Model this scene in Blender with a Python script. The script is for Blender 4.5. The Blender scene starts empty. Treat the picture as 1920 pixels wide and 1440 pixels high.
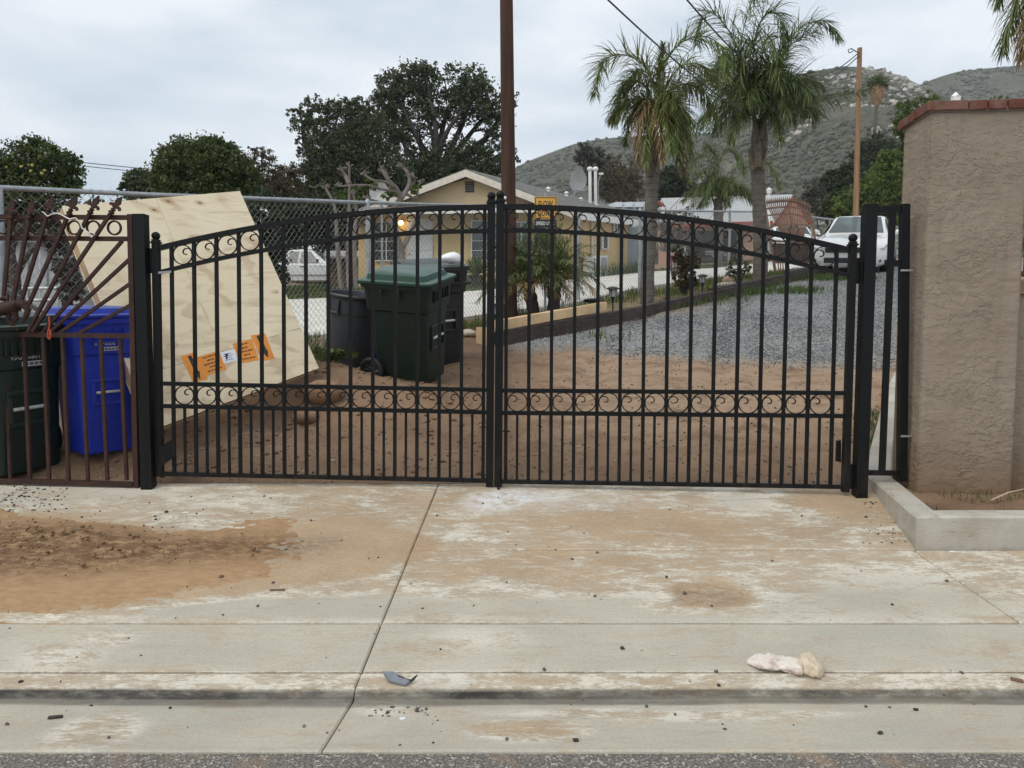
import bpy, math, random
import numpy as np
from mathutils import Vector, Matrix
R = math.radians
rng = np.random.default_rng(7)
random.seed(7)
sc = bpy.context.scene
COL = sc.collection

# ------------------------------------------------------------------ camera, world, sun, exposure
CAM_H, PITCH, FPX = 1.45, R(4.0), 1420.0
cam = bpy.data.cameras.new('camera'); camo = bpy.data.objects.new('camera', cam); COL.objects.link(camo)
cam.sensor_width = 36; cam.lens = 36*FPX/1920; cam.clip_start = 0.05; cam.clip_end = 5000
camo.location = (0, 0, CAM_H); camo.rotation_euler = (R(90)-PITCH, 0, 0); sc.camera = camo

SUN_EL, SUN_AZ = R(50), R(228)          # azimuth the light comes from, clockwise from +Y
world = bpy.data.worlds.new('World'); sc.world = world; world.use_nodes = True
wt = world.node_tree; wt.nodes.clear()
def wn(t, **k):
    n = wt.nodes.new(t)
    for a, b in k.items(): setattr(n, a, b)
    return n
w_out = wn('ShaderNodeOutputWorld'); w_add = wn('ShaderNodeAddShader')
w_bg = wn('ShaderNodeBackground'); w_bg.inputs[1].default_value = 0.05
w_sky = wn('ShaderNodeTexSky', sky_type='NISHITA', sun_disc=False, sun_elevation=SUN_EL, sun_rotation=SUN_AZ)
w_cl = wn('ShaderNodeBackground'); w_cl.inputs[1].default_value = 0.84
w_tc = wn('ShaderNodeTexCoord'); w_map = wn('ShaderNodeMapping'); w_map.inputs['Scale'].default_value = (1.6, 1.6, 5.0)
w_n = wn('ShaderNodeTexNoise'); w_n.inputs['Scale'].default_value = 2.1; w_n.inputs['Detail'].default_value = 7; w_n.inputs['Roughness'].default_value = .52
w_r = wn('ShaderNodeValToRGB')
w_r.color_ramp.elements[0].position = .36; w_r.color_ramp.elements[0].color = (.60, .69, .765, 1)
w_r.color_ramp.elements[1].position = .62; w_r.color_ramp.elements[1].color = (.87, .91, .955, 1)
L = wt.links.new
L(w_tc.outputs['Generated'], w_map.inputs[0]); L(w_map.outputs[0], w_n.inputs['Vector']); L(w_n.outputs[0], w_r.inputs[0])
L(w_r.outputs[0], w_cl.inputs[0]); L(w_sky.outputs[0], w_bg.inputs[0])
L(w_bg.outputs[0], w_add.inputs[0]); L(w_cl.outputs[0], w_add.inputs[1]); L(w_add.outputs[0], w_out.inputs[0])
w_bg.inputs[1].default_value = 0.012

sun = bpy.data.lights.new('sun', 'SUN'); sun.energy = 1.5; sun.angle = R(45); sun.color = (1, .93, .82)
suno = bpy.data.objects.new('sun', sun); COL.objects.link(suno)
sd = Vector((math.sin(SUN_AZ)*math.cos(SUN_EL), math.cos(SUN_AZ)*math.cos(SUN_EL), math.sin(SUN_EL)))
suno.rotation_euler = sd.to_track_quat('Z', 'Y').to_euler()
sc.view_settings.view_transform = 'Standard'; sc.view_settings.look = 'None'
sc.view_settings.exposure = 0.30; sc.view_settings.gamma = 1.0; sc.view_settings.use_curve_mapping = False
sc.render.resolution_x, sc.render.resolution_y = 1024, 768

# ------------------------------------------------------------------ measuring helpers
F_ = np.array([0, math.cos(PITCH), -math.sin(PITCH)]); U_ = np.array([0, math.sin(PITCH), math.cos(PITCH)])
C_ = np.array([0, 0, CAM_H])
def ray(u, v): return F_ + np.array([1., 0, 0])*((u-960)/FPX) + U_*((720-v)/FPX)
def at(u, v, y):
    d = ray(u, v); return C_ + d*(y/d[1])
def pl(u, v, A, B):
    """the point of the vertical plane through A and B (xy) seen at u, v"""
    d = ray(u, v); nx, ny = B[1]-A[1], -(B[0]-A[0])
    t = (A[0]*nx + A[1]*ny)/(d[0]*nx + d[1]*ny); return C_ + d*t
PROF_Y = [-60, 2.52, 2.94, 2.975, 3.08, 5.30]
PROF_Z = [0.0, 0.0, -.028, .012, .028, .36]
def H0(x, y):
    x = np.asarray(x, float); y = np.asarray(y, float)
    front = np.interp(y, PROF_Y, PROF_Z)
    z1 = .36 + .2*(y-5.3)
    yy = np.minimum(y, 40); z2 = 1.33 + .1*(yy-10) + .012*np.maximum(y-40, 0) + .05*(np.clip(x, -12, 14)+5)
    k = .25; h = np.clip(.5 + .5*(z2-z1)/k, 0, 1)
    back = z2*(1-h) + z1*h - k*h*(1-h)
    return np.where(y < 5.3, front, back)
def bump2(x, y, cx, cy, rx, ry, a=0):
    dx, dy = x-cx, y-cy; c, s = math.cos(a), math.sin(a)
    return np.exp(-(((dx*c+dy*s)/rx)**2 + ((-dx*s+dy*c)/ry)**2))
def H(x, y):
    x = np.asarray(x, float); y = np.asarray(y, float)
    m = .30*bump2(x, y, -2.05, 7.55, .65, .5) + .14*bump2(x, y, -1.3, 7.3, .9, .45, .2) - .16*bump2(x, y, -1.95, 6.75, .35, .25)
    m = m + .10*bump2(x, y, -3.2, 6.1, .9, .35, .5)
    return H0(x, y) + np.where(y > 5.3, m*np.clip((y-5.3)/.5, 0, 1), 0)
def gp(u, v, dz=0.0):
    """where the ground is seen at u, v"""
    d = ray(u, v); t = 1.0; prev = 1.0
    for i in range(4000):
        p = C_ + d*t
        if p[2] <= float(H(p[0], p[1])) + dz: break
        prev = t; t *= 1.01
        if t > 900: break
    for i in range(30):
        m = .5*(prev+t); p = C_ + d*m
        if p[2] <= float(H(p[0], p[1])) + dz: t = m
        else: prev = m
    p = C_ + d*t; return p
def g(x, y): return float(H(x, y))
def smooth(a, b, x):
    t = np.clip((x-a)/(b-a), 0, 1); return t*t*(3-2*t)
_perm = rng.random((256, 256))
def vnoise(x, y):
    xi = np.floor(x).astype(int); yi = np.floor(y).astype(int); fx = x-xi; fy = y-yi
    fx = fx*fx*(3-2*fx); fy = fy*fy*(3-2*fy)
    a = _perm[xi % 256, yi % 256]; b = _perm[(xi+1) % 256, yi % 256]; c = _perm[xi % 256, (yi+1) % 256]; d = _perm[(xi+1) % 256, (yi+1) % 256]
    return (a*(1-fx)+b*fx)*(1-fy) + (c*(1-fx)+d*fx)*fy
def fbm(x, y, o=5):
    s = 0; a = .5; x = np.asarray(x, float); y = np.asarray(y, float)
    for i in range(o):
        s = s + a*vnoise(x*2**i+17.3*i, y*2**i+9.1*i); a *= .5
    return s

# ------------------------------------------------------------------ mesh builder
class MB:
    def __init__(s): s.v = []; s.f = []; s.n = 0
    def add(s, v, f):
        v = np.asarray(v, float).reshape(-1, 3)
        s.v.append(v); s.f += [tuple(int(i)+s.n for i in q) for q in f]; s.n += len(v); return s
    def box(s, c, sz, rot=None, taper=None):
        x, y, z = [q/2 for q in sz]
        tx, ty = taper or (1, 1)
        v = np.array([(-x, -y, -z), (x, -y, -z), (x, y, -z), (-x, y, -z), (-x*tx, -y*ty, z), (x*tx, -y*ty, z), (x*tx, y*ty, z), (-x*tx, y*ty, z)])
        if rot is not None: v = v @ np.array(rot).T
        return s.add(v+np.array(c), [(3, 2, 1, 0), (4, 5, 6, 7), (0, 1, 5, 4), (1, 2, 6, 5), (2, 3, 7, 6), (3, 0, 4, 7)])
    def cbox(s, c, sz, b=.004, rot=None):
        """box with chamfered edges"""
        X, Y, Z = [q/2 for q in sz]; b = min(b, X*.9, Y*.9, Z*.9); v = []; idx = {}
        for sx in (-1, 1):
            for sy in (-1, 1):
                for sz_ in (-1, 1):
                    for k, p in enumerate(((X, Y-b, Z-b), (X-b, Y, Z-b), (X-b, Y-b, Z))):
                        idx[sx, sy, sz_, k] = len(v); v.append((sx*p[0], sy*p[1], sz_*p[2]))
        I = lambda a, b_, c_, k: idx[a, b_, c_, k]; f = []
        f += [(I(q, -1, -1, 0), I(q, 1, -1, 0), I(q, 1, 1, 0), I(q, -1, 1, 0)) for q in (-1, 1)]
        f += [(I(-1, q, -1, 1), I(1, q, -1, 1), I(1, q, 1, 1), I(-1, q, 1, 1)) for q in (-1, 1)]
        f += [(I(-1, -1, q, 2), I(1, -1, q, 2), I(1, 1, q, 2), I(-1, 1, q, 2)) for q in (-1, 1)]
        for a in (-1, 1):
            for b_ in (-1, 1):
                f.append((I(a, b_, -1, 0), I(a, b_, 1, 0), I(a, b_, 1, 1), I(a, b_, -1, 1)))
                f.append((I(a, -1, b_, 0), I(a, 1, b_, 0), I(a, 1, b_, 2), I(a, -1, b_, 2)))
                f.append((I(-1, a, b_, 1), I(1, a, b_, 1), I(1, a, b_, 2), I(-1, a, b_, 2)))
                for c_ in (-1, 1): f.append((I(a, b_, c_, 0), I(a, b_, c_, 1), I(a, b_, c_, 2)))
        v = np.array(v)
        if rot is not None: v = v @ np.array(rot).T
        s.fixn = True
        return s.add(v+np.array(c), f)
    def sweep(s, pts, w, d, nrm, closed=False):
        """rectangular section: w in the plane across the path, d along nrm"""
        P = [np.array(p, float) for p in pts]; N = np.array(nrm, float); N /= np.linalg.norm(N); n = len(P); v = []
        for i in range(n):
            t = P[min(i+1, n-1)]-P[max(i-1, 0)] if not closed else P[(i+1) % n]-P[i-1]
            t /= np.linalg.norm(t); a = np.cross(N, t); a /= np.linalg.norm(a)
            for (x, y) in ((-1, -1), (1, -1), (1, 1), (-1, 1)): v.append(P[i] + a*x*w/2 + N*y*d/2)
        f = []
        m = n if closed else n-1
        for i in range(m):
            j = (i+1) % n
            for k in range(4): f.append((i*4+k, i*4+(k+1) % 4, j*4+(k+1) % 4, j*4+k))
        if not closed: f += [(3, 2, 1, 0), tuple((n-1)*4+k for k in range(4))]
        return s.add(v, f)
    def tube(s, pts, r, n=8, cap=True):
        P = [np.array(p, float) for p in pts]; m = len(P)
        rr = [r]*m if np.isscalar(r) else list(r); v = []
        t0 = P[1]-P[0]; t0 /= np.linalg.norm(t0)
        a = np.cross(t0, (0, 0, 1.)) if abs(t0[2]) < .95 else np.cross(t0, (1., 0, 0)); a /= np.linalg.norm(a)
        for i in range(m):
            t = P[min(i+1, m-1)]-P[max(i-1, 0)]; t /= (np.linalg.norm(t)+1e-12)
            a = a - t*np.dot(a, t); a /= (np.linalg.norm(a)+1e-12); b = np.cross(t, a)
            for k in range(n):
                q = 2*math.pi*k/n; v.append(P[i] + (a*math.cos(q)+b*math.sin(q))*rr[i])
        f = [(i*n+k, i*n+(k+1) % n, (i+1)*n+(k+1) % n, (i+1)*n+k) for i in range(m-1) for k in range(n)]
        if cap: f += [tuple(range(n-1, -1, -1)), tuple((m-1)*n+k for k in range(n))]
        return s.add(v, f)
    def lathe(s, prof, n=24, c=(0, 0, 0), rot=None, closed_ends=True):
        v = []
        for (r, z) in prof:
            for k in range(n): q = 2*math.pi*k/n; v.append((r*math.cos(q), r*math.sin(q), z))
        m = len(prof)
        f = [(i*n+k, i*n+(k+1) % n, (i+1)*n+(k+1) % n, (i+1)*n+k) for i in range(m-1) for k in range(n)]
        if closed_ends: f += [tuple(range(n-1, -1, -1)), tuple((m-1)*n+k for k in range(n))]
        v = np.array(v)
        if rot is not None: v = v @ np.array(rot).T
        return s.add(v+np.array(c), f)
    def ball(s, c, r, n=14, m=9, sc_=(1, 1, 1), rot=None):
        v = [(0, 0, -1.)]
        for i in range(1, m):
            p = -math.pi/2+math.pi*i/m
            for k in range(n): q = 2*math.pi*k/n; v.append((math.cos(p)*math.cos(q), math.cos(p)*math.sin(q), math.sin(p)))
        v.append((0, 0, 1.)); f = []
        for k in range(n): f.append((0, 1+(k+1) % n, 1+k))
        for i in range(m-2):
            for k in range(n): f.append((1+i*n+k, 1+i*n+(k+1) % n, 1+(i+1)*n+(k+1) % n, 1+(i+1)*n+k))
        for k in range(n): f.append((1+(m-2)*n+k, 1+(m-2)*n+(k+1) % n, len(v)-1))
        v = np.array(v)*np.array(sc_)*r
        if rot is not None: v = v @ np.array(rot).T
        return s.add(v+np.array(c), f)
    def prism(s, poly, d0, d1):
        """poly: 3-D points of one face; d0, d1: offset vectors of the two faces"""
        p = np.array(poly, float); n = len(p)
        s.add(np.vstack([p+np.array(d0), p+np.array(d1)]), [tuple(range(n)), tuple(range(2*n-1, n-1, -1))] + [(i, n+i, n+(i+1) % n, (i+1) % n) for i in range(n)])
        s.fixn = True; return s
    def loft(s, rings, cap=True):
        n = len(rings[0]); m = len(rings)
        f = [(i*n+k, i*n+(k+1) % n, (i+1)*n+(k+1) % n, (i+1)*n+k) for i in range(m-1) for k in range(n)]
        if cap: f += [tuple(range(n-1, -1, -1)), tuple((m-1)*n+k for k in range(n))]
        s.fixn = True
        return s.add(np.vstack([np.array(r, float) for r in rings]), f)
    def grid(s, X, Y, Z, keep=None):
        ny, nx = X.shape; f = []
        for j in range(ny-1):
            for i in range(nx-1):
                if keep is None or keep[j, i]: a = j*nx+i; f.append((a, a+1, a+nx+1, a+nx))
        return s.add(np.stack([X, Y, Z], -1).reshape(-1, 3), f)
    def mesh(s, name, m, inv=None, smooth_=False, fixn=None):
        v = np.vstack(s.v) if s.v else np.zeros((0, 3))
        if inv is not None: v = v @ np.array(inv.to_3x3()).T + np.array(inv.translation)
        me = bpy.data.meshes.new(name); me.from_pydata(v.tolist(), [], s.f)
        if m is not None: me.materials.append(m)
        if getattr(s, 'fixn', False) if fixn is None else fixn:
            import bmesh
            bm = bmesh.new(); bm.from_mesh(me); bmesh.ops.recalc_face_normals(bm, faces=bm.faces); bm.to_mesh(me); bm.free()
        if smooth_ is True: me.polygons.foreach_set('use_smooth', [True]*len(me.polygons))
        elif smooth_:
            me.polygons.foreach_set('use_smooth', [True]*len(me.polygons)); me.set_sharp_from_angle(angle=R(smooth_))
        me.update(); return me
    def build(s, name, m, parent=None, smooth_=False, kind=None, label=None):
        inv = None
        if parent is not None:
            r = parent
            while r.parent: r = r.parent
            inv = xf(r).inverted()
        o = bpy.data.objects.new(name, s.mesh(name, m, inv, smooth_)); COL.objects.link(o)
        if parent is not None: o.parent = parent
        if kind: o['kind'] = kind
        if label: o['label'] = label
        return o
def xf(o): return Matrix.LocRotScale(o.location, o.rotation_euler, o.scale)
def tag(o, label=None, cat=None, group=None, kind=None):
    if label: o['label'] = label
    if cat: o['category'] = cat
    if group: o['group'] = group
    if kind: o['kind'] = kind
    return o
def thing(name, label, cat, loc=(0, 0, 0), rz=0, group=None):
    o = bpy.data.objects.new(name, None); COL.objects.link(o); o.location = [float(q) for q in loc]; o.rotation_euler = (0, 0, rz)
    o.empty_display_size = .1
    return tag(o, label, cat, group)
def inst(name, me, parent, loc=(0, 0, 0), rot=None, scale=None, label=None):
    """another object on the same mesh; loc in world space for a root without rotation"""
    o = bpy.data.objects.new(name, me); COL.objects.link(o)
    r = parent
    if parent is not None:
        while r.parent: r = r.parent
        o.parent = parent
        M = xf(r).inverted() @ Matrix.LocRotScale(Vector([float(q) for q in loc]), rot or Matrix.Identity(3).to_quaternion(), Vector(scale or (1, 1, 1)))
        o.matrix_local = M
    else:
        o.location = [float(q) for q in loc]
        if rot: o.rotation_euler = rot.to_euler()
        if scale: o.scale = scale
    if label: o['label'] = label
    return o
def children(o): return [c for c in bpy.data.objects if c.parent == o]
def copy_tree(o, parent=None):
    kids = children(o)
    c = o.copy(); COL.objects.link(c); c.parent = parent
    for ch in kids: copy_tree(ch, c)
    return c

# ------------------------------------------------------------------ materials
MATS = {}
def lin(*rgb):
    return tuple(((q/255+.055)/1.055)**2.4 if q/255 > .04045 else q/255/12.92 for q in rgb)
class NT:
    def __init__(s, name):
        s.m = bpy.data.materials.new(name); s.m.use_nodes = True; s.t = s.m.node_tree; s.t.nodes.clear()
        s.out = s.n('ShaderNodeOutputMaterial'); s.b = s.n('ShaderNodeBsdfPrincipled'); s.l(s.b.outputs[0], s.out.inputs[0])
        s.pos = s.n('ShaderNodeNewGeometry').outputs['Position']
        s.obj = s.n('ShaderNodeTexCoord').outputs['Object']
    def n(s, t, **k):
        q = s.t.nodes.new(t)
        for a, b in k.items(): setattr(q, a, b)
        return q
    def l(s, a, b): s.t.links.new(a, b)
    def put(s, sock, v):
        if hasattr(v, 'links') or isinstance(v, bpy.types.NodeSocket): s.l(v, sock)
        elif isinstance(v, (tuple, list)) and len(v) == 3 and sock.type == 'RGBA': sock.default_value = (*v, 1)
        else: sock.default_value = v
    def noise(s, scale, detail=4, rough=.55, vec=None, dist=0, stretch=None, dims='3D'):
        q = s.n('ShaderNodeTexNoise'); q.inputs['Scale'].default_value = scale; q.inputs['Detail'].default_value = detail
        q.inputs['Roughness'].default_value = rough; q.inputs['Distortion'].default_value = dist
        v = vec or s.pos
        if stretch:
            mp = s.n('ShaderNodeMapping'); mp.inputs['Scale'].default_value = stretch; s.l(v, mp.inputs[0]); v = mp.outputs[0]
        s.l(v, q.inputs['Vector']); return q.outputs[0]
    def voro(s, scale, vec=None, feature='F1', out=0, stretch=None, dims='3D'):
        q = s.n('ShaderNodeTexVoronoi', feature=feature, voronoi_dimensions=dims); q.inputs['Scale'].default_value = scale
        v = vec or s.pos
        if stretch:
            mp = s.n('ShaderNodeMapping'); mp.inputs['Scale'].default_value = stretch; s.l(v, mp.inputs[0]); v = mp.outputs[0]
        s.l(v, q.inputs['Vector']); return q.outputs[out]
    def math(s, op, a, b=0.0, c=None):
        q = s.n('ShaderNodeMath', operation=op); s.put(q.inputs[0], a); s.put(q.inputs[1], b)
        if c is not None: s.put(q.inputs[2], c)
        return q.outputs[0]
    def ramp(s, x, a, b, lo=0.0, hi=1.0):
        q = s.n('ShaderNodeMapRange', interpolation_type='SMOOTHSTEP'); s.put(q.inputs[0], x)
        for i, val in enumerate((a, b, lo, hi)): s.put(q.inputs[i+1], val)
        return q.outputs[0]
    def mix(s, f, a, b):
        q = s.n('ShaderNodeMix', data_type='RGBA'); s.put(q.inputs[0], f); s.put(q.inputs[6], a); s.put(q.inputs[7], b); return q.outputs[2]
    def attr(s, name):
        q = s.n('ShaderNodeAttribute'); q.attribute_name = name; return q.outputs['Fac']
    def bump(s, h, strength=.5, dist=.01):
        q = s.n('ShaderNodeBump'); q.inputs['Strength'].default_value = strength; q.inputs['Distance'].default_value = dist
        s.put(q.inputs['Height'], h); s.l(q.outputs[0], s.b.inputs['Normal']); return s
    def col(s, c): s.put(s.b.inputs['Base Color'], c); return s
    def rough(s, r): s.put(s.b.inputs['Roughness'], r); return s
    def spec(s, r): s.b.inputs['Specular IOR Level'].default_value = r; return s
    def metal(s, r): s.b.inputs['Metallic'].default_value = r; return s
def simple(name, c, rough=.6, var=.15, scale=6, metal=0, spec=.5, bump=0, bscale=60, obj=False, stretch=None):
    """one base colour with mottling and a fine relief"""
    if name in MATS: return MATS[name]
    t = NT(name); v = t.obj if obj else t.pos
    n = t.noise(scale, 5, .6, v, stretch=stretch)
    lo = tuple(q*(1-var) for q in c); hi = tuple(min(1, q*(1+var)) for q in c)
    t.col(t.mix(t.ramp(n, .3, .7), lo, hi)).rough(t.ramp(t.noise(scale*3, 3, .5, v), .3, .7, max(0, rough-.08), min(1, rough+.08))).metal(metal).spec(spec)
    if bump: t.bump(t.noise(bscale, 4, .6, v, stretch=stretch), bump, .01)
    MATS[name] = t.m; return t.m
# ------------------------------------------------------------------ ground: street, gutter, kerb lip, pavement slabs, dirt, gravel
def set_attr(me, name, val):
    a = me.attributes.new(name, 'FLOAT', 'POINT'); a.data.foreach_set('value', np.asarray(val, np.float32).ravel())
def blob(x, y, u, v, ru, rv, soft=1.0):
    """0..1 patch centred where u, v falls on the ground; radii given in the photograph's pixels, turned into metres there"""
    c = gp(u, v); ex = abs(gp(u+ru, v)[0]-c[0]); ey = abs(gp(u, v-rv)[1]-gp(u, v+rv)[1])/2
    d = np.sqrt(((x-c[0])/ex)**2 + ((y-c[1])/ey)**2); return 1-smooth(1-.5*soft, 1+.5*soft, d)
def poly_mask(x, y, pts, soft):
    """soft inside-mask of a polygon (signed distance)"""
    P = np.array(pts); inside = np.zeros(x.shape, bool); dist = np.full(x.shape, 1e9)
    for i in range(len(P)):
        a, b = P[i], P[(i+1) % len(P)]
        c = ((a[1] > y) != (b[1] > y)) & (x < (b[0]-a[0])*(y-a[1])/(b[1]-a[1]+1e-12)+a[0]); inside ^= c
        ab = b-a; t = np.clip(((x-a[0])*ab[0]+(y-a[1])*ab[1])/(ab@ab+1e-12), 0, 1)
        dist = np.minimum(dist, np.hypot(x-a[0]-t*ab[0], y-a[1]-t*ab[1]))
    return smooth(-soft, soft, np.where(inside, dist, -dist))
xy = lambda u, v: gp(u, v)[:2]
SPILL = [xy(*q) for q in ((-150, 985), (60, 955), (330, 985), (430, 1010), (620, 962), (720, 975), (835, 1010), (800, 1050), (720, 1085), (560, 1105), (420, 1128), (200, 1145), (0, 1165), (-150, 1175))]
DARK = [xy(*q) for q in ((-150, 990), (100, 985), (330, 1010), (480, 1005), (640, 1010), (560, 1040), (380, 1055), (150, 1080), (-150, 1095))]
def dirt_amount(x, y):
    wx = x + .25*(fbm(x*1.3+5, y*1.3)-.5); wy = y + .18*(fbm(x*1.1+31, y*2.1+7)-.5)
    a = .30+.25*smooth(y_walk+.05, y_walk+.45, wy)
    a = a + .03*smooth(3.9, 4.6, wy)
    a = np.maximum(a, 1.05*poly_mask(wx, wy, SPILL, .13))
    a = a + .20*blob(wx, wy, 1050, 1060, 300, 40, 1.6) + .14*blob(wx, wy, 700, 940, 260, 40, 1.4) + .25*blob(wx, wy, 1150, 980, 200, 25, 1.4)
    a = a + .85*blob(wx+.12*(fbm(x*6, y*6)-.5), wy+.1*(fbm(x*6+3, y*9)-.5), 1320, 1118, 82, 24, .9) + .35*blob(wx, wy, 1230, 1134, 60, 8, 1) + .3*blob(wx, wy, 1590, 945, 90, 30, 1.2)
    a = a + .22*blob(wx, wy, 1330, 1005, 220, 22, 1.4) + .25*blob(wx, wy, 1560, 900, 60, 20, 1.5)
    a = a - .30*blob(wx, wy, 1390, 945, 70, 22, 1.2) - .25*blob(wx, wy, 1650, 1100, 200, 45, 1.3) - .35*blob(wx, wy, 560, 1140, 260, 18, 1.2) - .24*blob(wx, wy, 1150, 1140, 250, 22, 1.2)
    a = a - .35*blob(wx, wy, 80, 930, 160, 22, 1.2) - .25*blob(wx, wy, 380, 935, 160, 20, 1.2)
    a = np.where(y < y_walk, .17 + .25*blob(wx, wy, 190, 1197, 60, 10, 1.2) + .2*blob(wx, wy, 100, 1230, 90, 20, 1.4) + .16*blob(wx, wy, 900, 1200, 100, 22, 1.5), a)
    lip = (y < 3.09)
    a = np.where(lip, .40 + .25*blob(wx, wy, 1150, 1275, 160, 14, 1.2) + .2*blob(wx, wy, 80, 1280, 120, 14, 1.2), a)
    a = np.where(y < 2.95, .16 + .55*blob(wx, wy, 1000, 1370, 105, 16, .9) + .36*blob(wx, wy, 185, 1372, 75, 26, 1.3) + .34*blob(wx, wy, 1250, 1338, 300, 9, 1) + .2*blob(wx, wy, 730, 1335, 60, 12, 1), a)
    return np.clip(a, 0, 1.1)
y_walk = float(gp(960, 1168)[1]); y_j2 = float(gp(1200, 1031)[1]); Y_BACK = 5.34
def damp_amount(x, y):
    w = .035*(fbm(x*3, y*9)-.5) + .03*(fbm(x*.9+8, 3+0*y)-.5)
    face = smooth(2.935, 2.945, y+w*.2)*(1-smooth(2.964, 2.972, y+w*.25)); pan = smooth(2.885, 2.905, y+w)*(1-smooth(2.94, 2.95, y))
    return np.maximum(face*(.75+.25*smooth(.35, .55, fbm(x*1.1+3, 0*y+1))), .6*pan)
def m_concrete(name='concrete', base=(.495, .458, .375), pale=(.655, .615, .525)):
    t = NT(name); d = t.attr('dirt'); w = t.attr('damp'); p = t.attr('powder'); k = t.attr('dark')
    n1 = t.noise(1.7, 6, .6, stretch=(1, 1.6, 1)); n2 = t.noise(7, 8, .68, stretch=(1, 3.2, 1), dist=.4); n3 = t.noise(260, 2, .5); n4 = t.noise(34, 5, .6, stretch=(1, 5, 1))
    c = t.mix(t.ramp(n1, .3, .72), base, tuple(q*.84 for q in base))
    c = t.mix(t.math('MULTIPLY', t.ramp(t.noise(.9, 4, .5), .5, .68), .40), c, (.37, .365, .32))
    # where dirt is washed over, the bare spots between are bleached by cement fines
    n5 = t.noise(2.6, 7, .66, stretch=(1, 2.2, 1), dist=.6)
    n6 = t.noise(1, 5, .7, dist=.4, stretch=(26, 80, 1)); s = t.math('ADD', t.math('ADD', t.math('MULTIPLY', n5, .38), t.math('MULTIPLY', n2, .26)), t.math('ADD', t.math('MULTIPLY', n4, .17), t.math('MULTIPLY', n6, .19)))
    f = t.math('ADD', t.math('MULTIPLY', d, 1.12), t.math('MULTIPLY', t.math('SUBTRACT', s, .5), 7.0)); f = t.ramp(f, .10, 1.05)
    bl = t.math('MULTIPLY', t.ramp(d, .16, .42), t.ramp(f, .5, .1)); c = t.mix(bl, c, pale)
    f = t.math('MULTIPLY', f, t.ramp(t.noise(55, 5, .7, stretch=(1, 2, 1)), .25, .6, .45, 1.0))
    f = t.math('MULTIPLY', f, t.ramp(d, .3, .95, .68, .97))
    dirtc = t.mix(t.ramp(t.noise(3, 5, .6), .3, .7), (.455, .305, .168), (.36, .232, .122))
    broom = t.noise(1, 3, .6, stretch=(5, 130, 1)); c = t.mix(t.math('MULTIPLY', t.ramp(broom, .5, .72), .22), c, (.27, .25, .21))
    scuff = t.math('MULTIPLY', t.ramp(t.noise(2.2, 6, .7, stretch=(.5, 2.4, 1)), .56, .70), .30); c = t.mix(scuff, c, (.26, .235, .19))
    dirtc = t.mix(t.math('MULTIPLY', k, t.ramp(t.noise(11, 8, .78, stretch=(1, 2.5, 1)), .34, .60)), dirtc, (.15, .088, .05))
    c = t.mix(f, c, dirtc)
    st = t.noise(1, 6, .68, dist=.5, stretch=(7, 34, 1)); c = t.mix(t.math('MULTIPLY', t.math('MULTIPLY', t.ramp(st, .54, .66), t.ramp(d, .15, .4)), t.ramp(d, .95, .7, .0, .6)), c, pale); c = t.mix(t.math('MULTIPLY', t.ramp(t.noise(1, 5, .7, stretch=(16, 60, 1)), .55, .70), t.ramp(d, .1, .6, .16, .5)), c, (.27, .18, .11))
    sp = t.noise(1, 4, .7, stretch=(60, 110, 1)); c = t.mix(t.ramp(sp, .35, .65, .0, .28), c, (.26, .235, .19)); c = t.mix(t.ramp(t.noise(1, 4, .7, stretch=(85, 140, 1)), .55, .7, .0, .35), c, (.70, .66, .57))
    c = t.mix(t.math('MULTIPLY', p, t.ramp(t.noise(14, 6, .7), .3, .62)), c, (.66, .655, .65))
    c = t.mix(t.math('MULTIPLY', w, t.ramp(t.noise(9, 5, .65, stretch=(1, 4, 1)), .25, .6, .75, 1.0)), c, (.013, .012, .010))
    c = t.mix(t.math('MULTIPLY', t.ramp(n3, .58, .74), .30), c, (.17, .15, .125))
    c = t.mix(t.math('MULTIPLY', t.ramp(t.voro(38), .10, .05), .5), c, (.10, .085, .07))
    t.col(c).rough(t.ramp(w, 0, 1, .86, .5)).spec(.3)
    h = t.math('ADD', t.math('MULTIPLY', n3, .25), t.math('MULTIPLY', n4, .5)); h = t.math('ADD', h, t.math('MULTIPLY', f, .25))
    t.bump(h, .32, .008); return t.m
M_CONC = m_concrete()
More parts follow.
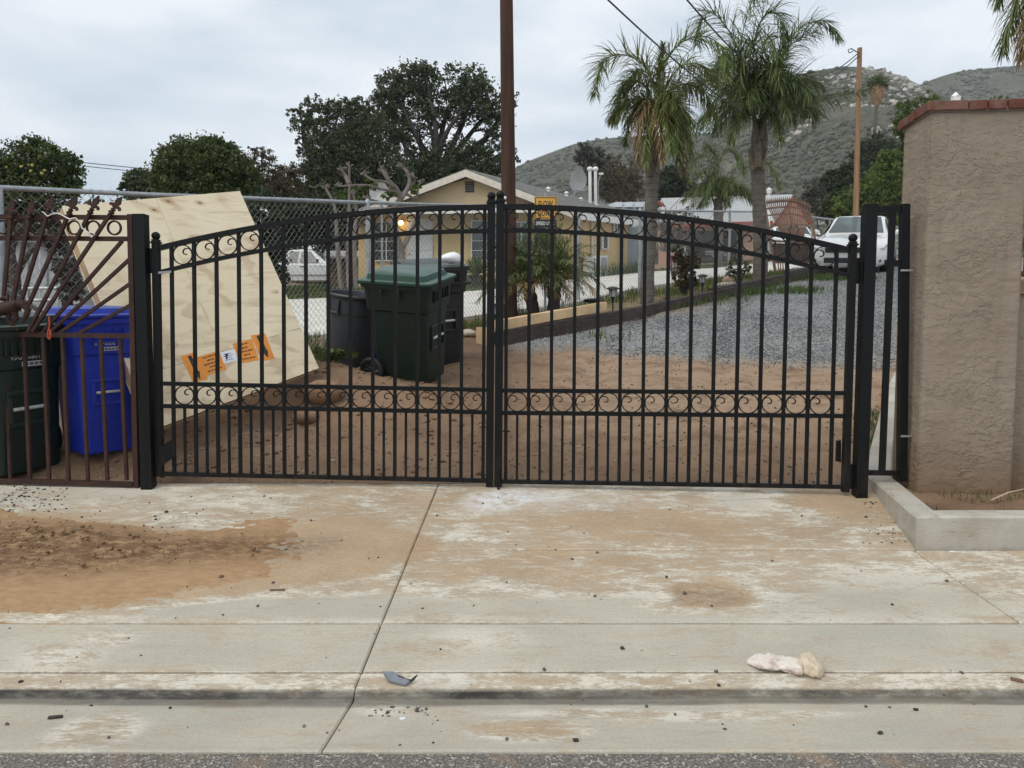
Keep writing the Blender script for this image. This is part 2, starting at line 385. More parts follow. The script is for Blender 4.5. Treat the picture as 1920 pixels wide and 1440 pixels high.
def slab(x0f, x1f, ys, name, parent=None, cell=.045, gap=.0045, edge=True):
    """a cast slab between the lines x0f(y), x1f(y): gridded top with an arris, real sides"""
    nx = max(6, int((x1f(ys[0])-x0f(ys[0]))/cell)); s = np.linspace(0, 1, nx+1)
    yy = np.array(ys); yg = yy.copy()
    X0 = np.array([x0f(y) for y in yg])+gap; X1 = np.array([x1f(y) for y in yg])-gap
    X = X0[:, None]*(1-s)+X1[:, None]*s; Y = np.repeat(yg[:, None], nx+1, 1); Z = H0(X, Y) + .004*(fbm(X*.7, Y*.7)-.5) + .0025*(fbm(X*6, Y*6)-.5)
    Y[0] += .010; Y[-1] -= .010
    if edge:
        # arris: a ring 6 mm inside stays level, the rim drops
        e = .007
        Xr = np.hstack([X[:, :1], X[:, :1]+e, X[:, 1:-1], X[:, -1:]-e, X[:, -1:]]); Yr = np.hstack([Y[:, :1], Y[:, :1], Y[:, 1:-1], Y[:, -1:], Y[:, -1:]]); Zr = np.hstack([Z[:, :1]-.006, Z[:, :1], Z[:, 1:-1], Z[:, -1:], Z[:, -1:]-.006])
        X, Y, Z = Xr, Yr, Zr
        r0 = (X[:1], Y[:1], Z[:1]-.006); rN = (X[-1:], Y[-1:], Z[-1:]-.006)
        X = np.vstack([r0[0], X, rN[0]]); Z = np.vstack([r0[2], Z, rN[2]]); Y = np.vstack([r0[1], Y[:1]+e, Y[1:-1], Y[-1:]-e, rN[1]])
    mb = MB(); mb.grid(X, Y, Z)
    ny, nxx = X.shape
    rim = [(0, i) for i in range(nxx)] + [(j, nxx-1) for j in range(1, ny)] + [(ny-1, i) for i in range(nxx-2, -1, -1)] + [(j, 0) for j in range(ny-2, 0, -1)]
    b0 = mb.n; mb.add([(X[j, i], Y[j, i], Z[j, i]-.06) for j, i in rim], [])
    m = len(rim)
    for a in range(m):
        b = (a+1) % m; mb.f.append((rim[b][0]*nxx+rim[b][1], rim[a][0]*nxx+rim[a][1], b0+a, b0+b))
    o = mb.build(name, M_CONC, parent, smooth_=30)
    V = np.vstack(mb.v); x, y = V[:, 0], V[:, 1]
    set_attr(o.data, 'dirt', dirt_amount(x, y)); set_attr(o.data, 'damp', damp_amount(x, y))
    q = gp(920, 943)
    set_attr(o.data, 'powder', np.clip(blob(x+.1*(fbm(x*4, y*4)-.5), y, 925, 940, 48, 17, 1.5)*1.1+.7*blob(x, y, 985, 928, 60, 10, 1.6)+.35*blob(x, y, 1050, 940, 120, 14, 1.6), 0, 1)*(y > 3.5))
    set_attr(o.data, 'dark', np.maximum(poly_mask(x+.2*(fbm(x*2, y*2)-.5), y+.15*(fbm(x*2+9, y*2)-.5), DARK, .16), .8*blob(x+.12*(fbm(x*5, y*5)-.5), y+.1*(fbm(x*5+3, y*7)-.5), 1315, 1118, 75, 22, 1.0)))
    return o
def line(p, q):
    p, q = np.array(p[:2]), np.array(q[:2])
    return lambda y: float(p[0]+(q[0]-p[0])*(y-p[1])/(q[1]-p[1]))
JL = line(gp(612, 1398), gp(820, 912)); JL2 = line(gp(680, 1255), gp(819, 915))
JR = line(gp(1908, 1164), gp(1712, 1031))
XL, XR = -7.0, 7.0
cl, cr = (lambda y: XL), (lambda y: XR)
pave = bpy.data.objects.new('driveway_apron', None); COL.objects.link(pave); pave['kind'] = 'structure'
def rng_y(a, b, st, extra=()): return sorted(set(list(np.round(np.linspace(a, b, max(2, int((b-a)/st)+1)), 4)) + [e for e in extra if a < e < b]))
jg = line(gp(608, 1400), gp(648, 1318))
jc = line(gp(608, 1400), gp(679, 1257))
fl = lambda X: (lambda y: X)
G_Y = rng_y(2.52, 3.078, .04, (2.89, 2.90, 2.91, 2.93, 2.94, 2.945, 2.952, 2.96, 2.966, 2.972, 2.975, 2.985))
slab(cl, jc, G_Y, 'gutter_slab', pave, gap=.0025); slab(jc, cr, G_Y, 'gutter_slab', pave, gap=.0025)
W_Y = rng_y(3.078, y_walk, .05)
jw = line(gp(-40, 1300), gp(75, 1225))
slab(cl, JL2, W_Y, 'pavement_slab', pave, gap=.003); slab(JL2, cr, W_Y, 'pavement_slab', pave, gap=.003)
A_Y = rng_y(y_walk, Y_BACK, .05)
ja = lambda y: -3.42-.05*(y-5)
slab(cl, ja, A_Y, 'apron_slab', pave, gap=.004); slab(ja, JL2, A_Y, 'apron_slab', pave, gap=.003)
slab(JL2, JR, rng_y(y_walk, y_j2, .05), 'apron_slab', pave, gap=.0035)
KC = gp(1716, 1031)                                           # foot of the planter kerb's corner
KG = gp(1627, 907)
jk = line((KC[0]+.05, KC[1]), (KG[0]+.05, KG[1]))
slab(JL2, jk, rng_y(y_j2, Y_BACK, .05), 'apron_slab', pave, gap=.004)
slab(JR, cr, rng_y(y_walk, y_j2, .05), 'pavement_slab', pave)
bed = MB(); X, Y = np.meshgrid(np.linspace(XL, XR, 30), [2.5, 2.9, 2.99, 3.1, 4, 5.34]); bed.grid(X, Y, H0(X, Y)-.05); bed.build('joint_bed', simple('joint_grit', (.045, .035, .025), .95), None, kind='structure')
# asphalt street
def m_asphalt():
    t = NT('asphalt'); v = t.voro(95); n = t.noise(2.5, 5, .6); s = t.voro(70, out=1)
    sep = t.n('ShaderNodeSeparateColor'); t.l(s, sep.inputs[0])
    c = t.mix(t.ramp(sep.outputs[0], .55, 1.0), (.20, .185, .165), (.46, .42, .36)); c = t.mix(t.ramp(v, .3, .65), c, (.12, .11, .098))
    c = t.mix(t.math('MULTIPLY', t.ramp(n, .52, .70), .7), c, (.30, .215, .14))
    t.col(c).rough(.9).spec(.25).bump(v, .9, -.006); return t.m
X, Y = np.meshgrid(np.linspace(-12, 12, 160), np.concatenate([np.linspace(-20, 1.9, 12), np.linspace(2.0, 2.52, 16)]))
Yj = Y.copy(); Yj[-1] += .012*(fbm(X[-1]*9, X[-1]*0)-.5)
MB().grid(X, Yj, 0*X-.006+.006*(fbm(X*8, Y*8)-.5)).build('street', m_asphalt(), None, kind='structure', smooth_=True)

# the hillside: one sheet of bare earth from the gate to the hills
GRAVEL = [xy(*q) for q in ((940, 638), (985, 656), (1060, 648), (1120, 656), (1170, 666), (1260, 672), (1400, 679), (1520, 683), (1640, 682), (1690, 664))] + [(4.6, 9.2), (6.5, 12), (9.5, 16), (14, 20), (14, 27), (10.5, 24)] + [xy(1572, 508), xy(1440, 545), xy(1300, 578), xy(1150, 606)]
def m_earth():
    t = NT('earth'); gr = t.attr('gravel'); gs = t.attr('grass'); tr = t.attr('trodden')
    n1 = t.noise(1.2, 6, .6); n2 = t.noise(14, 6, .68); n3 = t.noise(90, 3, .6)
    c = t.mix(t.ramp(n1, .32, .68), (.170, .108, .069), (.26, .172, .112)); c = t.mix(t.math('MULTIPLY', t.ramp(t.noise(.7, 6, .7, dist=.8), .5, .66), .6), c, (.12, .072, .045))
    c = t.mix(t.math('MULTIPLY', tr, t.ramp(t.noise(2.1, 7, .68, stretch=(1, 1.8, 1)), .34, .62)), c, (.325, .232, .158))
    c = t.mix(t.math('MULTIPLY', t.ramp(n3, .55, .72), .5), c, (.075, .045, .028))
    c = t.mix(t.math('MULTIPLY', t.ramp(t.voro(42), .13, .06), .55), c, (.42, .35, .27))
    gv = t.voro(55, out=1); sep = t.n('ShaderNodeSeparateColor'); t.l(gv, sep.inputs[0])
    gc = t.mix(sep.outputs[0], (.14, .145, .145), (.30, .31, .305)); gc = t.mix(t.ramp(n2, .55, .75, 0, .5), gc, (.36, .29, .215))
    c = t.mix(gr, c, gc); c = t.mix(t.math('MULTIPLY', gs, t.ramp(n2, .3, .6)), c, (.075, .085, .03))
    t.col(c).rough(.95).spec(.15)
    h = t.math('ADD', t.math('MULTIPLY', n2, .6), t.math('MULTIPLY', n3, .3)); t.bump(h, .7, .03); return t.m
M_EARTH = m_earth()
ys = np.concatenate([np.arange(5.22, 9.2, .035), np.geomspace(9.2, 40, 150), np.geomspace(41, 1800, 60)])
xs = np.concatenate([-np.geomspace(1500, 5.2, 40), np.arange(-5.1, 4.6, .04), np.geomspace(4.7, 24, 60), np.geomspace(26, 1500, 30)])
X, Y = np.meshgrid(xs, ys); Z = H(X, Y)
rough_ = np.clip((Y-5.25)/.25, 0, 1)*np.clip((30-Y)/10, 0, 1)
gm = poly_mask(X+.35*(fbm(X*1.6, Y*1.6)-.5), Y+.6*(fbm(X*1.3+4, Y*1.3)-.5), GRAVEL, .42)
def lumpf(X, Y):
    soft = .85-.45*smooth(-.5, .5, X)
    l = (.085*(fbm(X*2.2, Y*2.2, 5)-.47) + .05*np.abs(fbm(X*7, Y*7, 3)-.45) + .018*(fbm(X*19, Y*19, 2)-.4))*soft
    for x0 in (.35, 1.75): xr = x0+.10*np.maximum(Y-5.3, 0)**1.5; l = l-.035*np.exp(-((X-xr)/.14)**2)+.018*np.exp(-((np.abs(X-xr)-.24)/.09)**2)
    return l
lump = lumpf(X, Y)
Z = Z + rough_*lump*(1-.75*gm) - .012*(Y < 5.3) + .02*(fbm(X*3, Y*5)-.52)*(Y < 5.45)
mb = MB(); mb.grid(X, Y, Z); earth = mb.build('dirt_ground', M_EARTH, None, kind='structure', smooth_=True)
set_attr(earth.data, 'gravel', gm)
planter = poly_mask(X, Y, [xy(880, 600), xy(1080, 575), xy(1350, 524), xy(1470, 512), xy(1560, 512), xy(1440, 545), xy(1300, 578), xy(1150, 606), xy(945, 640)], .25)
set_attr(earth.data, 'grass', np.clip(planter*.55 + (Y > 30)*.3, 0, 1))
set_attr(earth.data, 'trodden', smooth(-.6, .6, X-.1*Y+.4)*smooth(5.6, 7.2, Y)+.25*(X > 0))
def ground_z(x, y):
    return float(H(x, y))
# scattered stones: many too small to pick apart, one object per bed
ICO = None
def rock_shapes():
    global ICO
    p = (1+5**.5)/2
    v = np.array([(-1, p, 0), (1, p, 0), (-1, -p, 0), (1, -p, 0), (0, -1, p), (0, 1, p), (0, -1, -p), (0, 1, -p), (p, 0, -1), (p, 0, 1), (-p, 0, -1), (-p, 0, 1)])/math.hypot(1, p)
    f = [(0, 11, 5), (0, 5, 1), (0, 1, 7), (0, 7, 10), (0, 10, 11), (1, 5, 9), (5, 11, 4), (11, 10, 2), (10, 7, 6), (7, 1, 8), (3, 9, 4), (3, 4, 2), (3, 2, 6), (3, 6, 8), (3, 8, 9), (4, 9, 5), (2, 4, 11), (6, 2, 10), (8, 6, 7), (9, 8, 1)]
    ICO = (v, np.array(f)); return ICO
rock_shapes()
OCT = (np.array([(1, 0, 0), (-1, 0, 0), (0, 1, 0), (0, -1, 0), (0, 0, 1), (0, 0, -1.)]), np.array([(0, 2, 4), (2, 1, 4), (1, 3, 4), (3, 0, 4), (2, 0, 5), (1, 2, 5), (3, 1, 5), (0, 3, 5)]))
def scatter(name, P, size, mat, shape='oct', flat=.6, tone=None, kind='stuff', parent=None):
    """P: n x 3 centres, size: n radii; every stone turned, squashed and knocked about; tone -> vertex attribute"""
    v0, f0 = OCT if shape == 'oct' else ICO
    n = len(P); k = len(v0)
    a = rng.random(n)*2*math.pi; ca, sa = np.cos(a), np.sin(a)
    jit = 1+.45*(rng.random((n, k, 1))-.5)
    V = v0[None]*jit*np.stack([.7+.6*rng.random(n), .7+.5*rng.random(n), flat*(.7+.6*rng.random(n))], -1)[:, None, :]
    til = (rng.random(n)-.5)*.9; ct, st = np.cos(til), np.sin(til)
    x = V[..., 0]*ct[:, None]+V[..., 2]*st[:, None]; z = -V[..., 0]*st[:, None]+V[..., 2]*ct[:, None]; y = V[..., 1]
    V = np.stack([x*ca[:, None]-y*sa[:, None], x*sa[:, None]+y*ca[:, None], z], -1)*np.asarray(size)[:, None, None] + np.asarray(P)[:, None, :]
    Fc = (f0[None]+(np.arange(n)*k)[:, None, None]).reshape(-1, 3)
    me = bpy.data.meshes.new(name); me.vertices.add(n*k); me.vertices.foreach_set('co', V.astype(np.float32).ravel())
    m = len(Fc); me.loops.add(m*3); me.loops.foreach_set('vertex_index', Fc.astype(np.int32).ravel())
    me.polygons.add(m); me.polygons.foreach_set('loop_start', np.arange(0, 3*m, 3, dtype=np.int32)); me.polygons.foreach_set('loop_total', np.full(m, 3, np.int32))
    me.update(); me.materials.append(mat)
    set_attr(me, 'tone', np.repeat(tone if tone is not None else rng.random(n), k))
    o = bpy.data.objects.new(name, me); COL.objects.link(o)
    if parent is not None: o.parent = parent
    if kind: o['kind'] = kind
    return o
def m_stones(name, dark, mid, pale):
    t = NT(name); a = t.attr('tone'); c = t.mix(t.ramp(a, 0, .6), dark, mid); c = t.mix(t.ramp(a, .72, .98), c, pale)
    t.col(t.mix(t.ramp(t.noise(60, 3, .6), .3, .7, 0, .3), c, dark)).rough(.9).spec(.25); return t.m
M_GRAV = m_stones('gravel_stone', (.105, .11, .112), (.225, .235, .235), (.48, .48, .46))
M_PEB = m_stones('pebble', (.085, .062, .046), (.20, .145, .10), (.52, .44, .34))
n = 95000
px = 1.0 - rng.random(n)*0; u = rng.random(n)*820+930; v = 500+rng.random(n)*210
# spread over the bed itself, denser near the gate where single stones show
yy = 8.6+(rng.random(n)**1.5)*11; xx = -1.2+rng.random(n)*11
inb = poly_mask(xx+.35*(fbm(xx*1.6, yy*1.6)-.5), yy+.6*(fbm(xx*1.3+4, yy*1.3)-.5), GRAVEL, .55)**1.3 > rng.random(n)
xx, yy = xx[inb], yy[inb]; kp = rng.random(len(xx)) < smooth(.28, .46, fbm(xx*.9+5, yy*.7, 5))+.25; xx, yy = xx[kp], yy[kp]
gravel = scatter('gravel', np.stack([xx, yy, H(xx, yy)+.004], -1), .007+.012*rng.random(len(xx))**1.5, M_GRAV, flat=.75, tone=np.clip(rng.random(len(xx))*.9+1.1*(fbm(xx*.8, yy*.5, 5)-.47), 0, 1))
# pebbles, clods and chips in the dirt behind the gate
n = 5500; xx = -5+rng.random(n)*9.5; yy = 5.35+(rng.random(n)**1.3)*4
s = .004+.010*rng.random(n)**3
dz = lambda x, y: H(x, y)+np.clip((y-5.25)/.25, 0, 1)*lumpf(x, y)
scatter('dirt_pebbles', np.stack([xx, yy, dz(xx, yy)+s*.3], -1), s, M_PEB, flat=.7)
n = 600; xx = -3.6+rng.random(n)*3.4; yy = 5.45+rng.random(n)*2.3; s = .006+.026*rng.random(n)**3
t_ = simple('clod', (.19, .11, .064), .95, .3, 20, bump=.6)
scatter('dirt_clods', np.stack([xx, yy, dz(xx, yy)+s*.2], -1), s, t_, 'ico', flat=.5)
# grit on the apron: mostly at the left by the spilled earth
def on_slab(u0, u1, v0, v1, n, p=1):
    uu = u0+(u1-u0)*rng.random(n)**p; vv = v0+(v1-v0)*rng.random(n); return np.array([gp(a, b) for a, b in zip(uu, vv)])
P = np.vstack([on_slab(0, 130, 905, 960, 150), on_slab(60, 330, 985, 1025, 160), on_slab(0, 520, 930, 1100, 110), on_slab(0, 1900, 930, 1165, 90), on_slab(0, 1900, 1170, 1400, 60), on_slab(1610, 1700, 940, 1020, 60), on_slab(690, 820, 1325, 1345, 30)])
s = .003+.007*rng.random(len(P))**2.2; P[:, 2] += s*.4
scatter('grit', P, s, m_stones('grit_stone', (.045, .042, .042), (.13, .115, .10), (.42, .36, .30)), 'ico', flat=.75)
# the thick lens of earth spilled over the left of the apron
X, Y = np.meshgrid(np.arange(-4.4, -.2, .02), np.arange(3.45, 5.0, .016)); wx = X+.2*(fbm(X*2, Y*2)-.5); wy = Y+.15*(fbm(X*2+4, Y*3)-.5)
T = .030*poly_mask(wx+.35, wy, SPILL, .22)*smooth(-.2, -2.4, X) - .013 + .012*(fbm(X*9, Y*16)-.5) + .010*(fbm(X*28, Y*40, 2)-.5) + .030*poly_mask(wx, wy, DARK, .25)*smooth(-1.2, -2.6, X)*fbm(X*3, Y*5)
keep = (T[:-1, :-1] > -.02) & (T[1:, 1:] > -.02)
mb = MB(); mb.grid(X, Y, H0(X, Y)+T, keep)
t = NT('spilled_earth'); n2 = t.noise(16, 6, .7, stretch=(1, 2, 1)); dk = t.attr('dark')
c = t.mix(t.ramp(n2, .3, .7), (.40, .265, .150), (.315, .20, .11)); c = t.mix(t.math('MULTIPLY', dk, t.ramp(t.noise(10, 8, .8, stretch=(1, 2, 1)), .34, .58)), c, (.145, .085, .048))
t.col(c).rough(.95).spec(.15).bump(t.noise(120, 4, .65), .5, .006)
DP = [in_ for in_ in zip(-4.3+rng.random(6000)*3.6, 3.7+rng.random(6000)*1.2)]; DP = np.array(DP); wgt = poly_mask(DP[:, 0], DP[:, 1], DARK, .2)*smooth(-.7, -2.4, DP[:, 0]+.5*(fbm(DP[:, 0]*3, DP[:, 1]*3)-.5))+.08*poly_mask(DP[:, 0], DP[:, 1], SPILL, .1); DP = DP[wgt*1.1*fbm(DP[:, 0]*5, DP[:, 1]*7, 3) > .12+rng.random(len(DP))*1.1]
Tz = .030*poly_mask(DP[:, 0]+.35, DP[:, 1], SPILL, .22)*smooth(-.2, -2.4, DP[:, 0])-.013+.012+.015*poly_mask(DP[:, 0], DP[:, 1], DARK, .25)*smooth(-1.2, -2.6, DP[:, 0]); sz_ = .003+.011*rng.random(len(DP))**2.5
scatter('spill_clods', np.stack([DP[:, 0], DP[:, 1], H0(DP[:, 0], DP[:, 1])+np.maximum(Tz, 0)+sz_*.2], -1), sz_, m_stones('spill_clod', (.12, .07, .04), (.22, .135, .075), (.38, .29, .20)), 'ico', flat=.7)
o = mb.build('spilled_earth', t.m, None, smooth_=True, kind='stuff'); V = np.vstack(mb.v); set_attr(o.data, 'dark', poly_mask(V[:, 0]+.2*(fbm(V[:, 0]*2, V[:, 1]*2)-.5), V[:, 1], DARK, .18))
# the neighbour's concrete drive
far_e = [(380, 572), (560, 566), (630, 563), (750, 558), (870, 552), (960, 545), (1040, 534), (1100, 522), (1230, 512), (1340, 506), (1430, 495), (1500, 489)]
near_e = [(380, 650), (560, 640), (700, 630), (790, 618), (870, 603), (960, 590), (1040, 581), (1100, 570), (1200, 545), (1350, 524), (1450, 513), (1520, 505)]
A = np.array([gp(*q) for q in near_e]); B = np.array([gp(*q) for q in far_e])
def dens(P, k=8): return np.vstack([P[i]*(1-s_)+P[i+1]*s_ for i in range(len(P)-1) for s_ in np.arange(0, 1, 1/k)]+[P[-1:]])
A, B = dens(A), dens(B); sgrid = np.linspace(0, 1, 14)[:, None]
X = A[None, :, 0]*(1-sgrid)+B[None, :, 0]*sgrid; Y = A[None, :, 1]*(1-sgrid)+B[None, :, 1]*sgrid
mb = MB(); mb.grid(X, Y, H(X, Y)+.07)
b = mb.n; na = X.shape[1]; mb.add(np.stack([X[0], Y[0], H(X[0], Y[0])-.1], -1), [(i, b+i-0, b+i+1, i+1) for i in range(0)])
for i in range(na-1): mb.f.append((i+1, i, b+i, b+i+1))
mb.build('neighbour_driveway', simple('pale_concrete', (.56, .54, .49), .85, .12, 3, bump=.2), None, kind='structure', smooth_=40)
# ------------------------------------------------------------------ stucco pillar, low wall, planter kerb
def m_stucco():
    t = NT('stucco'); n = t.noise(2.2, 6, .6); r = t.noise(26, 5, .62, dist=.8); low = t.n('ShaderNodeSeparateXYZ'); t.l(t.pos, low.inputs[0])
    c = t.mix(t.ramp(n, .3, .7), (.242, .196, .150), (.292, .240, .188))
    dirt = t.math('MULTIPLY', t.ramp(t.math('ADD', low.outputs[2], t.math('MULTIPLY', n, .25)), .95, .45), .9)
    c = t.mix(dirt, c, (.185, .120, .072)); c = t.mix(t.math('MULTIPLY', t.ramp(t.noise(9, 4, .6, stretch=(1, 1, .35)), .60, .75), .25), c, (.13, .105, .085))
    c = t.mix(t.math('MULTIPLY', t.ramp(t.noise(1, 5, .65, stretch=(9, 9, .6)), .56, .74), .3), c, (.15, .12, .095)); c = t.mix(t.math('MULTIPLY', t.ramp(t.noise(60, 4, .7), .56, .72), .3), c, (.36, .31, .26))
    t.col(c).rough(.93).spec(.15).bump(t.math('ADD', t.math('MULTIPLY', t.ramp(t.noise(2.6, 5, .65), .38, .62, .12, 1.0), t.math('ADD', t.ramp(t.noise(11, 4, .55, dist=1.3, stretch=(1, 1, 1.8)), .50, .57), t.math('MULTIPLY', t.ramp(t.noise(23, 3, .5, dist=1.0, stretch=(1, 1, 1.8)), .56, .63), .6))), t.math('MULTIPLY', t.noise(190, 3, .6), .25)), .62, .010); return t.m
M_STUCCO = m_stucco()
PY = 4.97; PR_ = R(-6); PW, PD = .592, .42
P0 = np.array([float(at(1727, 700, PY)[0]), PY])                # near left corner
pe = np.array([math.cos(PR_), math.sin(PR_)]); pn = np.array([-math.sin(PR_), math.cos(PR_)])
PZ0, PZ1 = .36, float(at(1732, 211, PY)[2])
pillar = thing('stucco_pillar', 'tall taupe stucco pillar with a red brick cap at the right of the gate', 'pillar', (*(P0+pe*PW/2+pn*PD/2), PZ0))
def trowel(a, z):
    n = fbm(a*5.5+3*fbm(a*3, z*3), z*9+40, 4); rid = 1-np.abs(2*fbm(a*9+2*fbm(a*7, z*5+3), z*17, 3)-.95)*2.2
    return .0045*np.clip(rid, 0, 1)**2*smooth(.40, .55, n) + .005*(n-.5) + .003*(fbm(a*40, z*40, 2)-.5)
def stucco_face(mb, o, e, n_out, w, z0, z1, cell=.011, seed=0):
    na, nz = int(w/cell), int((z1-z0)/cell); A, Z = np.meshgrid(np.linspace(0, w, na), np.linspace(z0, z1, nz))
    d = trowel(A+seed, Z)*np.clip(np.minimum(A, w-A)/.02, .0, 1) - .004*np.clip(1-np.minimum(A, w-A)/.018, 0, 1)
    mb.grid(o[0]+e[0]*A+n_out[0]*d, o[1]+e[1]*A+n_out[1]*d, Z)
mb = MB()
stucco_face(mb, P0, pe, -pn, PW, PZ0-.1, PZ1)
stucco_face(mb, P0+pn*PD, -pn, -pe, PD, PZ0-.1, PZ1, seed=7.3)
stucco_face(mb, P0+pe*PW, pn, pe, PD, PZ0-.1, PZ1, .03, seed=3)
stucco_face(mb, P0+pe*PW+pn*PD, -pe, pn, PW, PZ0-.1, PZ1, .03, seed=5)
mb.build('shaft', M_STUCCO, pillar, smooth_=True)
def m_brick(name, c):
    t = NT(name); n = t.noise(18, 6, .65); s = t.noise(4, 4, .6, vec=t.pos)
    k = t.mix(t.ramp(n, .3, .7), c, tuple(q*.62 for q in c)); k = t.mix(t.math('MULTIPLY', t.ramp(s, .5, .7), .55), k, (.235, .19, .155))
    t.col(k).rough(.9).spec(.2).bump(t.noise(90, 4, .65), .5, .006); return t.m
M_BRICK = m_brick('red_brick', (.165, .062, .047)); M_BRICK2 = m_brick('dull_brick', (.19, .092, .066))
ov = .03; bz = PZ1+.034; rz = Matrix.Rotation(PR_, 3, 'Z')
def capbrick(a0, a1, b0, b1, m, dz=0):
    c = P0+pe*(a0+a1)/2+pn*(b0+b1)/2
    rr = Matrix.Rotation(PR_+rng.uniform(-.012, .012), 3, 'Z') @ Matrix.Rotation(rng.uniform(-.015, .015), 3, 'Y')
    MB().cbox((c[0], c[1], bz+dz), (a1-a0, b1-b0, .062), .005, rr).build('brick', m, pillar)
wpx = PW/182.0
fr = [(-ov, .215, M_BRICK2), (.222, .330, M_BRICK), (.338, .447, M_BRICK), (.458, PW+ov, M_BRICK)]
for a0, a1, m in fr: capbrick(a0, a1, -ov, .095, m, rng.uniform(-.002, .002))
for b0, b1, m in ((.101, .205, M_BRICK), (.211, .255, M_BRICK2), (.262, PD+ov, M_BRICK)):
    capbrick(-ov, .095, b0, b1, m, rng.uniform(-.002, .002)); capbrick(PW-.095, PW+ov, b0, b1, m)
for a0, a1 in ((.101, .31), (.317, PW-.101)): capbrick(a0, a1, .101, .25, M_BRICK); capbrick(a0, a1, .257, PD+ov, M_BRICK)
c = P0+pe*PW/2+pn*PD/2
MB().box((c[0], c[1], PZ1+.012), (PW+ov, PD+ov, .03), rz).build('mortar_bed', simple('mortar', (.20, .175, .15), .95, bump=.5), pillar)
# small white pointed light on top of the cap
q = at(1792, 180, PY+.22); tl_ = thing('post_light', 'small white pointed lantern top standing on the brick cap of the pillar', 'light', (q[0], q[1], bz+.031))
wm = simple('white_plastic', (.78, .78, .76), .4, .04)
zt = float(at(1792, 173, PY+.22)[2]); z0 = bz+.031
MB().box((q[0], q[1], (z0+zt-.028)/2), (.042, .042, zt-.028-z0)).build('lamp_body', wm, tl_)
MB().lathe([(.032, zt-.028), (.005, zt)], 4, (q[0], q[1], 0), None).build('lamp_roof', wm, tl_)
# low stucco wall carrying an iron railing, right of the pillar
W0 = P0+pe*(PW+.02)+pn*.15; wz = float(at(1912, 553, 5.05)[2])
wall = thing('low_wall', 'low taupe stucco wall with a tan brick coping beside the pillar', 'wall', (*W0, PZ0))
mb = MB(); stucco_face(mb, W0, pe, -pn, 1.2, PZ0-.1, wz, .012, 11); stucco_face(mb, W0+pn*.2, -pn, -pe, .2, PZ0-.1, wz, .05)
e = W0+pe*1.2; mb.box((*(W0+pe*.6+pn*.11), (PZ0-.1+wz)/2), (1.19, .17, wz-PZ0+.09), rz); mb.build('wall_body', M_STUCCO, wall, smooth_=40)
mt = m_brick('tan_brick', (.33, .225, .15))
for i in range(6):
    cc = W0+pe*(.105+.205*i-.03)+pn*.09; MB().cbox((cc[0], cc[1], wz+.052), (.196, .24, .10), .006, rz).build('coping_brick', mt, wall)
rail = thing('iron_railing', 'brown iron railing standing on the low wall at the right edge', 'railing', (*(W0+pe*.6+pn*.1), wz+.1))
mbr = simple('brown_iron', (.055, .026, .020), .55, .3, 12, bump=.15)
zb, ztp = float(at(1915, 512, 5.07)[2]), float(at(1915, 205, 5.07)[2])
for z in (zb, ztp, zb+.2): MB().sweep([(*(W0+pn*.1+pe*.02), z), (*(W0+pn*.1+pe*1.2), z)], .035, .035, (0, 1, 0)).build('rail', mbr, rail)
for i in range(11): MB().sweep([(*(W0+pn*.1+pe*(.02+.115*i)), zb-.02), (*(W0+pn*.1+pe*(.02+.115*i)), ztp+.04)], .03 if i == 0 else .02, .02, (*pn, 0)).build('bar', mbr, rail)
# planter kerb
KT = float(at(1720, 968, KC[1])[2])
kpts = [np.array([7.0, KC[1]+.02]), KC[:2], KG[:2]] + [gp(u, v)[:2] for u, v in ((1630, 868), (1650, 790), (1664, 742), (1676, 715))]
kz = [KT, KT, .425] + [g(*p)+.10 for p in kpts[3:]]
def offset(P, d):
    out = []
    for i in range(len(P)):
        a = P[i]-P[i-1] if i > 0 else P[1]-P[0]; b = P[i+1]-P[i] if i < len(P)-1 else a
        a = a/np.linalg.norm(a); b = b/np.linalg.norm(b); na = np.array([a[1], -a[0]]); nb = np.array([b[1], -b[0]])
        m = na+nb; m /= np.linalg.norm(m); out.append(P[i]+m*d/max(.35, m@na))
    return out
def densify(P, z, st):
    o, oz = [], []
    for i in range(len(P)-1):
        n = max(1, int(np.linalg.norm(P[i+1]-P[i])/st))
        for k in range(n): o.append(P[i]*(1-k/n)+P[i+1]*k/n); oz.append(z[i]*(1-k/n)+z[i+1]*k/n)
    return o+[P[-1]], oz+[z[-1]]
mbk = MB(); o1 = kpts; i1 = offset(kpts, .155); b1 = offset(kpts, .012); c1 = offset(kpts, .143)
oa, oz = densify(o1, kz, .06); ia, _ = densify(i1, kz, .06)
n = min(len(oa), len(ia))
# keep both sides in step
def step(P): 
    out = []
    for i in range(len(P)-1):
        n_ = max(1, int(np.linalg.norm(o1[i+1]-o1[i])/.06))
        out += [P[i]*(1-k/n_)+P[i+1]*k/n_ for k in range(n_)]
    return out+[P[-1]]
S = [step(q) for q in (o1, b1, c1, i1)]
rings = []
for j in range(len(S[0])):
    z = oz[j]+.006*(fbm(j*.11, 2.)-.5)
    w = .004*(fbm(j*.3, 7.)-.5)
    rings.append([(S[0][j][0]+w, S[0][j][1]+w, z-.6), (S[0][j][0]+w, S[0][j][1]+w, z-.012), (S[1][j][0], S[1][j][1], z), (S[2][j][0], S[2][j][1], z), (S[3][j][0], S[3][j][1], z-.012), (S[3][j][0], S[3][j][1], z-.6)])
mbk.loft(rings)
t = NT('kerb_concrete'); n1 = t.noise(3, 6, .62); n2 = t.noise(10, 6, .7, stretch=(1, 1, 3)); low = t.n('ShaderNodeSeparateXYZ'); t.l(t.pos, low.inputs[0])
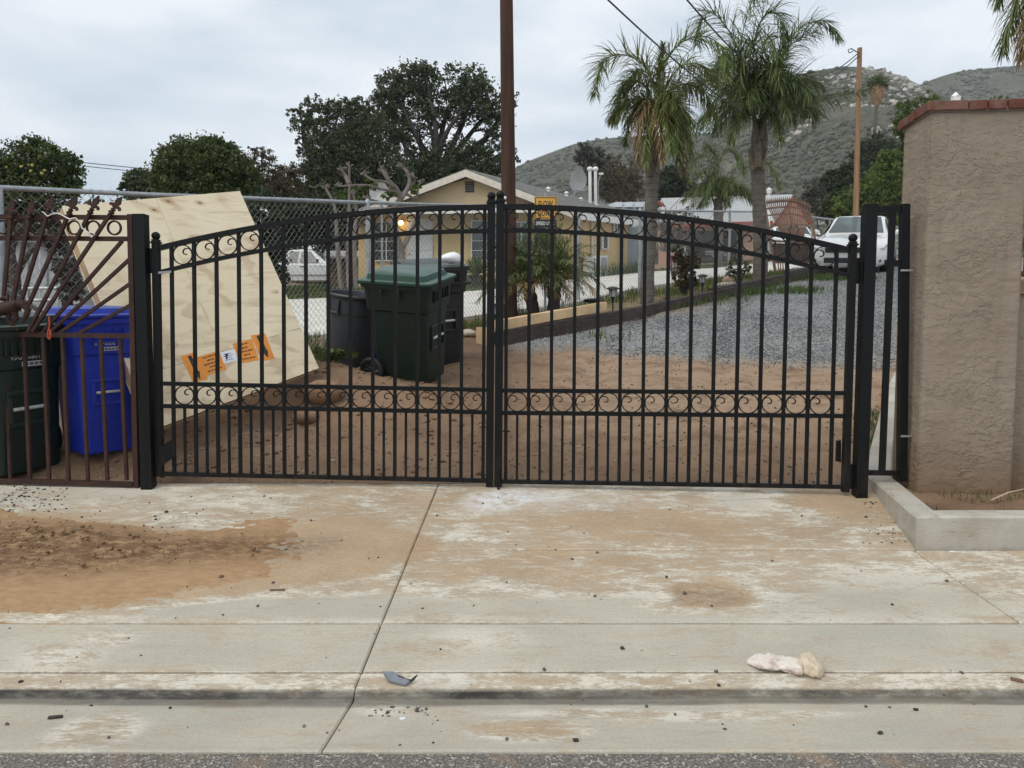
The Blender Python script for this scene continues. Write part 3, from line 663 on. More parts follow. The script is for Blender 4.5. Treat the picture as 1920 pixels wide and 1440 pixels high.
c = t.mix(t.ramp(n1, .3, .7), (.50, .475, .415), (.40, .375, .325)); c = t.mix(t.math('MULTIPLY', t.ramp(n2, .52, .72), .6), c, (.22, .185, .14))
c = t.mix(t.math('MULTIPLY', t.ramp(t.noise(1.4, 4, .6), .45, .62), .5), c, (.31, .26, .19))
t.col(c).rough(.9).spec(.2).bump(t.math('ADD', n2, t.noise(120, 3, .6)), .4, .01)
kerb = tag(mbk.build('planter_kerb', t.m, None, smooth_=35), 'low pale concrete kerb that bends round the planter bed below the pillar', 'kerb')
# the planter bed's soil
X, Y = np.meshgrid(np.linspace(1.9, 7, 110), np.linspace(4.2, 6.2, 70))
inner = i1
bedp = [np.array([7.0, KC[1]+.10]), np.array([KC[0]+.10, KC[1]+.10]), np.array([KG[0]+.09, KG[1]]), gp(1632, 868)[:2]+np.array([.09, 0]), np.array([7, 5.9])]
pm = poly_mask(X, Y, bedp, .02)
Zb = KT-.045+.05*(fbm(X*3, Y*3)-.5)+.02*(fbm(X*14, Y*14)-.5)+.03*smooth(4.4, 5.0, Y)
MB().grid(X, Y, Zb, (pm[:-1, :-1] > .5)).build('planter_soil', M_EARTH, None, smooth_=True, kind='structure')
def soil_z(x, y): return float(KT-.03+.03*smooth(4.4, 5.0, np.array(y)))
tw = MB(); a, b = at(1858, 943, 4.65), at(1919, 917, 4.75); a[2] = soil_z(a[0], a[1])+.02
tw.tube([a, (a+b)/2+np.array([0, 0, .012]), b], [.006, .005, .003], 6); tag(tw.build('dry_stick', simple('dry_wood', (.42, .34, .24), .9), None, smooth_=40), 'pale dry stick lying in the planter bed in front of the pillar', 'stick')
# ------------------------------------------------------------------ the black double gate
def m_black():
    t = NT('black_paint')
    n = t.noise(9, 5, .6); d = t.noise(3, 6, .65, stretch=(6, 6, 1.2))
    low = t.n('ShaderNodeSeparateXYZ'); t.l(t.pos, low.inputs[0])
    dust = t.math('MULTIPLY', t.ramp(low.outputs[2], .95, .35), t.ramp(d, .42, .75))
    t.col(t.mix(t.math('MULTIPLY', dust, .16), t.mix(n, (.0035, .004, .0045), (.007, .0075, .008)), (.12, .09, .065)))
    t.rough(t.ramp(n, .3, .7, .42, .58)).spec(.2); t.bump(t.noise(160, 3, .6), .06, .004); return t.m
M_BLACK = m_black()
YC = 5.275
GC = (float(at(930, 700, YC)[0]), YC)                     # where the leaves meet
GL = (float(at(297, 700, 5.275)[0]), 5.275)                 # left hinge
GR = (float(at(1597, 700, 5.105)[0]), 5.105)              # right hinge
ring_cache = {}
def ring_mesh(key, r, mirror, m):
    if key in ring_cache: return ring_cache[key]
    mb = MB(); n = 30
    mb.sweep([(r*math.cos(2*math.pi*k/n), 0, r*math.sin(2*math.pi*k/n)) for k in range(n)], .0065, .013, (0, 1, 0), closed=True)
    s = -1 if mirror else 1
    cu = [(.98, .05), (.95, .30), (.84, .50), (.66, .63), (.44, .66), (.22, .58), (.08, .42), (.05, .24), (.14, .08), (.30, .02), (.44, .06)]
    mb.sweep([(s*a*r, 0, b*r) for a, b in cu], .0065, .0125, (0, 1, 0))
    ring_cache[key] = mb.mesh('scroll_ring', m, smooth_=50); return ring_cache[key]
def ball_finial(mb, p, w):
    mb.box((p[0], p[1], p[2]-.022), (w*1.28, w*1.28, .012)); mb.lathe([(.011, -.018), (.014, -.008), (.010, 0)], 10, p)
    mb.ball((p[0], p[1], p[2]+.024), .029, 14, 9)
def build_leaf(A, B, label, mirror, st_a, st_b, topf, lowf, mid1, mid2, bot, bars_t, bars_b, ends):
    d = np.array([B[0]-A[0], B[1]-A[1], 0]); d /= np.linalg.norm(d); nrm = np.array([-d[1], d[0], 0])
    P = lambda u, v: pl(u, v, A, B)
    hinge = P(*(st_b if mirror else st_a)[1])
    t = thing('gate_leaf', label, 'gate', hinge)
    rot = Matrix((tuple(d), tuple(nrm), (0, 0, 1))).transposed().to_quaternion()
    for s in (st_a, st_b):                                   # upright end posts with ball finials
        (ut, vt), (ub, vb) = s
        p, q = P(ut, vt), P(ub, vb); q[:2] += 0
        wd_ = .052 if abs(ut-930) < 60 else .045; mb = MB().sweep([q, p], wd_, wd_, nrm); mb.build('end_post', M_BLACK, t)
        f = MB(); ball_finial(f, p, wd_); f.build('ball_finial', M_BLACK, t, smooth_=40)
    ua, ub_ = ends
    us = np.linspace(ua, ub_, 25)
    MB().sweep([P(u, topf(u)) for u in us], .034, .036, nrm).build('top_rail', M_BLACK, t)
    MB().sweep([P(u, lowf(u)) for u in us], .026, .034, nrm).build('ring_rail', M_BLACK, t)
    for nm, (va, vb) in (('ring_rail', mid1), ('ring_rail', mid2), ('bottom_rail', bot)):
        MB().sweep([P(ua-1, va), P(ub_+1, vb)], .028, .034, nrm).build(nm, M_BLACK, t)
    lv = lambda pr, u: pr[0] + (pr[1]-pr[0])*(u-ua)/(ub_-ua)
    n = len(bars_t)
    for i in range(n):                                       # tall bars
        u1, u2 = bars_t[i], bars_b[i]
        MB().sweep([P(u2, lv(bot, u2)), P(u1, topf(u1))], .0235, .0185, nrm).build('picket', M_BLACK, t)
    for i in range(n-1):
        for row in (0, 1):
            if row == 0:
                u = (bars_t[i]+bars_t[i+1])/2; v = (topf(u)+lowf(u))/2
                slope = (topf(u+10)-topf(u-10))/20
            else:
                k = .62; x = lambda j: bars_t[j]*(1-k)+bars_b[j]*k
                u = (x(i)+x(i+1))/2; v = (lv(mid1, u)+lv(mid2, u))/2
            c = P(u, v); wdt = np.linalg.norm(P(bars_t[i+1], 600)-P(bars_t[i], 600))
            r = (wdt-.0245)/2+.0005
            key = ('m' if mirror else 'n')+str(row)
            inst('scroll_ring', ring_mesh(key, .0655, mirror, M_BLACK), t, c, rot, (r/.0655, 1, r/.0655*(.98 if row else 1.0)))
        ub2 = (bars_b[i]+bars_b[i+1])/2; k = .72; ut2 = ((bars_t[i]+bars_t[i+1])*(1-k)+(bars_b[i]+bars_b[i+1])*k)/2
        MB().sweep([P(ub2, lv(bot, ub2)), P(ut2, lv(mid2, ut2))], .017, .014, nrm).build('short_picket', M_BLACK, t)
    return t, P, d, nrm
tl = lambda u: 389 + 76*((912-u)/612)**2
ll = lambda u: 433.5 + 77*((912-u)/612)**2
leafL, PL, dL, nL = build_leaf(GL, GC, 'left leaf of the black iron gate, arched down to its hinge by the plywood crate', False,
    ((292.5, 449), (300, 893)), ((921.5, 374), (918, 911)), tl, ll, (719, 731), (761, 773), (888, 901),
    np.linspace(321.5, 909, 15), np.linspace(327, 905.5, 15), (300, 914))
tr_ = lambda u: 388 + 82*(max(u-935, 0)/662)**2*1.0 + 0*u
lr_ = lambda u: 432 + 86*(max(u-935, 0)/662)**2
ub = [950, 993, 1035.7, 1079, 1122.5, 1166, 1210, 1254.2, 1299, 1343.7, 1388, 1432.7, 1477.5, 1522.5, 1569]
bb = [948, 990.5, 1032.5, 1075, 1118, 1160.5, 1204, 1247, 1290.5, 1333.5, 1377.5, 1421, 1465, 1510.5, 1556.5]
leafR, PR, dR, nR = build_leaf(GC, GR, 'right leaf of the black iron gate with the drop rod, hinged beside the stucco pillar', True,
    ((938.5, 372), (934, 911)), ((1599, 453), (1584.5, 922)), tr_, lr_, (732, 737), (774, 780), (902.5, 912.5), ub, bb, (939, 1590))
# latch, drop rod, hinges and plates
mb = MB(); mb.tube([PR(935, 932)+np.array([0, -.055, 0]), PR(934.6, 880)+np.array([0, -.055, 0])], .009, 8); mb.sweep([PR(943, 808.5), PR(956, 808.5)], .011, .012, nR); mb.build('drop_rod', M_BLACK, leafR, smooth_=40)
MB().box(PL(926.5, 464)+np.array([.004, -.01, 0]), (.035, .03, .014)).build('latch', M_BLACK, leafL)
MB().box(PR(929, 635)+np.array([0, -.012, 0]), (.05, .05, .085)).build('lock_box', M_BLACK, leafR)
def hinge_hw(mb, p, s):
    mb.tube([(p[0], p[1], p[2]-.085), (p[0], p[1], p[2]+.085)], .016, 10); mb.box((p[0], p[1]+.0, p[2]), (.05, .02, .12))
    mb.tube([(p[0]+s*.028, p[1]-.012, p[2]-.06), (p[0]+s*.028, p[1]-.012, p[2]+.06)], .009, 8)
mb = MB(); hinge_hw(mb, PL(283, 489), -1); mb.build('hinge', M_BLACK, leafL, smooth_=40)
mb = MB(); hinge_hw(mb, PL(287.5, 868), -1); mb.build('hinge', M_BLACK, leafL, smooth_=40)
mb = MB(); hinge_hw(mb, PR(1607, 508), 1); mb.build('hinge', M_BLACK, leafR, smooth_=40)
mb = MB(); hinge_hw(mb, PR(1595.5, 893), 1); mb.build('hinge', M_BLACK, leafR, smooth_=40)
q = [PL(305, 836), PL(330, 820), PL(332, 854), PL(307, 872)]
MB().prism(q, nL*-.030, nL*-.022).build('arm_bracket', M_BLACK, leafL)
q = [PR(1572, 828), PR(1579, 826), PR(1579, 868), PR(1571, 866)]
MB().prism(q, nR*.02, nR*.05).build('arm_bracket', M_BLACK, leafR)
tagp = simple('tag_silver', (.3, .3, .3), .4, metal=.6)
MB().box(PL(312, 511)+np.array([0, -.024, 0]), (.09, .004, .016), Matrix.Rotation(-.08, 3, 'Y')).build('maker_tag', tagp, leafL)

def gate_post(ut, vt, ub_, vb, y, label):
    p, q = at(ut, vt, y), at(ub_, vb, y); q = np.array([q[0], y, q[2]])
    t = thing('gate_post', label, 'post', q, 0, 'black square gate posts')
    MB().sweep([q-np.array([0, 0, .1]), p], .077, .077, (0, 1, 0)).build('shaft', M_BLACK, t)
    MB().box(p+np.array([0, 0, .003]), (.081, .081, .006)).build('cap', M_BLACK, t)
    return t
postL = gate_post(264, 404, 279, 918, 5.25, 'square black gate post standing between the rusty brown panel and the gate')
postR = gate_post(1630.5, 386, 1611.5, 924, 5.09, 'square black gate post standing next to the narrow side panel by the pillar')
def wash(u, v, y, label):
    p = gp(u, v); return p
# narrow side panel between the right post and the pillar
SA = (float(at(1630, 500, 5.09)[0])+.03, 5.09); SB = (SA[0]+.34, 5.11)
PS = lambda u, v: pl(u, v, SA, SB)
t = thing('side_panel', 'narrow black iron panel of two uprights between the gate post and the stucco pillar', 'fence panel', PS(1670, 892))
MB().sweep([PS(1636, 394), PS(1694, 391)], .045, .03, (0, 1, 0)).build('top_rail', M_BLACK, t)
MB().sweep([PS(1624, 886), PS(1690, 887)], .034, .03, (0, 1, 0)).build('bottom_rail', M_BLACK, t)
MB().sweep([PS(1653.5, 886), PS(1673.5, 394)], .036, .03, (0, 1, 0)).build('picket', M_BLACK, t)
MB().sweep([PS(1690.5, 902), PS(1696, 383)], .052, .052, (0, 1, 0)).build('end_post', M_BLACK, t)
MB().sweep([PS(1660, 493), PS(1692, 494)], .04, .03, (0, 1, 0)).build('cross_bar', M_BLACK, t)
for v in (508, 817):
    MB().tube([PS(1693, v)+np.array([-.03, -.03, 0]), PS(1693, v)+np.array([.05, -.03, 0])], .008, 8).build('bolt', simple('bolt_steel', (.45, .45, .44), .35, metal=.8), t, smooth_=40)
# ------------------------------------------------------------------ the rusty brown panel at the left, with its sunburst
t = NT('rusty_brown'); n = t.noise(14, 6, .65); c = t.mix(t.ramp(n, .3, .7), (.054, .027, .020), (.034, .017, .014))
c = t.mix(t.math('MULTIPLY', t.ramp(t.noise(5, 6, .7), .56, .74), .6), c, (.12, .05, .026)); t.col(c).rough(.65).spec(.2).bump(t.noise(120, 4, .6), .2, .005); M_BROWN = t.m
BA = (float(at(-40, 700, 5.31)[0]), 5.31); BB = (float(at(258, 700, 5.25)[0]), 5.25)
PB = lambda u, v: pl(u, v, BA, BB)
bd = np.array([BB[0]-BA[0], BB[1]-BA[1], 0]); bd /= np.linalg.norm(bd); bn = np.array([-bd[1], bd[0], 0])
bf = thing('sunburst_panel', 'rusty brown iron panel with sunburst bars and a horse beside the black post', 'fence panel', PB(130, 908))
def bb(pts, w, name, d=None, par=bf): return MB().sweep([PB(*p) if len(p) == 2 else p for p in pts], w, d or w, bn).build(name, M_BROWN, par)
bb([(257, 913), (245, 402)], .036, 'end_post')
bb([(-60, 406), (240, 408)], .030, 'top_rail'); bb([(-60, 446), (240, 448)], .030, 'ring_rail')
bb([(-60, 626), (248, 630)], .034, 'middle_rail'); bb([(-60, 899), (250, 908)], .034, 'bottom_rail')
for i in range(-2, 7):                                          # lower pickets
    bb([(20+36.3*i, 900), (9+36*i, 632)], .021, 'picket')
def finial(p, d):
    """cast spear: collar, two curled wings and a leaf point"""
    mb = MB(); d = d/np.linalg.norm(d); s = np.cross(bn, d)
    mb.lathe([(.010, 0), (.020, .006), (.021, .016), (.013, .022), (.013, .030), (.019, .035), (.012, .043)], 10, p, np.array([s, bn, d]).T)
    q = p+d*.043
    prof = [(0, .0), (.012, .006), (.030, .012), (.036, .004), (.044, .012), (.040, .026), (.026, .032), (.013, .030), (.020, .048), (.017, .062), (0, .098)]
    poly = [q+s*a+d*b for a, b in prof] + [q-s*a+d*b for a, b in prof[-2:0:-1]]
    mb.prism(poly, bn*-.008, bn*.008)
    mb.build('spear_tip', M_BROWN, bf)
spears = [((26, 413), (12, 565)), ((60, 413), (30, 565)), ((94, 405), (45, 567)), ((134, 404), (60, 570)), ((173, 402), (58, 622)), ((212, 402), (66, 622))]
spears += [((-12, 413), (-10, 565)), ((-48, 413), (-30, 565))]
for (a, b) in spears:
    A_, B_ = PB(*a), PB(*b); off = bn*-.03
    MB().sweep([B_+off, A_+off], .021, .021, bn).build('ray_bar', M_BROWN, bf); finial(A_+off, A_-B_)
for a, b in (((229, 452), (78, 625)), ((243, 486), (92, 625)), ((244, 532), (110, 626)), ((245, 572), (146, 626))):
    bb([a, b], .021, 'ray_bar')
for u in (-30, 5, 37.5, 69, 103, 139.5, 175, 214.5):
    c0 = PB(u, 426+u*.006); rr = .0455; n_ = 24
    MB().sweep([c0+bd*rr*math.cos(2*math.pi*k/n_)+np.array([0, 0, 1])*rr*math.sin(2*math.pi*k/n_) for k in range(n_)], .011, .014, bn, closed=True).build('ring', M_BROWN, bf, smooth_=40)
# running horse in relief: a body with neck, head, four legs and tail, flattened like the casting
hc = lambda u, v, d=0: PB(u, v)+bn*(-.035+d)
def limb(mb, pts, r, n=8): mb.tube([hc(*p) for p in pts], r, n)
hm = MB()
def ell(u, v, a, b, th, dep=.022):
    c0 = hc(u, v); s_, c_ = math.sin(th), math.cos(th)
    rot = np.array([bd*c_+np.array([0, 0, 1.])*s_, bn, -bd*s_+np.array([0, 0, 1.])*c_]).T
    hm.ball(c0, 1, 14, 9, (a, dep, b), rot)
horse_pts = [(-52, 583, .024), (-42, 578, .042), (-28, 577, .048), (-10, 579, .046), (8, 580, .046), (22, 578, .048), (34, 574, .042), (42, 568, .032)]
hm.tube([hc(u, v) for u, v, r in horse_pts], [r for *_, r in horse_pts], 12)
hm.tube([hc(u, v) for u, v in ((36, 572), (46, 570), (54, 574), (59, 582), (57, 592))], [.034, .030, .025, .020, .017], 10); hm.tube([hc(u, v) for u, v in ((60, 578), (56, 590), (51, 600), (48, 605))], [.020, .018, .012, .011], 10)
limb(hm, ((57, 578), (61, 570), (63, 566)), (.010, .007, .002)); limb(hm, ((40, 564), (48, 565), (55, 571), (58, 580)), (.014, .016, .013, .008))
limb(hm, ((32, 582), (38, 598), (30, 606), (34, 617), (40, 620)), (.028, .015, .012, .009, .012)); limb(hm, ((26, 584), (21, 600), (29, 609), (22, 619), (16, 621)), (.026, .014, .011, .009, .012))
limb(hm, ((-4, 584), (4, 599), (-4, 608), (2, 619), (8, 621)), (.032, .016, .012, .009, .012)); limb(hm, ((-12, 584), (-18, 600), (-10, 609), (-18, 619), (-24, 621)), (.030, .015, .012, .009, .012))
limb(hm, ((-50, 578), (-58, 585), (-62, 600)), (.012, .018, .005)); limb(hm, ((6, 563), (-4, 556), (-18, 560), (-26, 566)), (.012, .020, .020, .006)); limb(hm, ((22, 562), (14, 558), (4, 563)), (.010, .016, .008))
hm.build('horse_ornament', M_BROWN, bf, smooth_=50)
wire = [PB(92, 400), PB(100, 408), PB(112, 402), PB(122, 403), PB(140, 413), PB(152, 411), PB(160, 420), PB(164, 430), PB(176, 438), PB(182, 446), PB(175, 445), PB(178, 437), PB(188, 441), PB(181, 447)]
tag(MB().tube([p+bn*-.06 for p in wire], .0042, 6).build('white_wire', simple('white_cord', (.72, .70, .66), .6), None, smooth_=50), 'thin white wire tangled over the rings of the brown panel', 'wire')
orange = simple('orange_tie', (.55, .09, .03), .5)
tie = [PB(100, 594), PB(101, 612), PB(98, 620), PB(98, 634), PB(101, 636), PB(103, 630), PB(102, 620), PB(99, 618)]
tag(MB().tube([p+bn*-.045 for p in tie], .0045, 6).build('cable_tie', orange, None, smooth_=50), 'orange tie knotted round the middle rail of the brown panel', 'tie')
# ------------------------------------------------------------------ plywood crate leaning on the chain-link fence
_c = [ray(*q) for q in ((117, 386), (450, 358), (598, 690), (287, 806))]
_s = np.linalg.solve(np.stack([_c[0], -_c[1], _c[2]], 1), _c[3]); _k = 7.55/(_c[1]*_s[1])[1]
TLc, TRc, BRc = C_+_c[0]*_s[0]*_k, C_+_c[1]*_s[1]*_k, C_+_c[2]*_s[2]*_k; BLc = C_+_c[3]*_k
ce1, ce2 = TRc-TLc, BLc-TLc; CW, CH = np.linalg.norm(ce1), np.linalg.norm(ce2); cn = np.cross(ce2, ce1); cn /= np.linalg.norm(cn)   # cn: away from the street
if cn[1] < 0: cn = -cn
cu, cv = ce1/CW, ce2/CH
def m_ply():
    t = NT('plywood'); uv = t.n('ShaderNodeUVMap').outputs[0]
    g1 = t.noise(1, 6, .62, uv, .9, (1.6, 9, 1)); g2 = t.noise(1, 4, .6, uv, .3, (14, 120, 1)); big = t.noise(1.1, 4, .5, uv)
    rings = t.n('ShaderNodeTexWave', wave_type='RINGS', rings_direction='Y'); rings.inputs['Scale'].default_value = 1.3; rings.inputs['Distortion'].default_value = 9; rings.inputs['Detail'].default_value = 3; rings.inputs['Detail Scale'].default_value = .9
    mp = t.n('ShaderNodeMapping'); mp.inputs['Scale'].default_value = (.55, 2.4, 1); t.l(uv, mp.inputs[0]); t.l(mp.outputs[0], rings.inputs[0])
    c = t.mix(t.ramp(big, .3, .7), (.82, .705, .515), (.76, .635, .445))
    c = t.mix(t.math('MULTIPLY', t.ramp(g1, .48, .70), .5), c, (.45, .31, .175))
    c = t.mix(t.math('MULTIPLY', t.ramp(rings.outputs['Fac'], .72, .96), t.math('MULTIPLY', t.ramp(big, .46, .6), .38)), c, (.36, .22, .115))
    c = t.mix(t.math('MULTIPLY', t.ramp(g2, .55, .75), .25), c, (.38, .27, .16))
    kn = t.voro(2.1, uv, stretch=(1, 1.7, 1), dims='2D'); km = t.ramp(t.noise(1.7, 3, .6, uv), .47, .55); c = t.mix(t.math('MULTIPLY', t.ramp(kn, .05, .028), km), c, (.16, .08, .042)); c = t.mix(t.math('MULTIPLY', t.ramp(kn, .17, .05), t.math('MULTIPLY', km, .5)), c, (.35, .2, .1))
    sc_ = t.math('MULTIPLY', t.ramp(t.noise(1, 5, .65, uv, .2, (34, 5, 1)), .60, .70), t.ramp(t.noise(2.4, 3, .6, uv), .55, .68)); c = t.mix(t.math('MULTIPLY', sc_, .75), c, (.115, .09, .06))
    sm = t.math('MULTIPLY', t.ramp(t.noise(6, 5, .7, uv, 1.2), .58, .72), t.ramp(t.noise(1.3, 2, .5, uv, 0, None), .56, .7)); c = t.mix(t.math('MULTIPLY', sm, .6), c, (.2, .165, .12))
    t.col(c).rough(.75).spec(.25).bump(t.math('ADD', g2, t.math('MULTIPLY', g1, .5)), .15, .004); return t.m
M_PLY = m_ply()
crate = thing('plywood_crate', 'large flat plywood crate with orange stickers leaning on the chain-link fence', 'crate', BLc)
def sheet_on(a0, a1, b0, b1, th, off, name, m, off_uv=(0, 0)):
    P = lambda a, b: TLc+cu*a+cv*b+cn*off
    mb = MB(); na, nb = 8, 8; e = .0
    q = [P(a0, b0), P(a1, b0), P(a1, b1), P(a0, b1)]; mb.prism(q, cn*0, cn*th)
    o = mb.build(name, m, crate); uvl = o.data.uv_layers.new(name='UVMap')
    V = np.array([v.co for v in o.data.vertices])+np.array(crate.location)
    for lp in o.data.loops:
        p = V[lp.vertex_index]-TLc; uvl.data[lp.index].uv = (p@cu+off_uv[0], p@cv+p@cn+off_uv[1])
    return o
g_ = .003
sheet_on(0, CW*.47-g_, 0, CH*.78-g_, .012, 0, 'plywood_sheet', M_PLY); sheet_on(CW*.47, CW, 0, CH*.78-g_, .012, .001, 'plywood_sheet', M_PLY, (2.3, 1.1)); sheet_on(0, CW, CH*.78, CH, .012, .0005, 'plywood_sheet', M_PLY, (4.1, 3.3))
pine = simple('crate_pine', (.40, .27, .16), .8, .22, 5, bump=.2)
for a0, a1, b0, b1 in ((.002, .075, .004, CH-.004), (CW-.075, CW-.002, .004, CH-.004), (.077, CW-.077, .004, .08), (.077, CW-.077, CH-.08, CH-.004)):
    sheet_on(a0, a1, b0, b1, .075, .0135, 'frame_board', pine, (a0*3, b0*2))
sheet_on(0, CW, 0, CH, .010, .090, 'back_sheet', M_PLY, (7, 2))
def oncrate(u, v, off=-.0015):
    d = ray(u, v); t_ = ((TLc-C_)@cn+off)/(d@cn); return C_+d*t_
def sticker(pts, name, m, off=-.0012, th=.0008): return MB().prism([oncrate(*p, off) for p in pts], cn*0, cn*th)
m_or = simple('orange_paper', (.74, .27, .035), .6, .08, 8); m_wh = simple('white_paper', (.75, .76, .80), .6, .05); m_ink = simple('black_ink', (.018, .015, .014), .6, .1); m_blu = simple('blue_ink', (.09, .14, .36), .6)
def lines_on(pts, rows, par, m, name='print_line', seed=1):
    """print too small to read: short dashes in rows"""
    r = random.Random(seed); a, b, c, d = [np.array(p, float) for p in pts]; mb = MB()
    for i, (f, w) in enumerate(rows):
        x = .5-w/2
        while x < .5+w/2:
            l = r.uniform(.05, .16); x1 = min(x+l, .5+w/2)
            P = lambda s, t_: (a*(1-s)+b*s)*(1-t_)+(d*(1-s)+c*s)*t_
            mb.prism([oncrate(*P(x, f), -.0022), oncrate(*P(x1, f), -.0022), oncrate(*P(x1, f+.055), -.0022), oncrate(*P(x, f+.055), -.0022)], cn*0, cn*.0006); x = x1+r.uniform(.02, .05)
    o = mb.build(name, m, par, kind='stuff'); return o
def arrow(p, q, w, par):
    p, q = np.array(p, float), np.array(q, float); d = (q-p)/np.linalg.norm(q-p); s = np.array([-d[1], d[0]]); L_ = np.linalg.norm(q-p)
    for i, pts in enumerate(([p+s*w, p-s*w, p-s*w+d*L_*.68, p+s*w+d*L_*.68], [p+s*w*1.6+d*L_*.68, p-s*w*1.6+d*L_*.68, q])):
        MB().prism([oncrate(*a, -.0022) for a in pts], cn*0, cn*.0006).build('arrow_shaft' if i == 0 else 'arrow_head', m_ink, par)
for (ar, tx, a, lab, sd_) in ((((338, 668), (366, 660), (390, 711), (362, 717)), ((368, 670), (411, 657), (425, 692), (387, 705)), ((355, 667), (376, 712)), 1, 3), (((470, 629), (497, 625), (515, 672), (492, 677)), ((436, 645), (472, 635), (486, 675), (452, 681)), ((484, 629), (503, 671)), 2, 5)):
    st = sticker(ar, '', m_or).build('orange_sticker', m_or, crate); arrow(*a, 3.4, st)
    s2 = sticker(tx, '', m_or, -.0010).build('orange_sticker', m_or, crate)
    lines_on(tx, [(.10, .55), (.28, .30), (.45, .72), (.62, .34), (.80, .70)], s2, m_ink, seed=sd_)
    a0, b0, c0, d0 = ar; q = [(a0[0]*.86+b0[0]*.14, a0[1]*.86+b0[1]*.14), (a0[0]*.7+b0[0]*.3, a0[1]*.7+b0[1]*.3), (d0[0]*.7+c0[0]*.3, d0[1]*.7+c0[1]*.3), (d0[0]*.86+c0[0]*.14, d0[1]*.86+c0[1]*.14)]
    q = [q[1], q[2], q[3], q[0]]; lines_on(q, [(.4, .6)], st, m_ink, seed=sd_+9)
w_ = ((412, 661), (440, 655), (445, 676), (420, 682)); ws = sticker(w_, '', m_wh).build('white_label', m_wh, crate)
lines_on(w_, [(.2, .5), (.38, .7), (.55, .4), (.74, .66)], ws, m_blu, seed=4)
MB().prism([oncrate(*p, -.0022) for p in ((419, 664), (429, 662), (427.5, 664.5), (426.5, 674), (424, 674), (422, 665))], cn*0, cn*.0006).build('tree_logo', m_ink, ws)

# ------------------------------------------------------------------ wheeled bins
def rrect(w, d, z, r, n=5, cy=0):
    out = []
    for cx, cy_, a0 in ((w/2-r, d/2-r, 0), (-w/2+r, d/2-r, 90), (-w/2+r, -d/2+r, 180), (w/2-r, -d/2+r, 270)):
        for k in range(n): a = R(a0+90*k/(n-1)); out.append((cx+r*math.cos(a), cy+cy_+r*math.sin(a), z))
    return out
def plastic(name, c, pale=.12):
    t = NT(name); n = t.noise(3, 6, .65); sxy = t.n('ShaderNodeSeparateXYZ'); t.l(t.n('ShaderNodeNewGeometry').outputs['Normal'], sxy.inputs[0])
    scuff = t.math('MULTIPLY', t.ramp(t.noise(8, 8, .72, stretch=(1, 1, 2.4)), .55, .78), .45)
    k = t.mix(t.ramp(n, .3, .7), c, tuple(q*.75+.002 for q in c)); k = t.mix(scuff, k, tuple(q*.7+pale*.35 for q in c))
    dust = t.math('MULTIPLY', t.ramp(sxy.outputs[2], .75, 1), t.ramp(t.noise(6, 7, .7), .35, .62, .35, .95)); k = t.mix(dust, k, tuple(q*.5+d for q, d in zip(c, (.10, .125, .115))))
    t.col(k).rough(t.ramp(n, .3, .7, .42, .58)).spec(.4).bump(t.noise(170, 3, .6), .10, .003); return t.m
P_GREEN = plastic('bin_green', (.006, .018, .013), .06); P_BLUE = plastic('bin_blue', (.013, .036, .43), .2); P_BLACK = plastic('bin_black', (.016, .016, .018)); P_GREY = plastic('bin_grey', (.048, .052, .058)); P_LID = plastic('lid_green', (.014, .060, .040), .2)
P_TYRE = simple('bin_tyre', (.016, .016, .016), .75); P_STEEL = simple('lift_bar_steel', (.50, .50, .47), .5, .2, 9)
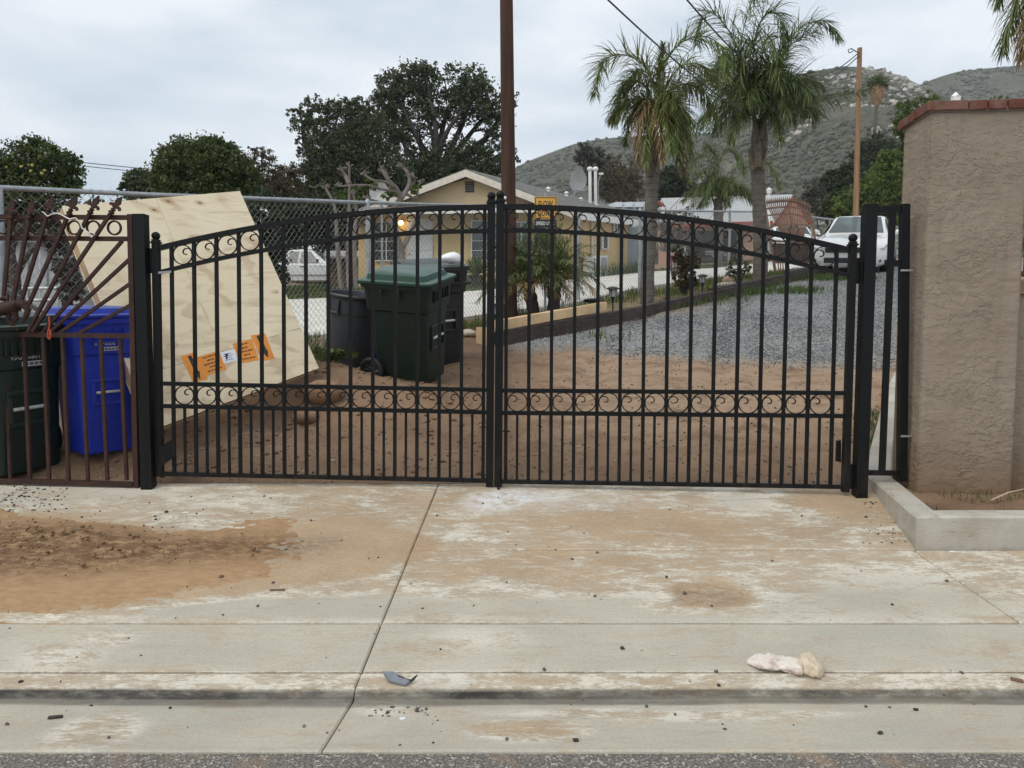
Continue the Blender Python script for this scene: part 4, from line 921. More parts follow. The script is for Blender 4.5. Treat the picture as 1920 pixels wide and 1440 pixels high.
def bin_cart(name, label, loc, rz, body_m, lid_m, text=None, lid_open=0, h=1.06, s=1.0, flat_lid=False, group=None, ts=.048, tilt=9.5):
    """front at local -y; hinge, handle and wheels at +y"""
    t = thing(name, label, 'bin', loc, rz, group); t.rotation_euler = (Matrix.Rotation(R(tilt), 3, 'X') @ Matrix.Rotation(rz, 3, 'Z')).to_euler(); M = xf(t); W = lambda p: np.array(M @ Vector([float(q) for q in p]))
    def put(mb, nm, m, sm=35, lab=None, par=None):
        for i in range(len(mb.v)): mb.v[i] = np.array([W(p) for p in mb.v[i]*s])
        return mb.build(nm, m, par or t, smooth_=sm, label=lab)
    prof = [(.47, .56, .0, .06), (.485, .575, .03, .07), (.53, .63, h*.60, .07), (.545, .645, h*.70, .07), (.575, .69, h*.715, .07), (.60, .72, h*.86, .075), (.61, .735, h*.925, .08), (.655, .79, h*.928, .09), (.66, .795, h*.965, .09)]
    mb = MB(); mb.loft([rrect(w, d, z, r) for w, d, z, r in prof]); put(mb, 'body', body_m)
    # recessed lift pocket with its bar, in the front face
    yF = lambda z: -np.interp(z, [q[2] for q in prof], [q[1]/2 for q in prof])
    zb = h*.44; mb = MB(); 
    for sx in (-1, 1): mb.cbox((sx*.135, yF(zb)-.008, zb), (.035, .03, .20), .006)
    mb.cbox((0, yF(zb+.1)-.008, zb+.115), (.305, .03, .03), .006); mb.cbox((0, yF(zb-.1)-.006, zb-.115), (.305, .03, .03), .006); put(mb, 'lift_pocket', body_m)
    mb = MB(); mb.tube([(-.117, yF(zb)-.014, zb), (.117, yF(zb)-.014, zb)], .013, 10); put(mb, 'lift_bar', P_STEEL)
    mb = MB(); mb.cbox((0, yF(h*.8)-.010, h*.80), (.30, .025, .012), .004)
    for k in range(5): mb.cbox((-.12+.06*k, yF(h*.86)-.006, h*.85), (.010, .02, .10), .003)
    for sx in (-1, 1): mb.cbox((sx*.16, yF(h*.86)-.009, h*.855), (.014, .024, .11), .004)
    put(mb, 'front_ribs', body_m)
    for sx in (-1, 1):
        mb = MB(); mb.cbox((sx*.335, -.06, h*.885), (.014, .04, .085), .004); mb.cbox((sx*.338, .13, h*.885), (.014, .03, .075), .004); put(mb, 'side_rib', body_m)
    # lid, hinged at the back
    def lid_pt(p):
        a = -lid_open; y0, z0 = .38, h*.972; y, z = p[1]-y0, p[2]-z0
        return (p[0], y0+y*math.cos(a)-z*math.sin(a), z0+y*math.sin(a)+z*math.cos(a))
    mb = MB(); z = h*.968; hi = .035 if flat_lid else .085
    rg = [rrect(.675, .81, z, .09), rrect(.695, .83, z+.008, .09), rrect(.695, .83, z+.030, .09), rrect(.665, .80, z+.036, .09), rrect(.60, .68, z+.040, .09, cy=.0), rrect(.57, .64, z+.040+hi*.6, .09, cy=.01), rrect(.50, .52, z+.046+hi*.75, .09, cy=.03), rrect(.26, .30, z+.050+hi*.78, .06, cy=.04)]
    mb.loft([[lid_pt(p) for p in q] for q in rg]); put(mb, 'lid', lid_m)
    mb = MB(); mb.tube([(-.20, .36, h*.93), (-.20, .455, h*.955), (.20, .455, h*.955), (.20, .36, h*.93)], .016, 8); put(mb, 'handle', body_m)
    mb = MB(); mb.tube([(-.315, .30, .125), (.315, .30, .125)], .012, 8); put(mb, 'axle', P_STEEL)
    for sx in (-1, 1):
        rot = np.array([[0, 0, sx], [0, 1, 0], [-sx, 0, 0]], float); c = (sx*.300, .30, .125)
        mb = MB(); mb.lathe([(.125, -.03), (.133, -.015), (.133, .018), (.120, .028), (.098, .028), (.095, .012)], 28, c, rot); wh_ = put(mb, 'wheel', P_TYRE)
        mb = MB(); mb.lathe([(.094, .0), (.094, .018), (.086, .020), (.084, .006), (.035, .010), (.030, .030), (.0, .032)], 24, c, rot)
        for k in range(8):
            a = 2*math.pi*k/8; r_ = np.array([[math.cos(a), -math.sin(a), 0], [math.sin(a), math.cos(a), 0], [0, 0, 1]]); mb.cbox(np.array(c)+rot@r_@np.array([.058, 0, .014]), (.055, .012, .014), .003, rot@r_)
        put(mb, 'hub', P_BLACK, par=wh_)
    if text:
        me = text_mesh(text, ts); v = np.array([q.co for q in me.vertices]); f = [tuple(p.vertices) for p in me.polygons]; x0 = v[:, 0].min(); zt = h*.775
        wmax = v[:, 0].max()-x0
        P = np.stack([v[:, 0]-x0-wmax/2-.02, np.array([yF(zt+q) for q in v[:, 1]])-.003, zt+v[:, 1]], -1); mb = MB(); mb.add(P, f); put(mb, 'number', simple('stencil_white', (.62, .62, .60), .7), 0)
        mb = MB(); mb.box((.03, yF(zt-.03)-.004, zt-.035), (.15, .004, .034)); bl_ = put(mb, 'barcode_label', m_wh, 0); mb = MB()
        for k in range(12): mb.box((-.034+.0115*k, yF(zt-.03)-.0072, zt-.035), (.004+.003*(k % 3), .002, .024))
        put(mb, 'barcode', m_ink, 0, par=bl_)['kind'] = 'stuff'
    return t
def text_mesh(s, size, bold=.0):
    cu_ = bpy.data.curves.new('lettering', 'FONT'); cu_.body = s; cu_.size = size; cu_.resolution_u = 2; cu_.offset = bold
    o = bpy.data.objects.new('lettering', cu_); COL.objects.link(o); dg = bpy.context.evaluated_depsgraph_get(); me = bpy.data.meshes.new_from_object(o.evaluated_get(dg)); bpy.data.objects.remove(o); bpy.data.curves.remove(cu_); return me
def on_ground(u, v, y, dz=0):
    p = at(u, v, y); return (p[0], y, g(p[0], y)+dz)
bin_cart('wheeled_bin', 'dark green wheeled bin numbered 95G behind the brown panel', (-3.76, 5.60, g(-3.76, 5.60)), R(64), P_GREEN, P_GREEN, '95G 10801', h=1.06, tilt=4)
bin_cart('wheeled_bin', 'bright blue wheeled bin behind the brown panel beside the black post', (-3.22, 5.86, g(-3.22, 5.86)), R(50), P_BLUE, P_BLUE, 'R 070000', h=1.37, s=.765, ts=.05, tilt=3)
bin_cart('wheeled_bin', 'dark green wheeled bin with pale lid beside the round grey can', on_ground(772, 700, 8.0, .045), R(70), P_GREEN, P_LID, None, h=1.06, tilt=14)
bin_cart('wheeled_bin', 'black wheeled bin with its lid propped open by a white bag', on_ground(812, 665, 9.0), R(35), P_BLACK, P_BLACK, None, lid_open=-.28, h=1.17, flat_lid=True)
bin_cart('wheeled_bin', 'blue wheeled bin mostly hidden between the grey can and green bin', on_ground(712, 690, 8.85), R(20), P_BLUE, P_BLUE, None, h=.78, s=.88, flat_lid=True)
b0 = at(848, 484, 8.75); mb = MB(); mb.ball(b0+np.array([0, 0, .0]), .118, 18, 11, (1.0, .8, .52), np.array(Matrix.Rotation(.2, 3, 'Y')))
v = mb.v[0]; v += ((fbm(v[:, 0]*9, v[:, 2]*9+v[:, 1]*5)-.5)*.08)[:, None]*np.array([1, 1, 1]); mb.tube([b0+np.array([.06, 0, .0]), b0+np.array([.11, .02, -.05]), b0+np.array([.12, .02, -.08])], [.04, .03, .02], 8)
tag(mb.build('rubbish_bag', simple('white_bag', (.75, .75, .76), .35, .06), None, smooth_=True), 'white plastic bag bulging out of the open black bin', 'bag')
# round grey can leaning towards the green bin
loc = np.array(on_ground(655, 690, 8.45)); can = thing('round_can', 'round grey rubbish can without lid leaning against the green bin', 'bin', loc)
lean = np.array(Matrix.Rotation(R(7.0), 3, 'Y') @ Matrix.Rotation(R(8), 3, 'X'))*1.1
mb = MB(); pr = [(0, .03), (.195, .0), (.20, .012), (.238, .60), (.244, .605), (.252, .755), (.275, .765), (.282, .785), (.272, .80), (.258, .79), (.246, .74), (.232, .60), (.19, .03), (0, .025)]
mb.lathe(pr, 40, loc, lean, False); mb.build('body', P_GREY, can, smooth_=40)
for a in (-2.3, .9):
    mb = MB(); 
    for da, w in ((-.32, .02), (.32, .02)): mb.cbox(loc+lean@np.array([.262*math.cos(a+da), .262*math.sin(a+da), .67]), (.035, .02, .14), .006, lean@np.array(Matrix.Rotation(a+da, 3, 'Z')))
    mb.tube([loc+lean@np.array([.268*math.cos(a+q), .268*math.sin(a+q), .615]) for q in np.linspace(-.36, .36, 7)], .014, 8); mb.build('handle', P_GREY, can, smooth_=40)
# ------------------------------------------------------------------ chain-link fence between the two properties
M_GALV = simple('galvanised', (.34, .36, .37), .45, .18, 14, metal=.55)
M_WIRE = simple('fence_wire', (.27, .28, .27), .5, .15, 20, metal=.4)
FR = [(-60, 349, 5.75), (0, 352, 6.0), (280, 365, 7.0), (475, 372, 7.9), (690, 380, 9.55), (900, 386, 11.6), (1085, 391, 13.6), (1200, 394, 15.0), (1297, 396, 16.7), (1368, 396.5, 18.3), (1430, 397, 20.0)]
FP = [at(*q) for q in FR]
fence = thing('chain_link_fence', 'long galvanised chain-link fence running back from the left to the palms', 'fence', (FP[3][0], FP[3][1], g(*FP[3][:2])))
MB().tube(FP, .021, 10).build('top_rail', M_GALV, fence, smooth_=40)
cum = np.concatenate([[0], np.cumsum([np.linalg.norm((FP[i+1]-FP[i])[:2]) for i in range(len(FP)-1)])])
def fpt(s):
    return np.array([np.interp(s, cum, [p[k] for p in FP]) for k in range(3)])
MESH = .040; nw = int(cum[-1]/MESH)
allv, allf, nv = [], [], 0
WR = .0017
for i in range(nw+1):
    s0 = i*MESH; P = fpt(s0); zb = g(P[0], P[1])+.03; n = int((P[2]+.03-zb)/MESH); t_ = fpt(min(s0+.1, cum[-1]))-fpt(max(s0-.1, 0)); t_[2] = 0; t_ /= np.linalg.norm(t_); nn = np.array([-t_[1], t_[0], 0])
    k = np.arange(n+1); off = np.where((k+i) % 2 == 0, 0, MESH)
    pts = P[None]+t_[None]*off[:, None]+nn[None]*(np.where((k+i) % 2 == 0, 1, -1)*.004)[:, None]; pts[:, 2] = P[2]+.03-MESH*k
    r = np.stack([t_*WR*1.4+0*nn, -t_*WR*.7+nn*WR*1.2, -t_*WR*.7-nn*WR*1.2])
    V = (pts[:, None, :]+r[None]).reshape(-1, 3); b = np.arange(n)[:, None]*3+nv
    q = np.concatenate([np.stack([b+j, b+(j+1) % 3, b+3+(j+1) % 3, b+3+j], -1) for j in range(3)], 1).reshape(-1, 4)
    allv.append(V); allf.append(q); nv += len(V)
mb = MB(); mb.v = [np.vstack(allv)]; mb.f = [tuple(q) for q in np.vstack(allf).tolist()]
o = mb.build('chain_mesh', M_WIRE, fence, kind='stuff')
for u, v0 in ((690, 380), (1085, 391), (1200, 394), (1297, 396), (1368, 396.5)):
    s = np.interp(u, [q[0] for q in FR], cum); p = fpt(s); b = np.array([p[0]+.0, p[1]-.035, g(p[0], p[1])-.1])
    MB().tube([b, p+np.array([0, -.035, -.0])], .030, 10).build('fence_post', M_GALV, fence, smooth_=40)
    MB().lathe([(.034, -.03), (.034, .01), (.02, .035), (.0, .045)], 10, p+np.array([0, -.035, 0])).build('post_cap', M_GALV, fence, smooth_=40)
p = fpt(.25); MB().tube([np.array([p[0], p[1]-.03, g(p[0], p[1])-.1]), p], .03, 10).build('fence_post', M_GALV, fence, smooth_=40)
# a galvanised pipe braced down behind the brown panel
a, b = at(-10, 528, 6.05), at(100, 600, 6.5); tag(MB().tube([a, b, b+(b-a)*.25], .022, 8).build('brace_pipe', M_GALV, None, smooth_=40), 'grey pipe sloping down behind the sunburst bars', 'pipe')
# far stretch behind the cars
FR2 = [(1520, 407, 22.0), (1600, 416, 22.5), (1700, 428, 23.0)]; F2 = [at(*q) for q in FR2]
f2 = thing('chain_link_fence', 'far stretch of chain-link fence behind the white sedan', 'fence', (*F2[1][:2], g(*F2[1][:2])))
MB().tube(F2, .028, 8).build('top_rail', M_GALV, f2, smooth_=40)
for u in (1523, 1556, 1640):
    q = at(u, np.interp(u, [1520, 1600, 1700], [407, 416, 428]), np.interp(u, [1520, 1600, 1700], [22, 22.5, 23])); MB().tube([q, np.array([q[0], q[1], g(q[0], q[1])-.1])], .03, 8).build('fence_post', M_GALV, f2, smooth_=40)
mb = MB(); L2 = np.linalg.norm((F2[-1]-F2[0])[:2])
for i in range(int(L2/.10)):
    s = i*.10/L2; P = F2[0]*(1-s)+F2[-1]*s
    if s < .5: P[2] = np.interp(s, [0, .45, 1], [F2[0][2], F2[1][2], F2[2][2]])
    P[2] = np.interp(P[0], [q[0] for q in F2], [q[2] for q in F2]); zb = g(P[0], P[1]); n = int((P[2]-zb)/.05)
    mb.tube([P+np.array([.10*((k+i) % 2), 0, -.05*k]) for k in range(n+1)], .0035, 3, False)
mb.build('chain_mesh', M_WIRE, f2, kind='stuff')
# ------------------------------------------------------------------ poles, wires, warning sign
def m_polewood(name, a, b):
    t = NT(name); n = t.noise(1, 7, .65, dist=.2, stretch=(22, 22, .8)); f = t.noise(1, 4, .6, stretch=(90, 90, 2.2)); big = t.noise(.8, 4, .6)
    c = t.mix(t.ramp(n, .32, .68), a, b); c = t.mix(t.math('MULTIPLY', t.ramp(f, .56, .72), .7), c, tuple(q*.3 for q in a)); c = t.mix(t.math('MULTIPLY', t.ramp(big, .5, .7), .4), c, tuple(q*.55 for q in b))
    t.col(c).rough(.85).spec(.2).bump(t.math('ADD', n, f), .6, .012); return t.m
M_POLE = m_polewood('dark_pole_wood', (.082, .041, .029), (.046, .026, .020))
yp = 11.2; top = at(949.5, -160, yp); bot = at(956, 612, yp)
bot[2] = g(bot[0], yp)-.3; ax = at(953.5, 372, yp)-at(949.5, 0, yp); ax = ax/ax[2]
P_at = lambda z: at(953.5, 372, yp)+ax*(z-at(953.5, 372, yp)[2])
r0 = (at(966.5, 330, yp)-at(940, 330, yp))[0]/2
pole = tag(MB().tube([P_at(z) for z in np.linspace(bot[2], top[2], 26)], list(np.linspace(r0*1.12, r0*.86, 26)), 22).build('utility_pole', M_POLE, None, smooth_=40), 'thick dark brown wooden utility pole rising behind the middle of the gate', 'pole')
wh2 = simple('white_insulator', (.75, .75, .74), .4)
for v in (371, 381):
    q = at(947, v, yp-.22); tag(MB().ball(q, .022, 10, 7, (1, 1, 1.1)).build('insulator', wh2, None, smooth_=True), 'small round white knob on the dark pole, %s of the two' % ('upper' if v == 371 else 'lower'), 'knob')
yf = 21.5; M_POLE2 = m_polewood('orange_pole_wood', (.33, .20, .115), (.21, .125, .075))
a, b = at(1612, 90, yf), at(1605, 420, yf); b[2] = g(b[0], yf)-.2
d = (a-b); rr = (at(1616.5, 95, yf)-at(1607.5, 95, yf))[0]/2
p2 = thing('utility_pole', 'thin orange brown wooden pole standing behind the white sedan', 'pole', b)
MB().tube([b+d*s for s in np.linspace(0, 1, 12)], list(np.linspace(rr*1.25, rr*.95, 12)), 16).build('shaft', M_POLE2, p2, smooth_=40)
m_cable = simple('cable_black', (.02, .02, .022), .6)
MB().tube([a+np.array([-rr*1.2, -.02, -.12]), a+np.array([-.25, -.02, -.02]), a+np.array([-.33, -.02, -.06]), a+np.array([-.30, -.02, -.14]), a+np.array([-.2, -.02, -.1])], .014, 6).build('cable_loop', m_cable, p2, smooth_=60)
def cable(p, q, sag, r, label, n=24):
    pts = [p*(1-s)+q*s-np.array([0, 0, 1])*sag*4*s*(1-s) for s in np.linspace(0, 1, n)]
    return tag(MB().tube(pts, r, 5).build('overhead_wire', m_cable, None, smooth_=60), label, 'wire')
cable(a+np.array([0, 0, -.1]), at(1424, 150, 16.15), .35, .014, 'sagging wire from the orange pole to the palms, upper of two')
cable(a+np.array([0, 0, -.2]), at(1424, 240, 16.15), .1, .014, 'wire running down steeply from the orange pole towards the palm')
cable(at(1130, -10, 9.0), at(1424, 232, 16.1), .1, .011, 'overhead wire crossing the sky left of the tall palms')
cable(at(1280, -10, 9.0), at(1424, 140, 16.1), .05, .011, 'short overhead wire meeting the top of the larger palm')
cable(at(-300, 252, 36), at(640, 347, 50), .2, .022, 'thin wire between the fruit tree and the dome tree, upper of two'); cable(at(-300, 258, 36), at(640, 354, 50), .2, .02, 'thin wire between the fruit tree and the dome tree, lower of two')
# yellow sign
ys_ = 12.6; S0, S1 = at(1002, 370, ys_), at(1044, 370, ys_); sw = S1[0]-S0[0]; zt = float(at(1020, 368.5, ys_)[2]); z_mid = float(at(1020, 411, ys_)[2]); zbk = float(at(1020, 466, ys_)[2]); cx = (S0[0]+S1[0])/2
sign = thing('warning_sign', 'yellow SLOW DOWN sign with a black speed limit plate on the chain-link fence', 'sign', (cx, ys_, zbk))
m_y = simple('sign_yellow', (.66, .36, .055), .5, .06); m_w = simple('sign_white', (.72, .72, .70), .5, .03); m_k = simple('sign_black', (.016, .016, .017), .5)
def rplate(w, z0, z1, r, y, th):
    zc = (z0+z1)/2; h_ = z1-z0; p = [(cx+x, y, zc+q) for x, q, _ in rrect(w, h_, 0, r)]; return MB().prism(p, (0, 0, 0), (0, th, 0))
rplate(sw, z_mid, zt, .02, ys_, .004).build('sign_plate', m_y, sign); 
rplate(sw, zbk, z_mid-.002, .012, ys_, .004).build('speed_plate', m_k, sign)
def ring_frame(w, z0, z1, th, y):
    mb = MB(); 
    for q in ((cx, (z1-th/2)), (cx, (z0+th/2))): mb.box((q[0], y, q[1]), (w, .002, th))
    for sx in (-1, 1): mb.box((cx+sx*(w/2-th/2), y, (z0+z1)/2), (th, .002, z1-z0-2*th))
    return mb
ring_frame(sw*.95, z_mid+.012, zt-.012, .012, ys_-.0015).build('sign_border', m_k, sign)
def letter(s, z, hgt, wid, m, y, par, nm='lettering'):
    me = text_mesh(s, 1.0, .018); v = np.array([q.co for q in me.vertices]); f = [tuple(p.vertices) for p in me.polygons]; lo, hi_ = v.min(0), v.max(0)
    P = np.stack([cx+(v[:, 0]-(lo[0]+hi_[0])/2)/(hi_[0]-lo[0])*wid, np.full(len(v), y), z+(v[:, 1]-lo[1])/(hi_[1]-lo[1])*hgt], -1); MB().add(P, f).build(nm, m, par)
H_ = zt-z_mid
letter('SLOW', zt-H_*.46, H_*.28, sw*.66, m_k, ys_-.003, sign); letter('DOWN', zt-H_*.88, H_*.28, sw*.66, m_k, ys_-.003, sign)
hb = z_mid-zbk; letter('SPEED LIMIT', z_mid-hb*.20, hb*.12, sw*.86, m_w, ys_-.003, sign); letter('5', z_mid-hb*.50, hb*.22, sw*.18, m_w, ys_-.003, sign)
pz = MB(); pz.box((cx, ys_+.03, (zt-.1+g(cx, ys_))/2), (.04, .04, zt-.1-g(cx, ys_)+.3)); pz.build('sign_post', M_GALV, sign)
# ------------------------------------------------------------------ houses and sheds
def wallmat(name, c, stain=(.3, .24, .17)):
    t = NT(name); n = t.noise(1.4, 5, .6); c2 = t.mix(t.ramp(n, .3, .7), c, tuple(q*.88 for q in c)); c2 = t.mix(t.math('MULTIPLY', t.ramp(t.noise(2, 5, .65, stretch=(3, 3, .5)), .55, .75), .3), c2, stain)
    t.col(c2).rough(.9).spec(.2).bump(t.noise(60, 4, .6), .25, .01); return t.m
M_TAN = wallmat('tan_stucco', (.74, .54, .28)); M_TAN2 = wallmat('tan_stucco_gable', (.74, .575, .36)); M_TRIM = simple('cream_trim', (.58, .53, .45), .7, .1); M_WHT = simple('white_trim', (.72, .71, .68), .6, .06)
def shingle(name, a, b):
    t = NT(name); br = t.n('ShaderNodeTexBrick'); mp = t.n('ShaderNodeMapping'); t.l(t.pos, mp.inputs[0]); t.l(mp.outputs[0], br.inputs[0])
    n = t.noise(9, 5, .7); c = t.mix(t.ramp(n, .3, .7), a, b); t.col(c).rough(.92).spec(.2).bump(t.noise(30, 4, .7), .5, .02); return t.m
M_SHIN = shingle('grey_shingle', (.115, .112, .105), (.20, .195, .185)); M_GLASS = None
def m_glass(name, c=(.05, .06, .065)):
    t = NT(name); n = t.noise(1.6, 3, .5); t.col(t.mix(t.ramp(n, .4, .6), c, tuple(q*.5 for q in c))).rough(.08).spec(.6); return t.m
M_GLASS = m_glass('window_glass', (.10, .115, .12))
HA, HB = (float(at(668, 500, 24.2)[0]), 24.2), (float(at(1052, 500, 23.0)[0]), 23.0)
PH = lambda u, v: pl(u, v, HA, HB)
hd = np.array([HB[0]-HA[0], HB[1]-HA[1], 0]); hd /= np.linalg.norm(hd); hn = np.array([-hd[1], hd[0], 0])
house = thing('house', 'tan stucco bungalow with a grey gable roof and lit porch lamp behind the fence', 'house', PH(860, 545))
E1 = at(1052, 398, 23.0); E2 = at(1196, 412, 26.4); W2 = (E2[0]-.25, E2[1]+.1)
apex = PH(880, 333); eL, eR = PH(672, 408), PH(1052, 400)
MB().prism([PH(672, 560), PH(1052, 560), eR, apex, eL], hn*0, hn*.2).build('front_wall', M_TAN, house)
MB().prism([PH(712, 386), PH(1040, 386), apex+np.array([0, 0, -.02])], hn*-.03, hn*-.004).build('gable_wall', M_TAN2, house)
SBa, SBb = (HB[0], HB[1]), (W2[0], W2[1]); PSB = lambda u, v: pl(u, v, SBa, SBb)
sd_ = np.array([SBb[0]-SBa[0], SBb[1]-SBa[1], 0]); sd_ /= np.linalg.norm(sd_); sn_ = np.array([-sd_[1], sd_[0], 0])
MB().prism([PSB(1053, 560), PSB(1179, 540), PSB(1179, 410), PSB(1053, 398)], sn_*.005, sn_*.2).build('side_wall', M_TAN, house)
# roof: two planes with their thickness, front rakes
RG = at(1138, 384, 30.5); ar = PH(880, 322)-hn*.45; rr_ = at(1082, 396, 22.4); rl_ = PH(655, 408)-hn*.45
RL2 = rl_+(RG-ar)
dn = np.array([0, 0, -.10])
MB().prism([ar, RG, E2+np.array([.2, 0, .02]), rr_], (0, 0, 0), dn).build('roof', M_SHIN, house); MB().prism([ar+np.array([0, 0, -.004]), rl_, RL2, RG+np.array([-.02, .02, -.01])], (0, 0, 0), dn).build('roof', M_SHIN, house)
for a, b in ((ar, rl_), (ar, rr_)):
    MB().prism([a+np.array([0, -.03, -.045]), b+np.array([0, -.03, -.045]), b+np.array([0, -.03, -.25]), a+np.array([0, -.03, -.25])], (0, 0, 0), (0, -.05, 0)).build('rake_board', M_TRIM, house)
a, b = rr_+np.array([.01, -.02, -.04]), E2+np.array([.2, -.04, -.04]); MB().prism([a, b, b+np.array([0, 0, -.20]), a+np.array([0, 0, -.20])], (0, 0, 0), (.03, -.05, 0)).build('fascia', M_WHT, house)
# pent roof over the front with its white fascia
q0, q1 = PH(690, 385), PH(1046, 382); f0, f1 = PH(690, 401)-hn*.9, PH(1050, 396)-hn*.9
q0 = q0-hn*.04; q1 = q1-hn*.04
MB().prism([q0, q1, f1, f0], (0, 0, 0), (0, 0, -.06)).build('pent_roof', M_SHIN, house)
MB().prism([f0+np.array([0, 0, -.02]), f1+np.array([0, 0, -.02]), f1+np.array([0, 0, -.17]), f0+np.array([0, 0, -.17])], hn*-.05, hn*-.002).build('fascia', M_WHT, house)
# gable vent with slats
vt = MB().prism([PH(873, 341), PH(889.5, 341), PH(889.5, 361), PH(873, 361)], hn*-.036, hn*-.05).build('gable_vent', simple('vent_dark', (.05, .048, .045), .8), house)
for v in (343, 347.5, 352, 356.5):
    MB().prism([PH(874, v), PH(888.5, v), PH(888.5, v+2.2), PH(874, v+2.2)], hn*-.052, hn*-.075).build('slat', simple('vent_grey', (.22, .21, .19), .7), vt)
def window(u0, v0, u1, v1, P, nn, par, nu=2, nv=3, frame=M_WHT, glass=None, out=-.03, bars=True, fw=2.2):
    w = MB().prism([P(u0, v0), P(u1, v0), P(u1, v1), P(u0, v1)], nn*out, nn*(out-.02)).build('window', glass or M_GLASS, par)
    fr_ = MB()
    for (a, b, c, d) in ((u0-fw, v0-fw, u1+fw, v0), (u0-fw, v1, u1+fw, v1+fw), (u0-fw, v0, u0, v1), (u1, v0, u1+fw, v1)):
        fr_.prism([P(a, b), P(c, b), P(c, d), P(a, d)], nn*out, nn*(out-.045))
    fr_.build('frame', frame, w)
    if bars:
        mb = MB()
        for i in range(1, nu): x = u0+(u1-u0)*i/nu; mb.prism([P(x-.9, v0), P(x+.9, v0), P(x+.9, v1), P(x-.9, v1)], nn*(out-.022), nn*(out-.036))
        for j in range(1, nv): y = v0+(v1-v0)*j/nv; mb.prism([P(u0, y-.5), P(u1, y-.5), P(u1, y+.5), P(u0, y+.5)], nn*(out-.0225), nn*(out-.033))
        mb.build('glazing_bar', frame, w)
    return w
window(704, 418, 747, 488, PH, hn, house, 2, 4); window(886, 416, 938, 488, PH, hn, house, 2, 4); window(966, 418, 990, 486, PH, hn, house, 2, 3)
window(1006, 424, 1028, 470, PH, hn, house, 2, 3)
window(1150, 420, 1159, 438, PSB, sn_, house, 2, 1); window(1128, 440, 1136, 466, PSB, sn_, house, 1, 1, bars=False)
dr = MB().prism([PH(764, 410), PH(812, 410), PH(812, 540), PH(764, 540)], hn*-.02, hn*-.06).build('door', simple('white_door', (.66, .67, .68), .5, .06), house)
for (a, b, c, d) in ((768, 418, 784, 470), (790, 418, 807, 470), (768, 478, 784, 530), (790, 478, 807, 530)):
    MB().prism([PH(a, b), PH(c, b), PH(c, d), PH(a, d)], hn*-.061, hn*-.075).build('door_panel', simple('white_door', (0, 0, 0)), dr)
MB().ball(PH(769, 476)-hn*.1, .04, 8, 6).build('handle', P_STEEL, dr)
c = PH(755, 419)-hn*.16
lamp = MB().box(PH(755, 415)-hn*.08, (.10, .14, .06)).build('porch_lamp', simple('lamp_metal', (.06, .05, .045), .4, metal=.5), house)
t = NT('lamp_glow'); t.col((.8, .7, .5)); t.b.inputs['Emission Color'].default_value = (1, .66, .26, 1); t.b.inputs['Emission Strength'].default_value = 6
MB().ball(c, .075, 12, 8).build('bulb', t.m, lamp, smooth_=True)
ld = bpy.data.lights.new('porch_light', 'POINT'); ld.energy = 2; ld.color = (1, .68, .32); ld.shadow_soft_size = .08; lo_ = bpy.data.objects.new('porch_light', ld); COL.objects.link(lo_); lo_.location = [float(q) for q in c-hn*.12]
MB().tube([PSB(1108, 418)-sn_*.05, PSB(1108, 480)-sn_*.05], .04, 8).build('downspout', M_WHT, house, smooth_=40)
# roof gear
for u, y in ((1106, 26.3), (1116.5, 26.6)):
    b_, t_ = at(u+1, 386, y), at(u, 317, y); k = thing('vent_pipe', 'tall white flue on the bungalow roof, %s of the two' % ('left' if u < 1110 else 'right'), 'flue', b_, 0, 'white flues on the bungalow roof')
    MB().tube([b_+np.array([0, 0, -.5]), t_], .055, 10).build('pipe', M_WHT, k, smooth_=40); MB().ball(t_, .105, 12, 8, (1, 1, .8)).build('cap', M_WHT, k, smooth_=True); MB().lathe([(.16, -.06), (.07, .05)], 12, b_).build('flashing', M_WHT, k, smooth_=40)
def dish(u, v, r, y, label, tilt, arm):
    c = at(u, v, y); k = thing('satellite_dish', label, 'dish', c); rot = np.array(Matrix.Rotation(R(tilt[0]), 3, 'Z') @ Matrix.Rotation(R(tilt[1]), 3, 'X'))
    mb = MB(); mb.lathe([(0, 0), (r*.4, .012), (r*.75, .045), (r, .09), (r, .098), (r*.75, .055), (0, .012)], 26, c, rot, False); mb.build('reflector', simple('dish_grey', (.42, .43, .42), .5), k, smooth_=60)
    MB().tube([c+rot@np.array([0, -r*.9, .06]), c+rot@np.array([0, -r*.75, .5])], .02, 6).build('feed_arm', M_GALV, k); MB().cbox(c+rot@np.array([0, -r*.72, .52]), (.09, .07, .10), .01, rot).build('feed_horn', M_GALV, k)
    MB().tube([c-np.array([0, -.04, 0]), c+np.array(arm[0]), c+np.array(arm[1])], .03, 8).build('mast', M_GALV, k, smooth_=50)
dish(1081, 339, .36, 26.0, 'grey satellite dish standing on the bungalow roof by the white flues', (35, 105), ((0, .1, -.35), (-.35, .15, -.85)))
dish(714, 361, .30, 21.0, 'pale satellite dish behind the bare tree left of the bungalow', (-20, 100), ((0, .1, -.3), (0, .1, -3.0)))
for u, v, y in ((1028, 357, 25.2), (1062, 365, 26), (1089, 376, 26)):
    b_ = at(u, v+6, y); MB().lathe([(.11, -.25), (.09, -.02), (.06, .0), (.06, .14), (.10, .15), (.02, .22)], 10, b_).build('roof_vent', M_WHT, house, smooth_=40)
